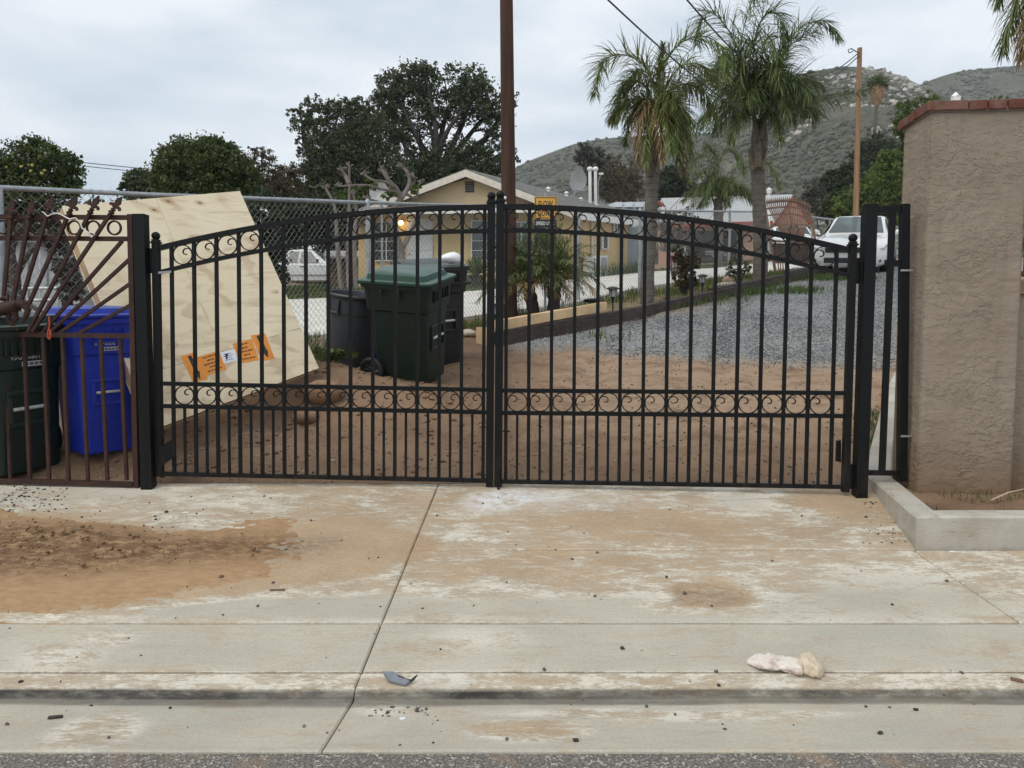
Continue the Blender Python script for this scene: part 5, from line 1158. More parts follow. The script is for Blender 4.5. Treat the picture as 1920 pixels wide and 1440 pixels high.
# air conditioner
ac = thing('air_conditioner', 'white air conditioner unit standing by the tan side wall', 'air conditioner', pl(1125, 512, (SBa[0], SBa[1]-.7), (SBb[0], SBb[1]-.7)))
PA = lambda u, v: pl(u, v, (SBa[0]-.0, SBa[1]-.75), (SBb[0]-.0, SBb[1]-.75))
MB().prism([PA(1110, 480), PA(1140, 479), PA(1140, 512), PA(1110, 512)], (0, 0, 0), sn_*.32).build('casing', M_WHT, ac)
MB().prism([PA(1127, 483), PA(1138, 483), PA(1138, 508), PA(1127, 508)], sn_*-.012, sn_*-.003).build('panel', simple('ac_grey', (.33, .34, .35), .6), ac)
gr_ = MB().prism([PA(1112, 484), PA(1124, 484), PA(1124, 508), PA(1112, 508)], sn_*-.012, sn_*-.003).build('fan_grille', simple('grille_dark', (.03, .03, .03), .6), ac)
mb = MB()
for i in range(5): v = 484+24*i/4; mb.prism([PA(1112, v-.6), PA(1124, v-.6), PA(1124, v+.6), PA(1112, v+.6)], sn_*-.02, sn_*-.014)
for i in range(4): u = 1112+12*i/3; mb.prism([PA(u-.6, 484), PA(u+.6, 484), PA(u+.6, 508), PA(u-.6, 508)], sn_*-.0205, sn_*-.0145)
mb.build('grille_bar', M_WHT, gr_)
MB().prism([PA(1108, 512.5), PA(1142, 512.5), PA(1142, 520), PA(1108, 520)], sn_*-.05, sn_*.4).build('pad', simple('pale_concrete', (.5, .48, .44)), ac)
# grey board screen beside the house
bdm = simple('grey_board', (.20, .225, .24), .85, .2, 4, bump=.2, stretch=(1, 1, .2)); YB = 25.6
scr = thing('board_screen', 'grey vertical board screen with spiked top next to the tan side wall', 'fence', at(1190, 508, YB))
for i in range(8):
    u0 = 1177+3.5*i; p, q = at(u0, 424+rng.uniform(-1, 1), YB), at(u0+3.2, 424, YB); b_ = at(u0, 516, YB)
    MB().prism([(p[0], YB, b_[2]), (q[0], YB, b_[2]), (q[0], YB, p[2]-.05), ((p[0]+q[0])/2, YB, p[2]+.03), (p[0], YB, p[2]-.05)], (0, 0, 0), (0, .025, 0)).build('board', bdm, scr)
# the pinkish house further up
YP = 37.0; M_PINK = wallmat('pink_siding', (.50, .315, .235)); M_RED = simple('red_trim', (.26, .055, .040), .7, .15); M_PALE = shingle('pale_shingle', (.33, .34, .345), (.44, .445, .45))
pk = thing('pink_house', 'pinkish house with pale grey roof and red trim behind the palms', 'house', at(1370, 500, YP))
PK = lambda u, v, d=0: at(u, v, YP+d)
MB().prism([PK(1236, 520), PK(1268, 520), PK(1268, 420), PK(1236, 420)], (0, 0, 0), (0, .2, 0)).build('wall', M_PINK, pk)
MB().prism([PK(1384, 515), PK(1492, 515), PK(1492, 424), PK(1384, 424)], (0, 0, 0), (0, .2, 0)).build('wall', M_PINK, pk)
MB().prism([PK(1268.2, 432), PK(1383.8, 432), PK(1383.8, 420), PK(1268.2, 420)], (0, .01, 0), (0, .18, 0)).build('lintel', M_PINK, pk)
MB().prism([PK(1225, 423), PK(1496, 423), PK(1478, 372, 4.5), PK(1236, 379, 4.5)], (0, -.6, .0), (0, -.55, .12)).build('roof', M_PALE, pk)
MB().prism([PK(1225, 424), PK(1440, 418), PK(1440, 424.5), PK(1225, 431)], (0, -.68, 0), (0, -.62, 0)).build('eave_board', M_RED, pk)
MB().prism([PK(1441, 424), PK(1446, 424), PK(1479, 376, 0), PK(1476, 372, 0)], (0, -.75, 0), (0, -.66, 0)).build('rake_board', M_RED, pk); MB().prism([PK(1476, 372), PK(1479, 376), PK(1506, 424), PK(1511, 424)], (0, -.755, 0), (0, -.665, 0)).build('rake_board', M_RED, pk)
MB().prism([PK(1446, 424), PK(1479, 378), PK(1508, 424)], (0, -.65, 0), (0, -.2, 0)).build('gable_wall', M_PINK, pk)
dkg = simple('garage_dark', (.035, .038, .042), .8); MB().prism([PK(1269, 510, 4), PK(1383, 510, 4), PK(1383, 425, 4), PK(1269, 425, 4)], (0, 0, 0), (0, .1, 0)).build('garage_back', dkg, pk)
MB().prism([PK(1296, 450, 0), PK(1340, 450, 0), PK(1340, 428, 0), PK(1296, 428, 0)], (0, .3, 0), (0, .34, 0)).build('garage_door', simple('garage_door', (.06, .065, .075), .7), pk)
for i in range(9):
    v = 434+7.2*i; MB().prism([PK(1394, v), PK(1434, v), PK(1434, v+6.4), PK(1394, v+6.4)], (0, -.03, 0), (0, -.004, 0)).build('siding_board', M_PINK, pk)
MB().prism([PK(1384.5, 512), PK(1392, 512), PK(1392, 426), PK(1384.5, 426)], (0, -.06, 0), (0, -.004, 0)).build('corner_post', simple('dark_green_post', (.03, .045, .04), .7), pk)
dm = thing('dormer', 'small red gabled vent cap on the pale roof beside the palm trunk', 'roof vent', PK(1236, 388, 3))
MB().prism([PK(1224, 388, 2.2), PK(1236, 375, 2.2), PK(1250, 388, 2.2)], (0, 0, 0), (0, .4, 0)).build('gable', M_RED, dm); MB().prism([PK(1231, 388, 2.1), PK(1236, 381, 2.1), PK(1241, 388, 2.1)], (0, 0, 0), (0, .05, 0)).build('vent_opening', dkg, dm)
MB().prism([PK(1112, 396, 2), PK(1222, 393, 2), PK(1216, 378, 5), PK(1150, 380, 5)], (0, 0, 0), (0, 0, -.1)).build('roof', M_PALE, pk)
for i in range(3): u = 1150+20*i; MB().prism([PK(u, 392, 2.3), PK(u+17, 391.6, 2.3), PK(u+16, 382, 4.4), PK(u+3, 382.4, 4.4)], (0, 0, .06), (0, 0, .10)).build('solar_panel', m_glass('solar_glass', (.10, .11, .13)) if i == 0 else bpy.data.materials['solar_glass'], pk)
# grey shed behind the sunburst panel
SH = 15.0; sh = thing('shed', 'pale grey shed wall seen through the sunburst bars', 'shed', at(88, 575, SH)); shm = simple('shed_grey', (.36, .37, .38), .85, .1, 2)
MB().prism([at(20, 590, SH), at(158, 590, SH), at(158, 455, SH), at(20, 448, SH)], (0, 0, 0), (0, 2.0, 0)).build('wall', shm, sh)
MB().prism([at(14, 447, SH-.2), at(164, 454, SH-.2), at(158, 440, SH+2.2), at(16, 434, SH+2.2)], (0, 0, 0), (0, 0, -.06)).build('roof', M_SHIN, sh)
for u in (52, 88, 124): MB().sweep([at(u, 452, SH-.015), at(u, 585, SH-.015)], .03, .03, (0, 1, 0)).build('batten', simple('shed_batten', (.28, .29, .30), .85), sh)
# brown shed and wall left of the bungalow
bs = thing('carport', 'brown low shed behind the bare tree left of the bungalow', 'shed', at(650, 535, 27.0)); bsm = simple('shed_brown', (.17, .115, .08), .9, .2)
MB().prism([at(612, 548, 27), at(690, 545, 27), at(690, 480, 27), at(612, 480, 27)], (0, 0, 0), (0, 2, 0)).build('wall', bsm, bs); MB().prism([at(606, 480, 26.5), at(694, 480, 26.5), at(690, 470, 29), at(610, 470, 29)], (0, 0, 0), (0, 0, -.08)).build('roof', simple('shed_roof', (.30, .29, .27), .8), bs)
# ------------------------------------------------------------------ vehicles
t = NT('white_car_paint'); t.col((.70, .70, .69)).rough(.22).spec(.5); t.b.inputs['Coat Weight'].default_value = .6; M_CARW = t.m
M_CGLASS = m_glass('car_glass', (.11, .135, .14)); M_TYRE = simple('tyre_rubber', (.018, .018, .018), .8); M_RIM = simple('alloy', (.40, .41, .42), .35, .1, metal=.7); M_BLK = simple('black_trim', (.014, .014, .015), .5)
M_LENS = simple('headlight_lens', (.28, .30, .31), .15, .1); M_CHR = simple('chrome', (.65, .66, .67), .2, .05, metal=.9)
def wheel(W, par, c, r, w, side):
    rot = np.array([[0, 0, side], [0, 1, 0], [-side, 0, 0]], float)
    def put(mb, nm, m, p, sm=40):
        mb.v = [W(v) for v in mb.v]; return mb.build(nm, m, p, smooth_=sm)
    mb = MB(); mb.lathe([(r*.62, w*.42), (r*.70, w*.5), (r*.92, w*.5), (r, w*.34), (r, -w*.4), (r*.9, -w*.5)], 30, c, rot); wh_ = put(mb, 'wheel', M_TYRE, par)
    mb = MB(); mb.lathe([(r*.66, w*.44), (r*.66, w*.52), (r*.60, w*.50), (r*.58, w*.30), (.0, w*.30)], 26, c, rot, False)
    for k in range(5):
        for o_ in (-.16, .16):
            a = 2*math.pi*k/5+o_; rz = np.array([[math.cos(a), -math.sin(a), 0], [math.sin(a), math.cos(a), 0], [0, 0, 1]]); mb.cbox(np.array(c)+rot@rz@np.array([r*.36, 0, w*.44]), (r*.52, r*.11, w*.12), .006, rot@rz)
    mb.lathe([(r*.14, w*.4), (r*.14, w*.52), (0, w*.53)], 12, c, rot, False); put(mb, 'rim', M_RIM, wh_)
    return wh_
def shell(W, sections, sm, name, m, par, mats=None, pick=None):
    """loft of half-sections [(x,z)...] mirrored, along y"""
    mb = MB(); rings = []
    for y, pts in sections: rings.append([(x, y, z) for x, z in pts]+[(-x, y, z) for x, z in pts[::-1]])
    mb.loft(rings); mb.v = [W(v) for v in mb.v]; return mb.build(name, m, par, smooth_=sm)
def make_car(name, label, loc, rz, paint, L_=4.62, tilt=0.0):
    """nose at local -y; y=0 is the front axle"""
    t = thing(name, label, 'car', loc, rz); t.rotation_euler = (tilt, 0, rz) if not tilt else (Matrix.Rotation(tilt, 3, 'X') @ Matrix.Rotation(rz, 3, 'Z')).to_euler()
    Mx = np.array(xf(t)); W = lambda v: np.asarray(v, float)@Mx[:3, :3].T+Mx[:3, 3]
    def put(mb, nm, m, par=None, sm=35): mb.v = [W(v) for v in mb.v]; return mb.build(nm, m, par or t, smooth_=sm)
    # body below the glass: y, half width, sill z, belt z, crown z (centre of hood or boot)
    S = [(-.93, .60, .26, .60, .64), (-.90, .72, .22, .66, .70), (-.80, .82, .19, .70, .76), (-.62, .875, .18, .735, .825), (-.35, .90, .18, .78, .87), (.1, .905, .17, .84, .915), (.55, .91, .17, .90, .965), (1.0, .915, .17, .93, .97), (2.2, .915, .17, .95, .97), (2.9, .91, .18, .965, .99), (3.3, .89, .20, .98, 1.04), (3.6, .83, .26, .98, 1.05), (3.70, .74, .34, .94, 1.0)]
    sec = []
    for y, w, z0, zb, zc in S:
        sec.append((y, [(0, z0), (w*.80, z0), (w*.96, z0+.08), (w, z0+(zb-z0)*.45), (w*.985, z0+(zb-z0)*.78), (w*.95, zb-.02), (w*.88, zb+.012), (w*.62, zb+(zc-zb)*.75), (w*.3, zc), (0, zc+.004)]))
    shell(W, sec, 40, 'body', paint, t)
    G = [(.62, .80, .93, .70, .955), (.95, .80, .93, .64, 1.13), (1.35, .80, .93, .59, 1.36), (1.62, .80, .94, .575, 1.425), (2.1, .80, .95, .57, 1.445), (2.5, .79, .96, .565, 1.41), (2.95, .77, .97, .57, 1.25), (3.42, .74, 1.0, .60, 1.045)]
    shell(W, [(y, [(0, z0-.06), (wb, z0-.06), (wb*.99, z0+.01), (wt+.03, zt-.03), (wt-.05, zt), (0, zt+.018)]) for y, wb, z0, wt, zt in G], 30, 'cabin', paint, t)
    mb = MB(); mb.prism([(-.655, .70, .985), (.655, .70, .985), (.52, 1.42, 1.385), (-.52, 1.42, 1.385)], (0, -.018, .026), (0, -.012, .02)); put(mb, 'windscreen', M_CGLASS)
    mb = MB(); mb.prism([(-.56, 2.62, 1.375), (.56, 2.62, 1.375), (.63, 3.25, 1.115), (-.63, 3.25, 1.115)], (0, .012, .022), (0, .018, .03)); put(mb, 'rear_window', M_CGLASS)
    for s in (-1, 1):
        for (ya, yb, yc, yd) in ((.86, 1.80, 1.80, 1.40), (1.86, 2.85, 2.55, 1.86)):
            mb = MB(); xb, xt = s*.803, s*.625; mb.prism([(xb, ya, .965), (xb, yb, .975), (xt, yc, 1.375), (xt, yd, 1.355)], (s*.004, 0, 0), (s*.012, 0, .004)); put(mb, 'side_window', M_CGLASS)
        for (y0, y1) in ((.55, 1.83), (1.835, 2.85)):
            mb = MB(); mb.sweep([(s*.916, y0, .26), (s*.921, y0, .62), (s*.90, y0+.0, .90)], .008, .006, (s, 0, 0)); put(mb, 'door_gap', M_BLK)
            mb = MB(); mb.cbox((s*.925, y1-.18, .80), (.03, .16, .03), .008); put(mb, 'handle', paint)
        mb = MB(); mb.ball((s*1.0, .86, 1.01), 1, 14, 9, (.11, .06, .075)); mb.tube([(s*.88, .84, .96), (s*.96, .85, .985)], .03, 6); put(mb, 'mirror', paint)
        mb = MB(); a, b = (-.86, s*.50), (-.42, s*.875)
        mb.prism([(s*.50, -.885, .56), (s*.80, -.80, .60), (s*.895, -.42, .73), (s*.80, -.62, .70), (s*.52, -.88, .625)], (s*.012, -.062, .01), (s*.0, .03, 0)); put(mb, 'headlight', M_LENS)
        mb = MB(); mb.cbox((s*.66, -.865, .33), (.17, .06, .08), .02); put(mb, 'fog_lamp', M_BLK)
        for y in (0.0, 2.70):
            mb = MB(); mb.lathe([(.37, -.16), (.385, 0), (.37, .012), (0, .012)], 30, (s*.885, y, .33), np.array([[0, 0, s], [0, 1, 0], [-s, 0, 0]], float), False); put(mb, 'wheel_arch', M_BLK)
            wheel(W, t, (s*.80, y, .335), .335, .22, s)
    mb = MB(); mb.cbox((0, -.935, .575), (1.02, .06, .12), .015); gr = put(mb, 'grille', M_BLK)
    mb = MB(); mb.cbox((0, -.971, .645), (1.06, .03, .018), .006); put(mb, 'chrome_strip', M_CHR)
    mb = MB(); mb.cbox((0, -.925, .33), (1.05, .06, .13), .02); put(mb, 'lower_intake', M_BLK)
    mb = MB(); mb.cbox((0, -.90, .20), (1.35, .06, .03), .01); put(mb, 'lip', M_RIM)
    mb = MB()
    for s in (-1, 1): mb.sweep([(s*.042, -.972, .54), (s*.052, -.972, .61)], .014, .008, (0, 1, 0)); mb.sweep([(s*.075, -.971, .535), (s*.088, -.971, .62)], .009, .008, (0, 1, 0))
    mb.sweep([(-.046, -.973, .572), (.046, -.973, .572)], .012, .008, (0, 1, 0)); mb.sweep([(-.088, -.971, .622), (.088, -.971, .622)], .009, .008, (0, 1, 0)); mb.sweep([(-.075, -.971, .533), (.075, -.971, .533)], .009, .008, (0, 1, 0))
    put(mb, 'emblem', M_CHR, gr)
    return t
yc = 18.6; p = at(1596, 497, yc)
make_car('white_sedan', 'white sedan parked nose first at the top of the gravel drive', (p[0]+.3, yc+.75, g(p[0]+.3, yc+.6)), R(-29), M_CARW, tilt=R(7))
def make_pickup(name, label, loc, rz, paint):
    """nose at local -y"""
    t = thing(name, label, 'pickup truck', loc, rz); Mx = np.array(xf(t)); W = lambda v: np.asarray(v, float)@Mx[:3, :3].T+Mx[:3, 3]
    def put(mb, nm, m, par=None, sm=35): mb.v = [W(v) for v in mb.v]; return mb.build(nm, m, par or t, smooth_=sm)
    S = [(-.95, .70, .42, .82, .86), (-.90, .80, .36, .90, .95), (-.6, .85, .34, .95, 1.01), (.2, .875, .33, 1.0, 1.06), (.62, .88, .33, 1.03, 1.08), (1.8, .88, .33, 1.05, 1.08), (2.08, .88, .34, 1.05, 1.08)]
    shell(W, [(y, [(0, z0), (w*.84, z0), (w*.97, z0+.06), (w, z0+(zb-z0)*.5), (w*.98, zb-.05), (w*.92, zb), (w*.5, zc), (0, zc+.005)]) for y, w, z0, zb, zc in S], 40, 'body', paint, t)
    shell(W, [(y, [(0, 1.0), (wb, 1.0), (wb, 1.06), (wt+.03, zt-.05), (wt-.05, zt), (0, zt+.015)]) for y, wb, wt, zt in ((.5, .80, .72, 1.10), (.95, .81, .66, 1.48), (1.15, .81, .64, 1.60), (1.5, .81, .64, 1.63), (2.0, .81, .65, 1.61), (2.08, .81, .66, 1.56))], 30, 'cab', paint, t)
    mb = MB()
    for s in (-1, 1): mb.cbox((s*.845, 3.15, .78), (.07, 2.1, .52), .03)
    mb.cbox((0, 4.2, .78), (1.62, .06, .52), .02); mb.box((0, 3.15, .56), (1.6, 2.05, .04)); put(mb, 'cargo_bed', paint)
    mb = MB(); mb.prism([(-.69, .58, 1.12), (.69, .58, 1.12), (.58, 1.02, 1.52), (-.58, 1.02, 1.52)], (0, -.03, .02), (0, -.02, .012)); put(mb, 'windscreen', M_CGLASS)
    mb = MB(); mb.prism([(-.6, 2.085, 1.14), (.6, 2.085, 1.14), (.55, 2.085, 1.52), (-.55, 2.085, 1.52)], (0, 0, 0), (0, .02, 0)); put(mb, 'rear_window', M_CGLASS)
    for s in (-1, 1):
        for q in ([(s*.815, .82, 1.09), (s*.815, 1.55, 1.10), (s*.675, 1.50, 1.545), (s*.675, 1.12, 1.53)], [(s*.815, 1.68, 1.10), (s*.815, 2.02, 1.10), (s*.685, 1.98, 1.53), (s*.68, 1.62, 1.54)]):
            mb = MB(); mb.prism(q, (s*.002, 0, 0), (s*.012, 0, .004)); put(mb, 'side_window', M_CGLASS)
        mb = MB(); mb.cbox((s*.892, 1.42, .93), (.02, .14, .035), .006); put(mb, 'handle', M_BLK)
        mb = MB(); mb.cbox((s*.98, .78, 1.14), (.14, .07, .14), .02); put(mb, 'mirror', M_BLK)
        mb = MB(); mb.cbox((s*.892, 1.1, .60), (.015, 2.2, .05), .006); put(mb, 'side_moulding', simple('grey_trim', (.35, .35, .35), .6))
        mb = MB(); mb.prism([(s*.55, -.93, .70), (s*.80, -.89, .70), (s*.82, -.82, .82), (s*.55, -.93, .82)], (0, -.02, 0), (0, .04, 0)); put(mb, 'headlight', M_LENS)
        for y in (-.10, 3.15):
            mb = MB(); mb.lathe([(.40, -.14), (.415, 0), (.40, .014), (0, .014)], 28, (s*.862, y, .40), np.array([[0, 0, s], [0, 1, 0], [-s, 0, 0]], float), False); put(mb, 'wheel_arch', M_BLK); wheel(W, t, (s*.78, y, .345), .345, .22, s)
    mb = MB(); mb.cbox((0, -.95, .76), (1.0, .05, .14), .02); put(mb, 'grille', M_BLK); mb = MB(); mb.cbox((0, -.99, .50), (1.66, .12, .16), .03); put(mb, 'bumper', M_CHR)
    return t
p = at(646, 541, 31.0); make_pickup('pickup_truck', 'white pickup truck seen from the side beyond the lawn at the left', (p[0], 31.0, at(646, 546, 31.0)[2]), R(86), M_CARW)
p = at(1506, 478, 29.0); make_pickup('pickup_truck', 'white pickup truck behind the leaning brown gate', (p[0]+.1, 30.0, at(1500, 490, 29.0)[2]), R(-8), M_CARW)
gt = simple('dark_car_paint', (.05, .055, .065), .3, .1); p = at(1338, 502, 36.0)
make_car('dark_car', 'dark grey car parked in the open garage of the pinkish house', (p[0], 37.2, p[2]), R(4), gt)
# ------------------------------------------------------------------ foliage helpers
def m_leaf(name, dark, mid, pale, rough=.6, trans=.25):
    t = NT(name); a = t.attr('tone'); c = t.mix(t.ramp(a, .0, .55), dark, mid); c = t.mix(t.ramp(a, .6, 1.0), c, pale); t.col(c).rough(rough).spec(.3)
    if trans:
        tr = t.n('ShaderNodeBsdfTranslucent'); t.l(c, tr.inputs[0]); mx = t.n('ShaderNodeMixShader'); mx.inputs[0].default_value = trans
        t.l(t.b.outputs[0], mx.inputs[1]); t.l(tr.outputs[0], mx.inputs[2]); t.l(mx.outputs[0], t.out.inputs[0])
    return t.m
def raw_mesh(name, V, Fq, mat, parent=None, tone=None, kind=None):
    """V: n x 3, Fq: m x k equal-sided faces"""
    k = Fq.shape[1]; me = bpy.data.meshes.new(name); me.vertices.add(len(V)); v = V
    if parent is not None:
        r = parent
        while r.parent: r = r.parent
        iv = np.array(xf(r).inverted()); v = V@iv[:3, :3].T+iv[:3, 3]
    me.vertices.foreach_set('co', v.astype(np.float32).ravel()); m = len(Fq); me.loops.add(m*k); me.loops.foreach_set('vertex_index', Fq.astype(np.int32).ravel())
    me.polygons.add(m); me.polygons.foreach_set('loop_start', np.arange(0, k*m, k, dtype=np.int32)); me.polygons.foreach_set('loop_total', np.full(m, k, np.int32)); me.update(); me.materials.append(mat)
    if tone is not None: set_attr(me, 'tone', tone)
    o = bpy.data.objects.new(name, me); COL.objects.link(o)
    if parent is not None: o.parent = parent
    if kind: o['kind'] = kind
    return o
def leaf_quads(C, size, aspect=2.2, droop=.0, axis=None, spread=1.0):
    """a diamond leaf at each centre, turned at random (or about an axis per leaf)"""
    n = len(C); a = rng.normal(size=(n, 3)); a[:, 2] -= droop
    if axis is not None: a = a*spread+axis
    a /= np.linalg.norm(a, axis=1)[:, None]; b = rng.normal(size=(n, 3)); b -= a*(a*b).sum(1)[:, None]; b /= np.linalg.norm(b, axis=1)[:, None]
    s = np.asarray(size).reshape(-1, 1)*np.ones((n, 1)); L_ = a*s; W_ = b*s/aspect
    V = np.stack([C-L_*.5, C+W_*.5+L_*.05, C+L_*.5, C-W_*.5+L_*.05], 1).reshape(-1, 3)
    return V, np.arange(4*n).reshape(n, 4)
# ------------------------------------------------------------------ palms
M_PALM = m_leaf('palm_green', (.042, .066, .024), (.098, .135, .042), (.19, .225, .08)); M_PALMB = m_leaf('palm_bright', (.08, .11, .025), (.14, .19, .04), (.21, .26, .07)); M_PALMD = m_leaf('palm_dry', (.13, .085, .035), (.23, .155, .075), (.34, .25, .13), trans=.1)
M_RACH = simple('palm_rachis', (.13, .14, .055), .6, .2); M_SHEATH = simple('palm_sheath', (.15, .12, .085), .8, .35, 12, bump=.4)
def curve_pts(P, n):
    P = np.array(P, float); k = len(P); t = np.linspace(0, k-1, n); out = []
    for q in t:
        i = min(int(q), k-2); f = q-i; p0 = P[max(i-1, 0)]; p1 = P[i]; p2 = P[i+1]; p3 = P[min(i+2, k-1)]
        out.append(.5*((2*p1)+(-p0+p2)*f+(2*p0-5*p1+4*p2-p3)*f*f+(-p0+3*p1-3*p2+p3)*f**3))
    return np.array(out)
def frond(pts, lmax, par, mat, n=64, droop=.55, r0=.018, plume=1.0, w=.0175, start=.10, lift=.0):
    """one feather leaf: a bending midrib with drooping strips in two loose rows"""
    C = curve_pts(pts, n); T = np.gradient(C, axis=0); T /= np.linalg.norm(T, axis=1)[:, None]; up = np.array([0, 0, 1.])
    mb = MB(); s = np.linspace(0, 1, n); mb.tube(C[::2], list(np.interp(s[::2], [0, 1], [r0, .003])), 5); root = mb.build('frond', M_RACH, par, smooth_=60)
    Vs, Ft = [], []; nv = 0; tones = []
    for i in range(int(n*start), n):
        for rep in (0, 1):
            for sd in (-1, 1):
                t_ = T[i]; side = np.cross(t_, up); side /= (np.linalg.norm(side)+1e-9); nrm = np.cross(side, t_)
                f = s[i]; ln = lmax*(.35+.65*math.sin(math.pi*min(1, .18+f*.80)))*rng.uniform(.8, 1.12)
                d = side*sd*rng.uniform(.25, 1.0)+nrm*rng.uniform(-.85, 1.05)*plume+t_*(.55+.5*f)+up*lift; d /= np.linalg.norm(d)
                p = C[i]+t_*rng.uniform(-.5, .5)*np.linalg.norm(C[1]-C[0])
                q = [p]; dd = d.copy(); g_ = droop*rng.uniform(.6, 1.4); seg = ln/3
                for k in range(3): dd = dd-up*g_*(.25+.35*k); dd /= np.linalg.norm(dd); q.append(q[-1]+dd*seg)
                wv = np.cross(d, up+.3*rng.normal(size=3)); wv /= (np.linalg.norm(wv)+1e-9); ww = w*rng.uniform(.75, 1.2)
                v = [q[0]-wv*ww*.3, q[0]+wv*ww*.3, q[1]-wv*ww*.5, q[1]+wv*ww*.5, q[2]-wv*ww*.36, q[2]+wv*ww*.36, q[3]-wv*.002, q[3]+wv*.002]
                Vs += v; Ft += [(nv, nv+1, nv+3, nv+2), (nv+2, nv+3, nv+5, nv+4), (nv+4, nv+5, nv+7, nv+6)]; nv += 8; tones += [rng.random()]*8
    o = raw_mesh('leaflets', np.array(Vs), np.array(Ft), mat, root, np.array(tones), kind='stuff'); return root
def m_trunk(name, a, b, ring=9):
    t = NT(name); s = t.n('ShaderNodeSeparateXYZ'); t.l(t.pos, s.inputs[0]); z = t.math('ADD', t.math('MULTIPLY', s.outputs[2], ring), t.math('MULTIPLY', t.noise(3, 4, .6), .9)); f = t.math('FRACT', z)
    c = t.mix(t.ramp(t.noise(7, 6, .65), .3, .7), a, b); c = t.mix(t.math('MULTIPLY', t.ramp(f, .78, .95), .55), c, tuple(q*.45 for q in a)); t.col(c).rough(.9).spec(.15).bump(t.math('ADD', f, t.math('MULTIPLY', t.noise(40, 4, .6), .5)), .35, .02); return t.m
M_PTR = m_trunk('palm_trunk', (.105, .092, .080), (.165, .148, .13))
def px2(y): return lambda u, v, d=0.0: at(u, v, y+d)
def palm(name, label, y, trunk, sheath, fronds, extra, crown, group=None):
    """trunk: [(u, v, radius px)]; fronds: [(points, length m, material, droop, depth of tip)]"""
    A = px2(y); b = A(trunk[0][0], trunk[0][1]); t = thing(name, label, 'palm tree', b, 0, group)
    k = y/FPX; P = [A(u, v) for u, v, _ in trunk]; P[0][2] -= .3
    C = curve_pts(P, 30); rr = np.interp(np.linspace(0, 1, 30), np.linspace(0, 1, len(trunk)), [q[2]*k for q in trunk]); rr = rr*(1+.04*np.sin(np.arange(30)*2.1)); MB().tube(C, list(rr), 14).build('trunk', M_PTR, t, smooth_=60)
    for (pts, m) in sheath:
        MB().tube([A(u, v, d) for u, v, _, d in pts], [r*k for _, _, r, _ in pts], 7).build('leaf_base', m, t, smooth_=60)
    for (pts, ln, m, dr, dep) in fronds:
        nn = len(pts); frond([A(u, v, dep*(i/(nn-1))) for i, (u, v) in enumerate(pts)], ln, t, m, droop=dr)
    cu_, cv_ = crown; c = A(cu_, cv_)
    for i in range(extra[0]):
        az = 2*math.pi*(i+rng.uniform(-.3, .3))/extra[0]+.3; ln = extra[1]*rng.uniform(.8, 1.15); el = R(rng.uniform(*extra[4])); h = np.array([math.cos(az), math.sin(az), 0]); up = np.array([0, 0, 1.])
        pts = [c+h*.05]; d = h*math.cos(el)+up*math.sin(el)
        for q in range(4): pts.append(pts[-1]+d*ln/4); d = d-up*(.30+.12*q); d /= np.linalg.norm(d)
        frond(pts, extra[2], t, extra[3] if not callable(extra[3]) else extra[3](i), droop=.5)
    return t
sh = lambda u, v, u2, v2, r1, r2, d=0: [(u, v, r1, d), ((u+u2)/2, (v+v2)/2, (r1+r2)/2, d), (u2, v2, r2, d)]
M_PALML = m_leaf('palm_light', (.058, .074, .022), (.125, .150, .042), (.22, .245, .085))
palm('queen_palm', 'left of the two tall palms, its bright new frond arching over to the right', 13.1,
     [(1214, 572, 14), (1214, 520, 12.5), (1219, 440, 11.5), (1222, 360, 11.5), (1224, 325, 13), (1222, 285, 12), (1224, 240, 9)],
     [(sh(1219, 330, 1205, 270, 5, 3, -.12), M_SHEATH), (sh(1230, 325, 1243, 262, 5, 2.5, -.1), M_SHEATH), (sh(1222, 300, 1222, 215, 8, 5, -.12), M_SHEATH), (sh(1216, 262, 1209, 205, 3, 2, -.16), M_SHEATH), (sh(1237, 190, 1247, 135, 3, 2, -.05), M_SHEATH), (sh(1229, 215, 1236, 120, 5, 3), M_RACH)],
     [([(1231, 190), (1212, 128), (1176, 104), (1140, 108), (1122, 135), (1116, 175)], .50, M_PALML, .30, -.5),
      ([(1236, 185), (1249, 118), (1275, 82), (1312, 68), (1343, 78), (1360, 110), (1364, 150)], .40, M_PALMB, .45, -.7),
      ([(1228, 200), (1206, 158), (1178, 152), (1160, 180), (1152, 225)], .46, M_PALML, .55, .5), ([(1231, 190), (1224, 150), (1200, 130), (1180, 150), (1170, 200)], .42, M_PALML, .6, .9),
      ([(1233, 180), (1238, 130), (1243, 85)], .22, M_PALML, .1, 0), ([(1238, 195), (1262, 165), (1295, 158), (1325, 178), (1345, 225)], .45, M_PALML, .6, .6), ([(1238, 190), (1270, 130), (1310, 120), (1340, 150)], .45, M_PALML, .5, 1.2),
      ([(1226, 205), (1208, 205), (1198, 240), (1198, 300)], .42, M_PALMD, .9, -.3), ([(1234, 205), (1256, 208), (1268, 245), (1272, 300)], .42, M_PALML, .9, -.4), ([(1236, 205), (1262, 195), (1285, 228), (1296, 290)], .42, M_PALML, .8, -.2), ([(1225, 205), (1205, 185), (1185, 215), (1172, 265)], .42, M_PALML, .7, .3),
      ([(1231, 205), (1234, 200), (1238, 240), (1242, 300)], .36, M_PALMD, .9, -.6), ([(1229, 205), (1218, 210), (1212, 255), (1212, 310)], .36, M_PALML, .9, -.5), ([(1236, 205), (1246, 205), (1254, 240), (1258, 285)], .4, M_PALMB, .9, -.7), ([(1236, 206), (1262, 218), (1278, 262), (1282, 320)], .4, M_PALMD, .9, .3)],
     (4, 1.0, .44, M_PALML, (0, 60)), (1231, 195), 'two tall queen palms')
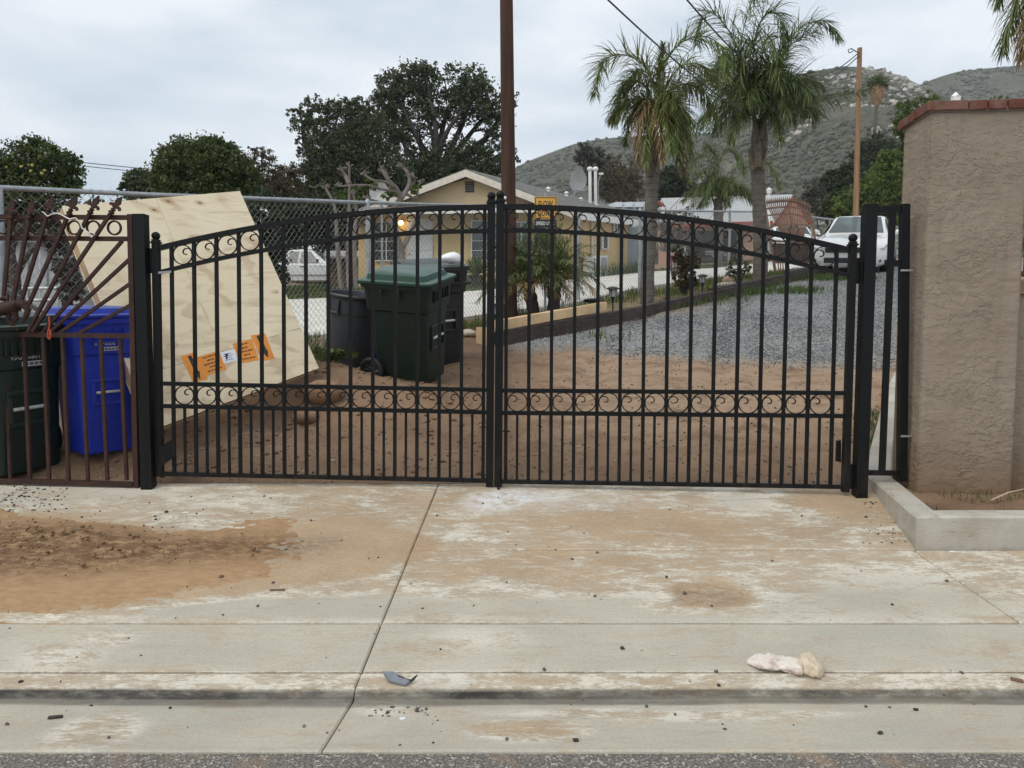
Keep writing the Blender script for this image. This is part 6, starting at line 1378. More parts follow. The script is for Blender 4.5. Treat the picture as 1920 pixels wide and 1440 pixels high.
palm('queen_palm', 'right of the two tall palms, taller and darker with broad drooping fronds', 16.1,
     [(1425, 527, 13.5), (1426, 480, 13), (1424, 400, 12), (1421, 330, 12.5), (1420, 300, 14.5), (1424, 262, 15), (1424, 225, 11)],
     [(sh(1414, 318, 1403, 280, 5, 2, -.15), M_SHEATH), (sh(1428, 318, 1438, 278, 5, 2, -.15), M_SHEATH), (sh(1420, 315, 1420, 258, 9, 6, -.15), M_SHEATH), (sh(1424, 262, 1434, 215, 6, 3, -.18), M_SHEATH), (sh(1420, 262, 1412, 205, 6, 3, -.18), M_SHEATH)],
     [([(1415, 215), (1395, 120), (1365, 55), (1335, 25), (1312, 40), (1308, 80)], .62, M_PALM, .4, -.3), ([(1418, 205), (1412, 110), (1425, 45), (1450, 22), (1468, 50), (1472, 100)], .66, M_PALM, .5, -.8), ([(1416, 205), (1390, 110), (1400, 30), (1420, -10), (1440, -15)], .6, M_PALM, .4, .8),
      ([(1425, 210), (1448, 130), (1482, 72), (1520, 42), (1553, 44), (1574, 72)], .52, M_PALM, .6, -.3), ([(1428, 222), (1462, 212), (1515, 196), (1570, 180), (1630, 166)], .50, M_PALM, .85, -.6), ([(1428, 222), (1455, 185), (1478, 190), (1488, 225)], .55, M_PALM, .8, -.7),
      ([(1420, 215), (1428, 160), (1450, 138), (1468, 165), (1474, 215)], .62, M_PALM, .8, -1.1), ([(1418, 215), (1396, 175), (1362, 172), (1335, 195), (1318, 235)], .62, M_PALM, .75, -.7), ([(1414, 220), (1380, 200), (1335, 206), (1295, 240)], .55, M_PALM, .8, -.3), ([(1414, 215), (1370, 165), (1325, 150), (1285, 165), (1262, 200)], .55, M_PALM, .6, .4),
      ([(1418, 210), (1400, 140), (1376, 95), (1356, 110), (1345, 160)], .6, M_PALM, .7, -.9), ([(1420, 205), (1428, 110), (1440, 70), (1455, 100), (1462, 160)], .62, M_PALM, .8, -1.2), ([(1420, 210), (1420, 120), (1408, 80), (1392, 110), (1386, 170)], .6, M_PALM, .8, -1.0),
      ([(1424, 220), (1446, 170), (1478, 150), (1500, 175), (1510, 215)], .55, M_PALM, .7, .6), ([(1418, 222), (1400, 205), (1380, 225), (1370, 262)], .5, M_PALM, .9, -.8), ([(1426, 222), (1442, 205), (1456, 225), (1462, 262)], .5, M_PALM, .9, -.9)],
     (13, 1.5, .72, M_PALM, (-5, 78)), (1424, 196), 'two tall queen palms')
palm('young_palm', 'smaller queen palm standing between the two tall palms, before the pale roof', 27.0, [(1347, 520, 7.5), (1347, 450, 8), (1347, 400, 9), (1346, 372, 6)],
     [(sh(1344, 395, 1336, 372, 3, 2), M_RACH), (sh(1350, 410, 1364, 385, 2, 1.5), M_RACH)],
     [([(1345, 370), (1335, 310), (1315, 290), (1298, 305), (1292, 340)], .62, M_PALM, .7, -.5), ([(1346, 370), (1350, 305), (1366, 282), (1385, 292), (1396, 325)], .62, M_PALM, .6, -.4), ([(1345, 370), (1330, 345), (1308, 352), (1298, 385)], .55, M_PALM, .9, -.8), ([(1348, 370), (1366, 345), (1392, 352), (1414, 372)], .55, M_PALM, .8, -.8), ([(1346, 368), (1345, 310), (1338, 285), (1325, 275)], .6, M_PALM, .5, .4),
      ([(1346, 370), (1352, 335), (1362, 345), (1366, 380)], .6, M_PALM, .9, -1.1), ([(1346, 370), (1338, 332), (1328, 345), (1322, 382)], .6, M_PALM, .9, -1.1), ([(1347, 370), (1380, 318), (1420, 300), (1450, 318), (1462, 352)], .5, M_PALMB, .8, .9)],
     (7, 1.3, .55, M_PALM, (10, 60)), (1346, 368))
A9 = 9.0
palm('leaning_palm', 'palm at the right edge of the photo, only its drooping frond tips showing', A9, [(2010, 900, 22), (2000, 500, 18), (1985, 80, 18), (1975, -70, 16)], [],
     [([(1975, -80), (1945, -70), (1915, -25), (1893, 40), (1880, 95)], .42, M_PALM, .8, -.2), ([(1976, -80), (1955, -60), (1935, -10), (1922, 60), (1915, 110)], .40, M_PALMD, .9, -.4), ([(1975, -80), (1930, -110), (1890, -70), (1872, 0)], .4, M_PALM, .9, .2), ([(1978, -80), (1960, -40), (1942, 20), (1930, 80)], .40, M_PALMD, .9, -.5)],
     (0, 1.2, .42, M_PALM, (10, 50)), (1976, -80))
# fan palm far off on the hill's foot
FY = 95.0; fA = px2(FY); fp = thing('fan_palm', 'tall thin fan palm with a dry skirt at the foot of the rocky hill', 'palm tree', fA(1638, 325))
MB().tube([fA(1638, 335), fA(1640, 250), fA(1643, 195), fA(1645, 170)], [.25, .2, .18, .18], 10).build('trunk', simple('fan_trunk', (.10, .085, .07), .9, .2), fp, smooth_=60)
mb = MB(); mb.lathe([(.25, float(fA(1645, 199)[2])), (.75, float(fA(1645, 185)[2])), (1.0, float(fA(1645, 172)[2])), (.6, float(fA(1645, 160)[2]))], 12, (fA(1645, 180)[0], FY, 0)); mb.build('skirt', simple('dry_skirt', (.25, .165, .10), .9, .35, 2, bump=.8, bscale=6), fp)
n = 900; d = rng.normal(size=(n, 3)); d /= np.linalg.norm(d, axis=1)[:, None]; d[:, 2] = d[:, 2]*.8+.12; cc = fA(1645, 160); rad = rng.uniform(.3, 1.35, n)[:, None]
V, Fq = leaf_quads(cc+d*rad, .55, 4.0, 0, d*3, .5); raw_mesh('crown', V, Fq, M_PALM, fp, np.repeat(rng.random(n), 4), kind='stuff')
# pygmy date palms by the pole
def pygmy(u, v, hu, hv, y, label, n=64, ln=.78):
    b, h = at(u, v, y), at(hu, hv, y); b[2] = g(b[0], y)-.05; t = thing('pygmy_palm', label, 'palm tree', b, 0, 'pygmy palms beside the dark pole'); C = curve_pts([b, (b+h)/2+np.array([.03, 0, 0]), h], 14)
    MB().tube(C, list(np.linspace(.075, .11, 14)*(1+.1*np.sin(np.arange(14)*2.6))), 12).build('trunk', simple('pygmy_trunk', (.055, .04, .03), .95, .35, 18, bump=1.2, bscale=24), t)
    for i in range(n):
        az = 2.399*i; el = R(88-100*(i/n)); hz = np.array([math.cos(az), math.sin(az), 0]); up = np.array([0, 0, 1.]); pts = [h+hz*.04]; d = hz*math.cos(el)+up*math.sin(el); L_ = ln*rng.uniform(.8, 1.1)
        for q in range(4): pts.append(pts[-1]+d*L_/4); d = d-up*(.22+.14*q); d /= np.linalg.norm(d)
        frond(pts, .20, t, M_PALM if i < n*.8 else M_PALMD, n=24, droop=.3, r0=.006, w=.009, start=.2, plume=.7)
pygmy(1003, 588, 985, 526, 11.4, 'pygmy date palm leaning left against the dark pole, with a feathery crown', 42)
pygmy(1030, 590, 1040, 520, 11.3, 'pygmy date palm upright to the right of its leaning twin', 46)
# ------------------------------------------------------------------ broadleaf trees, shrubs, weeds, grass
M_BARK = simple('bark', (.040, .033, .027), .92, .3, 9, bump=.6, bscale=30, stretch=(1, 1, .3)); M_BARKG = simple('grey_bark', (.15, .125, .108), .9, .25, 9, bump=.5, bscale=30, stretch=(1, 1, .4))
M_OAK = m_leaf('leaf_big_tree', (.030, .040, .019), (.062, .078, .036), (.17, .19, .10)); M_DOME = m_leaf('leaf_dome', (.030, .046, .014), (.068, .092, .024), (.135, .155, .045)); M_CIT = m_leaf('leaf_citrus', (.024, .040, .013), (.055, .080, .024), (.16, .195, .062)); M_DARK = m_leaf('leaf_dark', (.018, .028, .013), (.040, .056, .024), (.08, .10, .042)); M_PEP = m_leaf('leaf_pepper', (.055, .085, .018), (.095, .14, .03), (.16, .21, .05)); M_BRN = m_leaf('leaf_bronze', (.055, .045, .028), (.10, .082, .045), (.16, .12, .06)); M_EUC = m_leaf('leaf_grey', (.04, .045, .036), (.075, .078, .06), (.12, .115, .09)); M_WEED = m_leaf('weed_green', (.04, .075, .018), (.075, .12, .03), (.13, .18, .055)); M_GRASS = m_leaf('grass_green', (.045, .075, .016), (.085, .125, .028), (.17, .19, .07))
def crown_pts(blobs, y, n, clump, shell=.55, dz=.8):
    """leaf centres: clumps scattered through ellipsoids given in the photograph's pixels at depth y"""
    w = np.array([b[2]*b[3]*(b[4] if len(b) > 4 else 1) for b in blobs], float); w /= w.sum(); out = []; k = y/FPX
    for b, wi in zip(blobs, w):
        m = int(n*wi/clump)+1; c = at(b[0], b[1], y); d = rng.normal(size=(m, 3)); d /= np.linalg.norm(d, axis=1)[:, None]; r = (shell+(1-shell)*rng.random(m)**.6)[:, None]; r = np.where(rng.random((m, 1)) < .25, r*rng.random((m, 1)), r)
        cc = c+d*r*np.array([b[2]*k, dz*(b[2]+b[3])/2*k, b[3]*k]); s = .11*(b[2]+b[3])*k*rng.uniform(.6, 1.5, (m, 1))
        e = rng.normal(size=(m, clump, 3)); e /= (1e-9+np.linalg.norm(e, axis=2)[..., None]); e *= rng.random((m, clump, 1))**.5; e[..., 2] *= .75
        tone = np.repeat(rng.random(m)*.7, clump)+.3*rng.random(m*clump); out.append((( cc[:, None]+e*s[:, None]).reshape(-1, 3), tone))
    return np.vstack([q[0] for q in out]), np.concatenate([q[1] for q in out])
def tree(name, label, y, base, blobs, n, leaf, mat, clump=36, limbs=True, tr=.16, bark=None, aspect=2.0, droop=.2, shell=.55, group=None, cat='tree', dz=.8, gz=None):
    b = at(base[0], base[1], y); b[2] = g(b[0], y) if gz is None else gz; t = thing(name, label, cat, b, 0, group); bark = bark or M_BARK
    if limbs:
        mb = MB(); cx = sum(q[0]*q[2] for q in blobs)/sum(q[2] for q in blobs); cv = sum(q[1]*q[2] for q in blobs)/sum(q[2] for q in blobs); fork = at(base[0]*.6+cx*.4, base[1]*.45+cv*.55, y)
        mb.tube(curve_pts([b-np.array([0, 0, .2]), b*.5+fork*.5+np.array([tr*.4, 0, 0]), fork], 8), list(np.linspace(tr*1.2, tr*.75, 8)), 10); mb.build('trunk', bark, t, smooth_=60)
        for q in blobs:
            e = at(q[0], q[1]-q[3]*.45, y+rng.uniform(-.3, .3)*q[2]*y/FPX); m_ = (fork+e)/2+rng.normal(size=3)*.10*np.linalg.norm(e-fork); mb = MB(); mb.tube(curve_pts([fork, m_, e], 8), list(np.linspace(tr*.6, tr*.12, 8)), 7)
            for j in range(4):
                s0 = curve_pts([fork, m_, e], 8)[3+j]; mb.tube([s0, s0+rng.normal(size=3)*np.array([1, 1, .6])*q[2]*.25*y/FPX+np.array([0, 0, .15*q[3]*y/FPX]), s0+rng.normal(size=3)*q[2]*.32*y/FPX+np.array([0, 0, .12*q[3]*y/FPX])], [tr*.22, tr*.14, tr*.05], 5)
            mb.build('limb', bark, t, smooth_=60)
    C, tone = crown_pts(blobs, y, n, clump, shell, dz); V, Fq = leaf_quads(C, leaf*rng.uniform(.7, 1.3, len(C)), aspect, droop); raw_mesh('crown', V, Fq, mat, t, np.repeat(tone, 4), kind='stuff'); return t
T1 = tree('citrus_tree', 'fruit tree hung with small yellow fruit above the fence at the left edge', 15.5, (30, 560), [(20, 320, 60, 55), (75, 310, 60, 52), (120, 320, 34, 36), (60, 362, 85, 46), (-40, 340, 70, 70), (52, 272, 22, 18), (95, 285, 18, 16), (146, 300, 14, 12), (10, 420, 60, 46, .6), (138, 350, 20, 30, .6)], 24000, .08, M_CIT, 20, limbs=False, tr=.13, aspect=2.2)
mf = simple('yellow_fruit', (.33, .285, .055), .6, .25); me = MB().ball((0, 0, 0), .030, 8, 6).mesh('fruit', mf, smooth_=True)
for i in range(26):
    d = rng.normal(size=2); u, v = 45+38*d[0], 315+26*d[1]; c = at(np.clip(u, 0, 118), np.clip(v, 265, 380), 14.95+rng.uniform(-.1, .6)); inst('fruit', me, T1, c, scale=(rng.uniform(.8, 1.15),)*3)
tree('dome_tree', 'dense dark green dome-shaped tree behind the plywood crate', 24, (385, 500), [(380, 335, 88, 72), (345, 330, 50, 58), (425, 350, 62, 62), (392, 288, 34, 30), (348, 288, 22, 16), (405, 300, 45, 38), (318, 330, 28, 40), (455, 372, 34, 36)], 44000, .11, M_DOME, 34, limbs=False, tr=.25, droop=-.5, shell=.8, aspect=1.7)
tree('small_tree', 'low grey green bush left of the dome tree above the fence', 26, (265, 480), [(262, 338, 30, 20), (285, 350, 40, 30), (240, 352, 18, 12)], 9000, .11, M_OAK, 24, tr=.09)
tree('sparse_tree', 'sparse bronze-leaved tree between the dome tree and the big tree', 26, (505, 480), [(490, 300, 30, 26, .5), (515, 335, 40, 30, .7), (545, 330, 26, 26, .5), (480, 345, 24, 26, .8), (530, 365, 48, 30), (478, 280, 14, 10, .4)], 11000, .085, M_BRN, 18, tr=.07, shell=.3)
tree('big_tree', 'tall spreading tree with open crown and forked trunk behind the bungalow', 42, (800, 470), [(770, 165, 58, 46), (735, 175, 40, 38), (722, 215, 42, 45), (795, 140, 34, 26), (872, 155, 52, 36), (900, 190, 50, 44), (858, 200, 44, 40), (925, 215, 34, 40, .7), (790, 210, 48, 42, .8), (955, 195, 24, 34, .3), (930, 255, 40, 30, .35), (958, 290, 16, 30, .3), (860, 300, 75, 40), (920, 305, 44, 36), (800, 310, 55, 40), (748, 255, 46, 40)], 31000, .17, M_OAK, 20, tr=.36, shell=.4, aspect=1.8)
tree('leafy_tree', 'broad dark tree with ragged top left of the tall spreading tree', 38, (610, 480), [(575, 230, 32, 36, .7), (595, 205, 34, 26, .8), (560, 215, 22, 18, .5), (650, 245, 50, 55), (640, 300, 62, 60), (690, 260, 55, 55), (700, 320, 70, 55), (600, 300, 32, 60), (585, 345, 45, 50), (640, 205, 36, 20, .6), (675, 205, 30, 20, .7), (620, 360, 75, 40), (560, 275, 14, 20, .4)], 38000, .15, M_OAK, 22, tr=.28, shell=.55)
tree('leafy_tree', 'low dark tree filling the gap under the tall spreading tree', 40, (790, 480), [(760, 345, 70, 40), (700, 370, 60, 30), (840, 345, 70, 40), (910, 340, 50, 34)], 22000, .18, M_DARK, 40, tr=.2, shell=.6)
# dark hedges seen through the fence
def hedge(label, y, blobs, n, leaf, mat, base=None):
    return tree('hedge', label, y, base or (blobs[0][0], 560), blobs, n, leaf, mat, 40, limbs=False, cat='hedge', shell=.75, dz=.6)
hedge('dark hedge behind the fence between the crate and the white pickup', 22, [(500, 420, 60, 60), (560, 412, 50, 42), (512, 500, 26, 60), (480, 500, 40, 60), (620, 405, 50, 40), (520, 545, 18, 26)], 30000, .10, M_DARK)
hedge('dark hedge behind the grey shed at the far left', 18.5, [(0, 430, 70, 60), (60, 440, 70, 40), (140, 430, 60, 40), (200, 440, 60, 60), (0, 520, 30, 70), (180, 510, 50, 60), (260, 430, 70, 60), (340, 430, 70, 60), (420, 430, 50, 60)], 32000, .11, M_DARK)
hedge('dark leafy hedge behind the brown carport', 33, [(640, 420, 60, 50), (700, 410, 50, 45), (585, 430, 50, 50), (672, 450, 40, 40)], 16000, .16, M_DARK)
tree('vine', 'grey leafless vine tangle beside the crate behind the sunburst bars', 10.5, (135, 590), [(120, 500, 22, 40), (135, 545, 20, 36), (105, 450, 26, 26)], 2600, .07, M_EUC, 14, tr=.03, cat='vine', shell=.3)
tr2 = MB(); tr2.tube(curve_pts([at(30, 590, 12.0), at(28, 520, 12.0), at(20, 470, 12.0), at(40, 420, 12.0)], 12), list(np.linspace(.10, .05, 12)), 10); tr2.tube(curve_pts([at(28, 520, 12.0), at(50, 480, 12.0), at(72, 455, 12.2)], 8), list(np.linspace(.06, .03, 8)), 8); tag(tr2.build('tree_trunk', M_BARK, None, smooth_=60), 'dark forked tree trunk behind the fence seen through the sunburst bars', 'trunk')
# trees towards the hills
tree('eucalyptus', 'grey feathery tree on the skyline right of the dark pole', 95, (1110, 400), [(1095, 285, 16, 18), (1112, 300, 22, 24), (1130, 300, 16, 18), (1088, 300, 12, 14), (1118, 330, 26, 26)], 6000, .38, M_EUC, 30, tr=.35, shell=.4)
tree('scrub_tree', 'brownish grey scrubby tree behind the white flues', 80, (1165, 420), [(1150, 320, 26, 30, .6), (1185, 325, 24, 40, .6), (1170, 350, 50, 36, .8), (1130, 350, 22, 30, .7)], 8000, .26, M_BRN, 20, tr=.25, shell=.3, bark=M_BARKG)
tree('scrub_tree', 'dark round tree behind the pale roof between the palms', 70, (1260, 400), [(1262, 345, 30, 34), (1240, 365, 26, 22), (1285, 360, 20, 24)], 8000, .26, M_DARK, 30, tr=.2)
tree('pepper_tree', 'bright green pepper tree left of the stucco pillar behind the sedan', 46, (1665, 480), [(1670, 310, 30, 30), (1660, 350, 44, 42), (1625, 370, 34, 34), (1690, 360, 34, 50), (1640, 400, 60, 30), (1590, 390, 30, 28, .8)], 34000, .22, M_PEP, 36, tr=.2, droop=1.2, aspect=3)
tree('round_tree', 'dark round tree beside the orange pole', 60, (1565, 450), [(1565, 350, 26, 30), (1590, 335, 26, 26), (1575, 375, 32, 22)], 16000, .22, M_DARK, 40, tr=.22, shell=.75)
tree('olive_tree', 'olive green tree behind the orange pole, below the dark round tree', 52, (1580, 480), [(1575, 385, 36, 26), (1612, 372, 30, 30), (1555, 400, 22, 20)], 16000, .20, M_CIT, 36, tr=.18)
tree('dark_tree', 'dark tree on the slope behind the fan palm', 90, (1625, 400), [(1622, 300, 28, 34), (1650, 290, 34, 40), (1600, 330, 24, 24)], 12000, .32, M_DARK, 40, tr=.25)
tree('pepper_tree', 'feathery green treetop showing over the left of the brick cap', 46, (1720, 480), [(1705, 200, 26, 16, .5), (1742, 186, 20, 14, .5), (1700, 235, 24, 26, .8), (1730, 280, 40, 60)], 14000, .20, M_PEP, 30, tr=.16, droop=1.2, aspect=3)
tree('pepper_tree', 'feathery green sprig showing over the right of the brick cap', 46, (1870, 480), [(1872, 190, 20, 10, .5), (1870, 240, 30, 40)], 6000, .20, M_PEP, 24, tr=.14, droop=1.2, aspect=3)
tree('bare_shrub', 'grey wispy shrub right of the leaning brown gate', 48, (1540, 460), [(1525, 360, 24, 24, .5), (1515, 385, 28, 24, .6)], 3000, .14, M_EUC, 16, tr=.06, shell=.3, cat='shrub')
# bare plumeria behind the fence: thick forking stems that end in knobs
PYD = 18.0; pb = at(748, 545, PYD); pb[2] = g(pb[0], PYD); plum = thing('bare_tree', 'bare grey thick-limbed tree behind the fence in front of the bungalow', 'tree', pb); pc = lambda *q: [at(u, v, PYD+d) for u, v, d in q]
def limbp(pts, r0, r1, nm='limb'): r0, r1 = r0*.72, r1*.72; MB().tube(curve_pts(pts, 4*len(pts)), list(np.linspace(r0, r1, 4*len(pts))), 9).build(nm, M_BARKG, plum, smooth_=60)
limbp([pb-np.array([0, 0, .1])]+pc((752, 510, 0), (752, 470, 0)), .16, .13, 'trunk'); limbp(pc((752, 472, 0), (742, 435, -.2), (735, 400, -.3), (752, 372, -.3)), .12, .09); limbp(pc((752, 472, 0), (768, 440, .2), (786, 405, .3), (800, 392, .4)), .09, .05)
KN = []
for pts, r0, r1 in ((((752, 372, -.3), (742, 352, -.4), (728, 338, -.5), (716, 318, -.5)), .085, .05), (((752, 372, -.3), (765, 352, 0), (768, 335, .1), (760, 318, .1), (748, 312, .1)), .085, .045), (((765, 352, 0), (776, 342, .2), (775, 334, .2)), .06, .05), (((742, 352, -.4), (722, 341, -.8), (700, 338, -1), (684, 328, -1)), .05, .03), (((742, 358, -.4), (715, 355, -.8), (690, 347, -1.2), (636, 349, -1.4)), .045, .025), (((735, 385, -.3), (705, 377, -.8), (688, 372, -1)), .045, .03), (((728, 338, -.5), (724, 326, -.4), (717, 322, -.4)), .05, .04), (((760, 362, -.2), (780, 372, 0), (784, 350, 0), (790, 342, 0)), .05, .03), (((768, 335, .1), (774, 326, .2), (766, 330, .3)), .05, .04)):
    limbp(pc(*pts), r0, r1); KN.append(pts[-1])
b1 = at(655, 545, 17.0); b1[2] = g(b1[0], 17.0); p2_ = thing('bare_tree', 'slim bare grey stems behind the fence left of the galvanised post', 'tree', b1)
for pts in (((655, 540), (652, 470), (655, 380), (655, 312)), ((640, 540), (632, 450), (628, 390), (610, 352)), ((668, 540), (664, 450), (668, 400), (663, 365)), ((655, 345), (648, 330), (640, 318))):
    MB().tube(curve_pts([at(u, v, 17+rng.uniform(-.2, .2)) for u, v in pts], 14), list(np.linspace(.06, .022, 14)), 8).build('stem', M_BARKG, p2_, smooth_=60)
for (u, v, d) in KN+[(655, 312, -1), (641, 317, -1), (610, 352, -1), (663, 364, -1)]:
    c = at(u, v, PYD+d*.5); mb = MB()
    for j in range(7): dd = rng.normal(size=3); dd[2] = abs(dd[2])*.8; dd /= np.linalg.norm(dd); mb.tube([c, c+dd*.11], [.026, .016], 6)
    mb.build('knob', M_BARKG, plum if u > 670 else p2_, smooth_=60)
C, tone = crown_pts([(695, 345, 18, 12), (735, 362, 24, 14), (780, 350, 12, 16), (650, 360, 30, 20)], PYD, 500, 10); V, Fq = leaf_quads(C, .13, 2.5); raw_mesh('leaves', V, Fq, M_PEP, plum, np.repeat(tone, 4), kind='stuff')
# shrubs in the planter strip
def shrub(label, u, v, y, blobs, n, leaf, mat, stems=5, name='shrub', clump=10):
    b = at(u, v, y); b[2] = g(b[0], y); t = thing(name, label, 'shrub', b)
    for q in blobs:
        e = at(q[0], q[1], y); MB().tube(curve_pts([b, (b+e)/2+rng.normal(size=3)*.04, e], 8), list(np.linspace(.018, .006, 8)), 6).build('stem', M_BARK, t, smooth_=60)
    C, tone = crown_pts(blobs, y, n, clump, .35); V, Fq = leaf_quads(C, leaf*rng.uniform(.7, 1.3, len(C)), 1.6); raw_mesh('leaves', V, Fq, mat, t, np.repeat(tone, 4), kind='stuff'); return t
shrub('leafy dark rose bush between the two tall palms in the planter strip', 1285, 548, 13.9, [(1283, 505, 22, 30), (1278, 530, 18, 18), (1300, 490, 14, 24), (1270, 480, 12, 20), (1295, 530, 14, 16)], 1400, .075, M_BRN)
shrub('thin twiggy shrub in front of the right tall palm', 1385, 525, 15.4, [(1383, 490, 18, 30, .5), (1375, 510, 20, 14), (1398, 505, 10, 16)], 500, .06, M_BRN)
shrub('light twiggy bush right of the left tall palm, full of thin bare twigs', 1262, 500, 20, [(1250, 430, 26, 30, .5), (1275, 405, 30, 20, .4), (1300, 400, 20, 10, .3), (1240, 400, 20, 14, .4)], 900, .07, M_EUC, name='twiggy_bush')
tw = MB(); c0 = at(1255, 480, 20)
for j in range(46):
    a = at(1255+rng.uniform(-10, 10), 470, 20); e = at(1262+rng.normal()*32, 410+rng.normal()*20, 20+rng.uniform(-.5, .5)); m_ = (a+e)/2+rng.normal(size=3)*.25; tw.tube(curve_pts([a, m_, e], 6), list(np.linspace(.018, .005, 6)), 4, False)
tag(tw.build('twigs', M_BARKG, None, kind='stuff'), 'tangle of bare twigs beside the left tall palm', 'twigs')
shrub('round dark shrub by the house wall behind the young palm', 1300, 485, 30, [(1308, 465, 16, 22), (1302, 480, 16, 14)], 900, .12, M_DARK)
# potted spiky plant by the bungalow
pq = at(893, 540, 20.5); pq[2] = g(pq[0], 20.5); pp = thing('spiky_plant', 'potted spiky plant on the lawn under the bungalow window', 'plant', pq); n = 90; az = rng.random(n)*6.28; el = R(20)+rng.random(n)*R(70); d = np.stack([np.cos(az)*np.cos(el), np.sin(az)*np.cos(el), np.sin(el)], -1); V, Fq = leaf_quads(pq+np.array([0, 0, .35])+d*.28, .55, 9, 0, d*6, .3); raw_mesh('leaves', V, Fq, M_GRASS, pp, np.repeat(rng.random(n), 4), kind='stuff')
MB().lathe([(.16, 0), (.2, .02), (.24, .34), (.26, .36), (.22, .36), (.2, .3)], 18, pq).build('pot', simple('dark_pot', (.04, .035, .03), .7), pp, smooth_=40)
# broad-leaved weed at the foot of the crate
wq = at(625, 692, 7.7); wq = np.array([wq[0], 7.7, g(wq[0], 7.7)+.02]); wd = thing('weed', 'low green broad-leaved weed at the lower right corner of the plywood crate', 'plant', wq)
lm = MB()
for j in range(46):
    az = rng.random()*6.28; r = rng.uniform(.04, .22); c = wq+np.array([math.cos(az)*r*1.2, math.sin(az)*r*.7, .03+rng.uniform(0, .11)]); s = rng.uniform(.03, .055); ti = rng.normal(size=3)*.35; nrm = np.array([ti[0], ti[1], 1]); nrm /= np.linalg.norm(nrm); e1 = np.cross(nrm, (math.sin(az), -math.cos(az), 0)); e1 /= np.linalg.norm(e1); e2 = np.cross(nrm, e1)
    pts = [c+e1*s*math.cos(q)*(1.15 if k % 2 else .8)+e2*s*math.sin(q)*(1.1 if k % 2 else .75) for k, q in enumerate(np.linspace(0, 6.28, 11)[:-1])]
    lm = MB(); lm.add(pts+[c+nrm*-.012], [(k, (k+1) % 10, 10) for k in range(10)]); lm.tube([wq, (wq+c)/2+np.array([0, 0, .02]), c+nrm*-.012], .003, 4); o = lm.build('leaf', M_WEED, wd); set_attr(o.data, 'tone', np.full(len(o.data.vertices), rng.random()))
# grass: countless blades, one object for each lawn
def blades(name, pts, h, mat, w=.006, lean=.5):
    n = len(pts); az = rng.random(n)*6.28; hh = h*rng.uniform(.5, 1.3, n); s = np.stack([np.cos(az), np.sin(az), 0*az], -1)*w; ln = np.stack([np.cos(az+1.6), np.sin(az+1.6), 0*az], -1)*(lean*hh*rng.random(n))[:, None]; up = np.stack([0*hh, 0*hh, hh], -1)
    V = np.stack([pts-s, pts+s, pts+ln*.4+up*.6+s*.6, pts+ln*.4+up*.6-s*.6, pts+ln+up], 1); k = np.arange(n)[:, None]*5
    Ff = np.concatenate([k+np.array([0, 1, 2]), k+np.array([0, 2, 3]), k+np.array([3, 2, 4])]); return raw_mesh(name, V.reshape(-1, 3), Ff, mat, None, np.repeat(rng.random(n), 5), kind='stuff')
def in_poly(P2, n):
    P2 = np.array(P2); lo, hi_ = P2.min(0), P2.max(0); x = lo[0]+rng.random(n)*(hi_[0]-lo[0]); y = lo[1]+rng.random(n)*(hi_[1]-lo[1]); m = poly_mask(x, y, P2, .05) > .5; x, y = x[m], y[m]; return np.stack([x, y, H(x, y)], -1)
def clumpy(P, thr=.45, f=1.6): return P[fbm(P[:, 0]*f, P[:, 1]*f) > thr]
lawn = [xy(*q) for q in ((380, 574), (560, 567), (630, 564), (750, 559), (870, 553), (960, 546), (1040, 535), (1100, 523), (1230, 513), (1340, 507))]+[xy(1430, 496)]+[at(1430, 490, 36)[:2], at(1200, 500, 26.5)[:2], at(1050, 530, 22.8)[:2], at(700, 535, 23.6)[:2], at(640, 540, 30)[:2], at(380, 540, 30)[:2]]
M_SOIL = simple('lawn_soil', (.075, .08, .03), .95, .3, 3)
X, Y = np.meshgrid(np.arange(-16, 13, .25), np.arange(12, 37, .25)); pm = poly_mask(X, Y, lawn, .05); MB().grid(X, Y, H(X, Y)+.03, pm[:-1, :-1] > .5).build('lawn_ground', M_SOIL, None, kind='structure', smooth_=True)
blades('lawn_grass', in_poly(lawn, 60000)+np.array([0, 0, .03]), .10, M_GRASS, .012)
blades('tall_grass', np.vstack([in_poly([at(1100, 520, 22.4)[:2], at(1205, 508, 25.2)[:2], at(1200, 500, 26)[:2], at(1130, 512, 23.4)[:2]], 3000)]), .42, M_WEED, .014)
strip = [xy(*q) for q in ((900, 607), (960, 592), (1040, 582), (1100, 571), (1200, 547), (1350, 525), (1450, 514), (1545, 505))]+[xy(1560, 512), xy(1440, 545), xy(1300, 578), xy(1150, 606), xy(948, 640)]
blades('planter_weeds', clumpy(in_poly(strip, 34000), .44)+np.array([0, 0, .02]), .13, M_GRASS, .007)
vg = [xy(*q) for q in ((560, 640), (700, 630), (790, 618), (900, 602), (930, 620), (880, 640), (700, 668), (600, 690), (560, 680))]
blades('verge_grass', clumpy(in_poly(vg, 16000), .46, 2.2)+np.array([0, 0, .03]), .11, M_GRASS, .005)
g2 = [np.array(gp(u, v)) for u, v in ((1120, 633), (1380, 548), (1395, 550), (1480, 548), (1500, 545), (1540, 520), (1560, 524), (1600, 522), (1350, 560), (1300, 568))]
P = np.vstack([q+np.stack([rng.normal(size=n_)*.28, rng.normal(size=n_)*.22, 0*rng.normal(size=n_)], -1) for q, n_ in zip(g2, (60, 500, 500, 400, 300, 500, 600, 400, 200, 200))]); P[:, 2] = H(P[:, 0], P[:, 1]); blades('drive_grass', P, .10, M_WEED, .008)
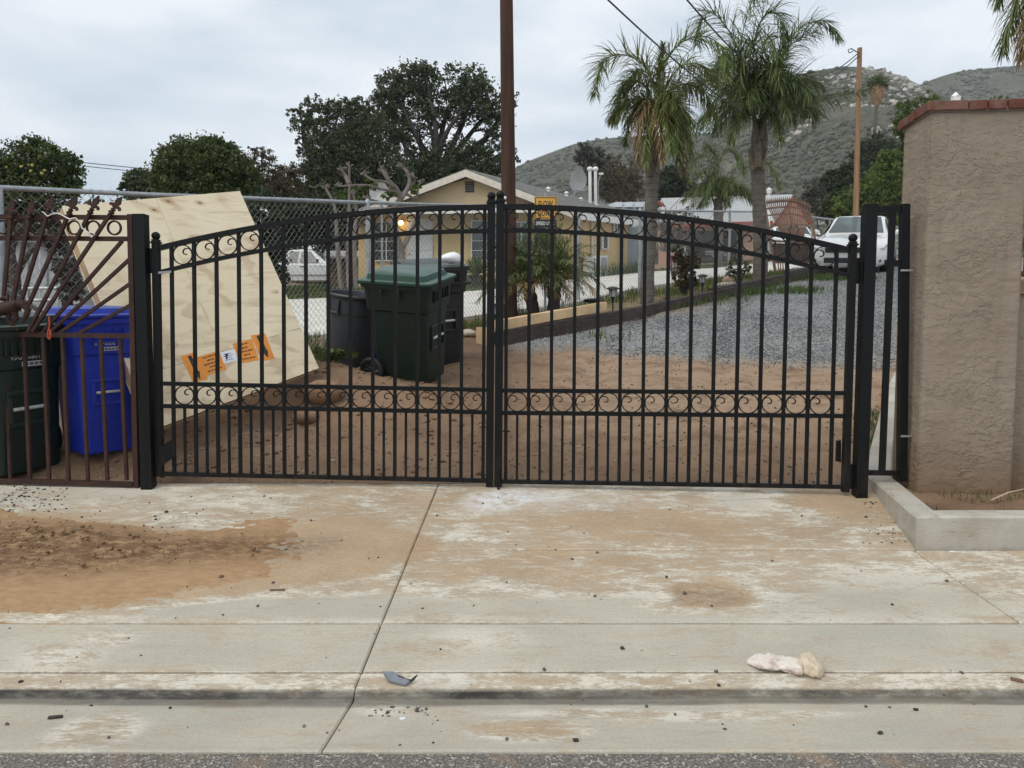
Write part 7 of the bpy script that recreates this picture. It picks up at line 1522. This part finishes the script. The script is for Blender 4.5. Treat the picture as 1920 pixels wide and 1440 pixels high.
P = np.stack([2.0+rng.random(1500)*2.4, 4.66+.16*rng.normal(size=1500), np.zeros(1500)], -1); P = P[(P[:, 0] > 2.5) & (fbm(P[:, 0]*3, P[:, 1]*5) > .47)]; P[:, 2] = [soil_z(a, b)-.01 for a, b, _ in P]; blades('bed_grass', P, .035, M_GRASS, .003)
P = np.vstack([np.array(gp(u, v))+np.stack([rng.normal(size=160)*.07, rng.normal(size=160)*.14, np.zeros(160)], -1) for u, v in ((1637, 780), (1640, 830), (1632, 800), (1634, 850))]); P[:, 2] = H(P[:, 0], P[:, 1]); blades('kerb_weeds', P, .05, M_WEED, .005)
# dry twigs and straw in the dirt
n = 420; x = -4.4+rng.random(n)*6.5; y = 5.45+rng.random(n)**1.3*3; a = rng.random(n)*3.14; l = .03+.09*rng.random(n)**2; P = np.stack([x, y, dz(x, y)+.012], -1); d = np.stack([np.cos(a), np.sin(a)*.8, rng.normal(size=n)*.15], -1)*l[:, None]; s = np.stack([-np.sin(a), np.cos(a), 0*a+.5], -1)*.0022
V = np.stack([P-d-s, P+d-s, P+d+s, P-d+s], 1).reshape(-1, 3); raw_mesh('straw', V, np.arange(4*n).reshape(n, 4), m_leaf('straw', (.10, .07, .045), (.24, .18, .11), (.42, .34, .22), trans=0), None, np.repeat(rng.random(n), 4), kind='stuff')
# ------------------------------------------------------------------ hills
def m_hill(name, a, b, rock):
    t = NT(name); n = t.noise(.035, 7, .62); v = t.noise(.30, 7, .70); c = t.mix(t.ramp(v, .35, .62), a, b); c = t.mix(t.math('MULTIPLY', t.ramp(n, .52, .66), .5), c, rock); t.col(c).rough(.95).spec(.1).bump(v, .8, 1.5); return t.m
M_HILL = m_hill('chaparral', (.062, .066, .048), (.118, .114, .085), (.20, .18, .15))
M_BUSH = m_leaf('chaparral_bush', (.038, .043, .029), (.068, .073, .047), (.11, .11, .075), trans=0); M_ROCK = m_stones('granite', (.20, .185, .165), (.34, .315, .28), (.52, .49, .44))
def hill(name, ridge, Y, depth, label, nb, nr, rockw, bs=(1.0, 2.6), fu=1.0):
    """ridge: [(u, v)] skyline of the photograph at distance Y; the slope falls towards the street"""
    us = np.linspace(ridge[0][0], ridge[-1][0], 150); vs = np.interp(us, [q[0] for q in ridge], [q[1] for q in ridge]); vs = np.convolve(np.pad(vs, 3, mode='edge'), np.ones(7)/7, 'valid')
    T_ = np.array([at(u, v, Y) for u, v in zip(us, vs)]); ns = 70; s = np.linspace(0, 1, ns)[:, None]
    X = T_[None, :, 0]*(1-.0*s)+0*s; Yy = Y-depth*s+0*X; zt = T_[None, :, 2]; zb = H(X[0]*0, Yy[-1]*1.0)[None]-3
    prof = (1-s)**1.25; Z = zb+(zt-zb)*prof
    am = np.minimum(1, np.minimum(s*6, (1-s)*3+.1)); gul = (fbm(X*.02+.6*fbm(X*.01, Yy*.01), Yy*.012, 4)-.48)
    Z = Z+am*(zt-zb)*.34*gul+am*6*(fbm(X*.06, Yy*.06, 4)-.48)+1.5*(fbm(X*.2, Yy*.2, 3)-.48)*(s > .01)
    # the far side, so that the ridge has a back
    Xb, Yb, Zb = X[:1], Y+depth*.6+0*X[:1], zb+0*X[:1]-10
    mb = MB(); mb.grid(np.vstack([Xb, X]), np.vstack([Yb, Yy]), np.vstack([Zb, Z])); mb.build(name, M_HILL, None, kind='structure', smooth_=True)
    def pick(n, w):
        i = rng.random(n)*(X.shape[1]-1.01); j = (rng.random(n)**w)*(ns-1.01)*.92; i0, j0 = i.astype(int), j.astype(int); fi, fj = i-i0, j-j0
        P = []
        for G in (X, Yy, Z): P.append((G[j0, i0]*(1-fi)+G[j0, i0+1]*fi)*(1-fj)+(G[j0+1, i0]*(1-fi)+G[j0+1, i0+1]*fi)*fj)
        return np.stack(P, -1)
    P = pick(nb, .9); P = P[fbm(P[:, 0]*.05+7, P[:, 1]*.05, 5) > .40]; sz = rng.uniform(*bs, len(P))*rng.random(len(P))**.5; P[:, 2] += sz*.05; scatter(name+'_scrub', P, sz, M_BUSH, 'ico', .8)
    if nr:
        P = pick(nr*3, rockw); m = (fbm(P[:, 0]*.045+3, P[:, 1]*.045, 4) > .49); P = P[m]; sz = .3+1.5*rng.random(len(P))**4; P[:, 2] += sz*.1; scatter(name+'_boulders', P, sz, M_ROCK, 'ico', .75, tone=.35+.65*rng.random(len(P)))
hill('rocky_hill', [(1180, 420), (1240, 372), (1290, 300), (1340, 240), (1400, 190), (1450, 158), (1490, 141), (1530, 133), (1562, 127), (1600, 124), (1640, 129), (1680, 139), (1720, 156), (1760, 185), (1800, 215), (1860, 260), (1950, 330)], 330, 200, 'rocky', 22000, 3200, 1.1, (.6, 1.7))
hill('left_hill', [(820, 420), (930, 340), (975, 308), (1030, 287), (1080, 268), (1130, 260), (1180, 256), (1250, 254), (1330, 250), (1420, 240), (1500, 250), (1700, 300)], 520, 340, 'left', 16000, 40, 1, (1., 2.4))
hill('far_hill', [(1600, 230), (1700, 170), (1735, 154), (1765, 143), (1800, 133), (1850, 128), (1890, 125), (1940, 118), (2010, 105), (2100, 130), (2300, 230)], 620, 330, 'far', 16000, 260, 1, (1.1, 2.8))
hz = bpy.data.materials.new('haze_air'); hz.use_nodes = True; ht = hz.node_tree; ht.nodes.clear(); ho = ht.nodes.new('ShaderNodeOutputMaterial'); hv = ht.nodes.new('ShaderNodeVolumePrincipled'); hv.inputs['Color'].default_value = (.86, .92, .98, 1); hv.inputs['Density'].default_value = .0003; ht.links.new(hv.outputs[0], ho.inputs['Volume'])

hb = MB(); hb.box((0, 915, 113), (3300, 1930, 262)); hzo = hb.build('haze', hz, None, kind='stuff')
# ------------------------------------------------------------------ timber edging, path lights, leaning gate, small things
def m_timber(name, a, b): return simple(name, a, .88, .35, 3, bump=.7, bscale=22, stretch=(1, 1, 4)) if b is None else None
M_SLEEP = simple('sleeper_wood', (.050, .036, .030), .92, .4, 6, bump=.9, bscale=30, stretch=(1, 1, 4)); M_PINE = simple('new_pine', (.60, .42, .235), .75, .18, 3, bump=.2, bscale=30)
def beam(name, label, a, b, z0, z1, wd, m, cat='timber', group=None, rough_=.006):
    """a timber lying from a to b (xy), bottom z0 and top z1 at its two ends"""
    a, b = np.array(a), np.array(b); d = (b-a)/np.linalg.norm(b-a); nn = np.array([-d[1], d[0]]); rings = []; n = 14
    for k in range(n):
        s = k/(n-1); p = a*(1-s)+b*s; lo, hi_ = z0[0]*(1-s)+z0[1]*s, z1[0]*(1-s)+z1[1]*s; e = .008; j = lambda: rng.uniform(-rough_, rough_)
        rings.append([(*(p-nn*(wd/2)+j()*nn), lo), (*(p-nn*wd/2+j()*nn), hi_-e), (*(p-nn*(wd/2-e)), hi_+j()), (*(p+nn*(wd/2-e)), hi_+j()), (*(p+nn*wd/2), hi_-e), (*(p+nn*wd/2), lo)])
    o = MB().loft(rings).build(name, m, None, smooth_=30); return tag(o, label, cat, group)
def gpt(u, v): return gp(u, v)
LN = [gp(u, v)[:2] for u, v in ((900, 656), (948, 644), (1150, 607), (1290, 580), (1300, 578), (1440, 545), (1446, 543), (1500, 528), (1560, 513))]
def slp(p, q, h, label, dz0=-.1, w=.16): a, b = g(*p), g(*q); return beam('sleeper', label, p, q, (a+dz0, b+dz0), (a+h, b+h), w, M_SLEEP, 'timber', 'dark timber sleepers edging the gravel')
A0 = gp(930, 648)[:2]; A1 = gp(1160, 606)[:2]
slp(A0, A1, .19, 'dark sleeper under the new pale beam, nearest the gate')
slp(gp(1141, 611)[:2]+np.array([.0, .12]), gp(1378, 556)[:2]+np.array([0, .12]), .17, 'dark sleeper in front of the left tall palm'); slp(gp(1345, 565)[:2]+np.array([0, .3]), gp(1480, 533)[:2]+np.array([0, .25]), .2, 'dark sleeper by the foot of the right tall palm'); slp(gp(1482, 531)[:2]+np.array([.0, .2]), gp(1556, 511)[:2]+np.array([0, .2]), .24, 'dark sleeper farthest up the gravel drive')
n0, n1 = A0+np.array([.02, .06]), gp(1132, 611)[:2]+np.array([.0, .06])
o = beam('pine_beam', 'new pale pine beam lying on the dark sleeper by the pole', n0, n1, (g(*A0)+.195, g(*A1)+.185), (g(*A0)+.33, g(*A1)+.31), .13, M_PINE, 'timber', None, .002)
o = beam('pine_beam', 'short pale pine offcut lying behind the gate latch posts', gp(905, 652)[:2]+np.array([0, .2]), gp(935, 648)[:2]+np.array([0, .25]), (g(*A0)-.05, g(*A0)-.02), (g(*A0)+.24, g(*A0)+.24), .3, M_PINE, 'timber', None, .002)
bm = MB(); c = at(1110, 575, 11.6); bm.ball((c[0], c[1], g(c[0], c[1])+.30), 1, 14, 8, (.14, .10, .035)); v = bm.v[0]; v[:, 2] += .03*(fbm(v[:, 0]*14, v[:, 1]*14)-.5); tag(bm.build('plastic_scrap', simple('black_plastic', (.015, .015, .016), .4), None, smooth_=True), 'crumpled black plastic lying behind the new pale beam', 'plastic')
# path lights
def path_light(u, v, y, htop, label):
    b = at(u, v, y); b[2] = g(b[0], y); t = thing('path_light', label, 'path light', b, 0, 'black solar path lights in the planter strip'); z = float(at(u, htop, y)[2]); zb = b[2]; c = (b[0], b[1], 0); mk = simple('lamp_black', (.014, .013, .012), .45)
    MB().tube([(b[0], b[1], zb-.1), (b[0], b[1], z-.16)], .012, 8).build('stake', mk, t, smooth_=50); MB().lathe([(.035, z-.16), (.02, z-.19), (.012, z-.25)], 12, c).build('collar', mk, t, smooth_=50)
    MB().lathe([(.045, z-.16), (.06, z-.05)], 14, c).build('lens', simple('lamp_lens', (.40, .42, .42), .2), t, smooth_=50)
    for k in range(6): a = k*math.pi/3; MB().tube([(b[0]+.047*math.cos(a), b[1]+.047*math.sin(a), z-.16), (b[0]+.064*math.cos(a), b[1]+.064*math.sin(a), z-.045)], .005, 5).build('rib', mk, t)
    MB().lathe([(.058, z-.045), (.105, z-.045), (.10, z-.03), (.06, z-.008), (.02, z), (0, z)], 18, c).build('cap', mk, t, smooth_=40)
path_light(1149, 584, 11.7, 537, 'black path light nearest the gate, at the end of the new pale beam'); path_light(1317, 549, 14.4, 514, 'black path light between the rose bush and the right tall palm'); path_light(929, 600, 11.3, 569, 'black path light behind the gate latch posts, left of the dark pole')
# stones by the planter
def rock(label, u, v, y, s, m, name='rock', sink=.25, z=None):
    p = at(u, v, y); zz = (g(p[0], y) if z is None else z); mb = MB(); mb.ball((0, 0, 0), 1, 16, 11, s); v_ = mb.v[0]; v_ *= (1+.30*(fbm(v_[:, 0]/s[0]*1.6+u, v_[:, 1]/s[1]*1.6+v_[:, 2]/s[2]*1.3, 4)-.48))[:, None]; v_ += np.array([p[0], y, zz+s[2]*(1-sink)*.8]); return tag(mb.build(name, m, None, smooth_=50), label, 'stone')
M_RK = simple('field_stone', (.30, .24, .185), .92, .25, 8, bump=.7, bscale=30); M_RKB = simple('boulder_brown', (.24, .145, .085), .93, .25, 7, bump=.7, bscale=24); M_RKP = simple('pale_stone', (.42, .37, .30), .9, .2, 8, bump=.6, bscale=30)
rock('brown boulder in the dirt below the lower right corner of the crate', 608, 742, 7.0, (.20, .15, .12), M_RKB, 'boulder', .3); rock('smaller brown boulder half sunk left of the big one', 575, 762, 6.85, (.13, .10, .07), M_RKB, 'boulder', .4)
rock('pinkish rock by the foot of the rose bush', 1165, 588, 12.0, (.10, .08, .07), simple('pink_stone', (.30, .19, .15), .9, .2, 9), 'rock'); rock('pale flat rock beside the right tall palm', 1378, 530, 15.6, (.42, .2, .08), M_RKP, 'rock'); rock('reddish rock behind the pale flat rock', 1366, 520, 16.2, (.14, .12, .13), simple('pink_stone', (.3, .19, .15)), 'rock'); rock('small pale rock beside the offcut of pine', 878, 640, 10.4, (.12, .09, .06), M_RKP, 'rock')
rock('pale rock at the gravel edge by the side panel', 1683, 712, 8.0, (.07, .06, .05), M_RKP, 'rock')
# leaning brown gate in the background
t = NT('faded_brown'); t.col(t.mix(t.ramp(t.noise(9, 5, .6), .3, .7), (.13, .075, .055), (.19, .115, .085))).rough(.7).spec(.3); M_FBR = t.m
YG = 20.0; lg = lambda u, v, d=0: at(u, v, YG+(520-v)*.004+d)
lean = thing('leaning_gate', 'faded brown curved iron gate with spear tips leaning by the right tall palm', 'gate', lg(1456, 525))
ny = (0, 1, 0); arc = lambda u, o=0: 388+o+ (.0022*(u-1478)**2 if u < 1478 else .0075*(u-1478)**2)
LEFT = lambda v: 1434+(v-385)*.158; RIGHT = lambda v: 1519+(v-398)*.105
for o_, w_ in ((0, .045), (13, .035)): MB().sweep([lg(u, arc(u, o_)) for u in np.linspace(1435, 1521, 18)], w_, .04, ny).build('top_rail', M_FBR, lean)
MB().sweep([lg(1434, 386), lg(1456, 524)], .06, .05, ny).build('end_post', M_FBR, lean); MB().sweep([lg(1520, 400), lg(1530, 462)], .05, .05, ny).build('end_post', M_FBR, lean); MB().sweep([lg(1479, 388), lg(1492, 455)], .05, .045, ny).build('centre_post', M_FBR, lean)
for i, u in enumerate(np.linspace(1438, 1518, 22)):
    k = (u-1438)/80; e = (1479+(u-1479)*.42+8+3*k, 446+4*math.sin(k*3.1)); MB().sweep([lg(*e), lg(u, arc(u, -8))], .022, .022, ny).build('ray_bar', M_FBR, lean)
    p = lg(u, arc(u, -8)); q = lg(u-.9, arc(u, -17)); MB().lathe([(.012, 0), (.035, .04), (.001, .17)], 6, p).build('spear_tip', M_FBR, lean)
MB().sweep([lg(1446, 452), lg(1530, 455)], .05, .04, ny).build('middle_rail', M_FBR, lean); MB().sweep([lg(1452, 492), lg(1532, 490)], .05, .04, ny).build('middle_rail', M_FBR, lean); MB().sweep([lg(1456, 522), lg(1478, 518)], .04, .04, ny).build('bottom_rail', M_FBR, lean)
dkb = simple('dark_slat', (.055, .035, .028), .8, .3, 8)
for i in range(20): u = 1449+i*4.1; MB().prism([lg(u, 456), lg(u+3.8, 456), lg(u+5, 489), lg(u+1.2, 489)], (0, .03, 0), (0, .05, 0)).build('slat', dkb, lean)
for i in range(5): u = 1459+i*4.4; MB().sweep([lg(u, 493), lg(u+1.5, 520)], .025, .025, ny).build('picket', M_FBR, lean)
for s_ in (-1, 1): c = lg(1488, 440); MB().tube(curve_pts([lg(1488, 447), lg(1488+s_*9, 432), lg(1488+s_*4, 424), lg(1488, 432)], 12), .018, 6).build('scroll', simple('scroll_black', (.02, .018, .017), .5), lean, smooth_=60)
# rag on the pavement lip
q0, q1 = gp(1400, 1242), gp(1545, 1262); ax_ = q1-q0; L_ = np.linalg.norm(ax_[:2]); ux = ax_/np.linalg.norm(ax_); uy = np.array([-ux[1], ux[0], 0]); rings = []
prof = [(0, .010, .005), (.06, .034, .012), (.16, .056, .020), (.32, .060, .021), (.5, .058, .020), (.62, .056, .021), (.70, .060, .028), (.80, .058, .036), (.90, .054, .030), (.97, .040, .022), (1.0, .015, .010)]
t = NT('dirty_cloth'); n = t.noise(24, 6, .7); c = t.mix(t.ramp(n, .35, .65), (.78, .72, .66), (.66, .57, .50)); c = t.mix(t.math('MULTIPLY', t.ramp(t.noise(11, 5, .6), .5, .64), .55), c, (.34, .21, .18)); t.col(c).rough(.95).spec(.1).bump(t.math('ADD', t.noise(34, 6, .75, dist=1.5), t.noise(220, 2, .5)), .45, .012); M_CLOTH = t.m
t = NT('tan_cloth'); n = t.noise(30, 5, .7); t.col(t.mix(t.ramp(n, .35, .65), (.64, .54, .41), (.50, .41, .30))).rough(.95).spec(.1).bump(t.noise(34, 6, .75, dist=1.5), .45, .012); M_CLOTH2 = t.m
def rag_rings(pr):
    S_ = np.linspace(pr[0][0], pr[-1][0], 30); out = []; A_ = np.linspace(0, 2*math.pi, 33)[:-1]
    for s in S_:
        w = np.interp(s, [q[0] for q in pr], [q[1] for q in pr]); h = np.interp(s, [q[0] for q in pr], [q[2] for q in pr]); c_ = q0+ux*s*L_+uy*(.016*math.sin(s*5)+.02*(s > .7)); ring = []
        for a in A_:
            f = 1+.55*(float(fbm(np.array(s*7+3), np.array(math.cos(a)*1.6+9), 4))-.48)+.5*(float(fbm(np.array(s*16+20), np.array(math.sin(a)*3+a*.4), 3))-.48)
            sx = math.copysign(abs(math.cos(a))**.75, math.cos(a)); sz = math.sin(a); sz = max(sz, -.45)
            ring.append(c_+uy*w*1.1*sx*f+np.array([0, 0, h*.45+h*1.15*sz*f]))
        out.append(ring)
    return out
rg = thing('rag', 'dirty pinkish white cloth with a tan end lying on the pavement edge', 'cloth', q0)
MB().loft(rag_rings([q for q in prof if q[0] <= .7])).build('cloth_body', M_CLOTH, rg, smooth_=60); MB().loft(rag_rings([(.665, .044, .027)]+[(s, w*1.05, h*1.1) for s, w, h in prof if s >= .7])).build('tan_end', M_CLOTH2, rg, smooth_=60)
# broken grey plastic on the lip
bp = lambda u, v, z=0: gp(u, v)+np.array([0, 0, z]); gpl = simple('grey_plastic', (.16, .175, .20), .5, .2, 20); br = thing('plastic_shard', 'broken piece of grey black plastic lying on the concrete lip', 'plastic', bp(750, 1280))
MB().prism([bp(718, 1271, .02), bp(738, 1272, .022), bp(768, 1285, .012), bp(760, 1290, .006), bp(728, 1282, .008)], (0, 0, 0), (0, 0, .008)).build('plate', gpl, br); MB().tube(curve_pts([bp(738, 1274, .02), bp(755, 1280, .022), bp(770, 1282, .012), bp(783, 1278, .03)], 10), [.004]*5+[.006]*3+[.004, .001], 6).build('clip', simple('clip_black', (.02, .02, .022), .4), br, smooth_=60)
# litter: single things big enough to pick out
def chip(label, u, v, sx, sy, sz, m, rot=0, name='chip', cat='litter'):
    p = gp(u, v); mb = MB(); mb.cbox((0, 0, 0), (sx, sy, sz), min(sx, sy, sz)*.3); v_ = mb.v[0]; v_ += (rng.random(v_.shape)-.5)*sz*.5; mb.v[0] = v_@np.array(Matrix.Rotation(rot, 3, 'Z')).T+p+np.array([0, 0, sz*.5]); return tag(mb.build(name, m, None), label, cat)
dk = simple('dark_stone', (.04, .036, .033), .8, .2); pw = simple('pale_chip', (.62, .56, .46), .8)
chip('white paper scrap lying on the apron below the black left post', 348, 961, .045, .016, .003, m_wh, .1, 'paper_scrap'); chip('black stone on the apron left of the white paper scrap', 312, 961, .024, .016, .012, dk, .4, 'stone', 'stone'); chip('pale wood chip on the pavement left of the cloth', 1263, 1228, .03, .008, .004, pw, .1, 'wood_chip'); chip('dark stone on the pavement left of the cloth', 1167, 1217, .015, .012, .010, dk, .2, 'stone', 'stone'); chip('white chip on the pavement below the planter kerb', 1785, 1035, .03, .014, .004, m_wh, -.1); chip('brown dry leaf at the right edge of the concrete lip', 1907, 1276, .045, .03, .005, simple('dry_leaf', (.15, .085, .05), .9), -.5, 'dry_leaf', 'leaf'); chip('white chip in the gutter below the plastic shard', 755, 1348, .022, .012, .005, m_wh, .1); chip('black stone in the gutter at the right', 1717, 1332, .016, .013, .010, dk, .2, 'stone', 'stone'); chip('black stone in the gutter below the cloth', 1650, 1376, .02, .013, .010, dk, .5, 'stone', 'stone'); chip('dark stone in the gutter right of the orange stain', 1079, 1390, .02, .014, .010, dk, .1, 'stone', 'stone'); chip('curled brown bark strip on the bleached apron at the left', 520, 1107, .075, .016, .006, simple('bark_strip', (.14, .085, .05), .9), .05, 'bark_strip'); chip('brown stone on the spilled earth', 415, 1083, .022, .02, .015, simple('brown_stone', (.15, .10, .07), .9), 0, 'stone', 'stone'); chip('dark twig crumb in the gutter at the left', 104, 1347, .05, .014, .01, dk, .3, 'twig', 'twig')
chip('pale chip in the dirt behind the left gate leaf', 623, 864, .04, .02, .012, pw, .1)

# odds and ends in the background
yb = 11.0; rk = thing('metal_rack', 'pale tubular metal rack behind the fence seen through the sunburst bars', 'rack', on_ground(80, 590, yb)); mr = simple('pale_metal', (.45, .50, .50), .5, .1, metal=.3)
for pts in (((42, 541), (110, 540)), ((42, 563), (128, 562)), ((44, 541), (44, 600)), ((109, 540), (109, 600))): MB().tube([at(u, v, yb) for u, v in pts], .022, 8).build('tube', mr, rk, smooth_=50)
MB().tube([at(76, 470, yb), at(76, 600, yb)], .014, 6).build('upright', mr, rk, smooth_=50)
b0, t0 = at(1120, 384, 26.7), at(1126, 328, 26.7); an = thing('aerial', 'small roof aerial on a thin mast right of the white flues', 'aerial', b0)
MB().tube([at(1122, 384, 26.7), at(1122, 340, 26.7), t0, at(1131, 324, 26.7)], .016, 6).build('mast', M_GALV, an); MB().cbox(at(1127, 326, 26.7), (.16, .05, .07), .01).build('head', M_WHT, an)
lb = on_ground(1442, 460, 33); lp_ = thing('yard_lamp', 'white yard lamp head above the pale roof right of the right tall palm', 'lamp', lb); c = at(1442, 358, 33)
MB().tube([lb, c-np.array([0, 0, .1])], .05, 8).build('post', M_WHT, lp_, smooth_=50); MB().lathe([(.09, -.12), (.13, .06), (.04, .13)], 8, c).build('head', M_WHT, lp_)
rb = at(1264, 496, 36.0); rd = thing('red_bench', 'red bench at the left of the open garage of the pinkish house', 'bench', rb); m_rd = simple('red_paint', (.42, .05, .07), .5)
MB().box(at(1268, 488, 36.0), (.75, .35, .12)).build('seat', m_rd, rd); MB().box(at(1268, 484, 36.2), (.75, .05, .2)).build('backrest', m_rd, rd)
for u in (1256, 1280):
    p, q = at(u, 490, 36.0), at(u, 500, 36.0); MB().box((p+q)/2, (.05, .3, abs(p[2]-q[2]))).build('leg', m_rd, rd)
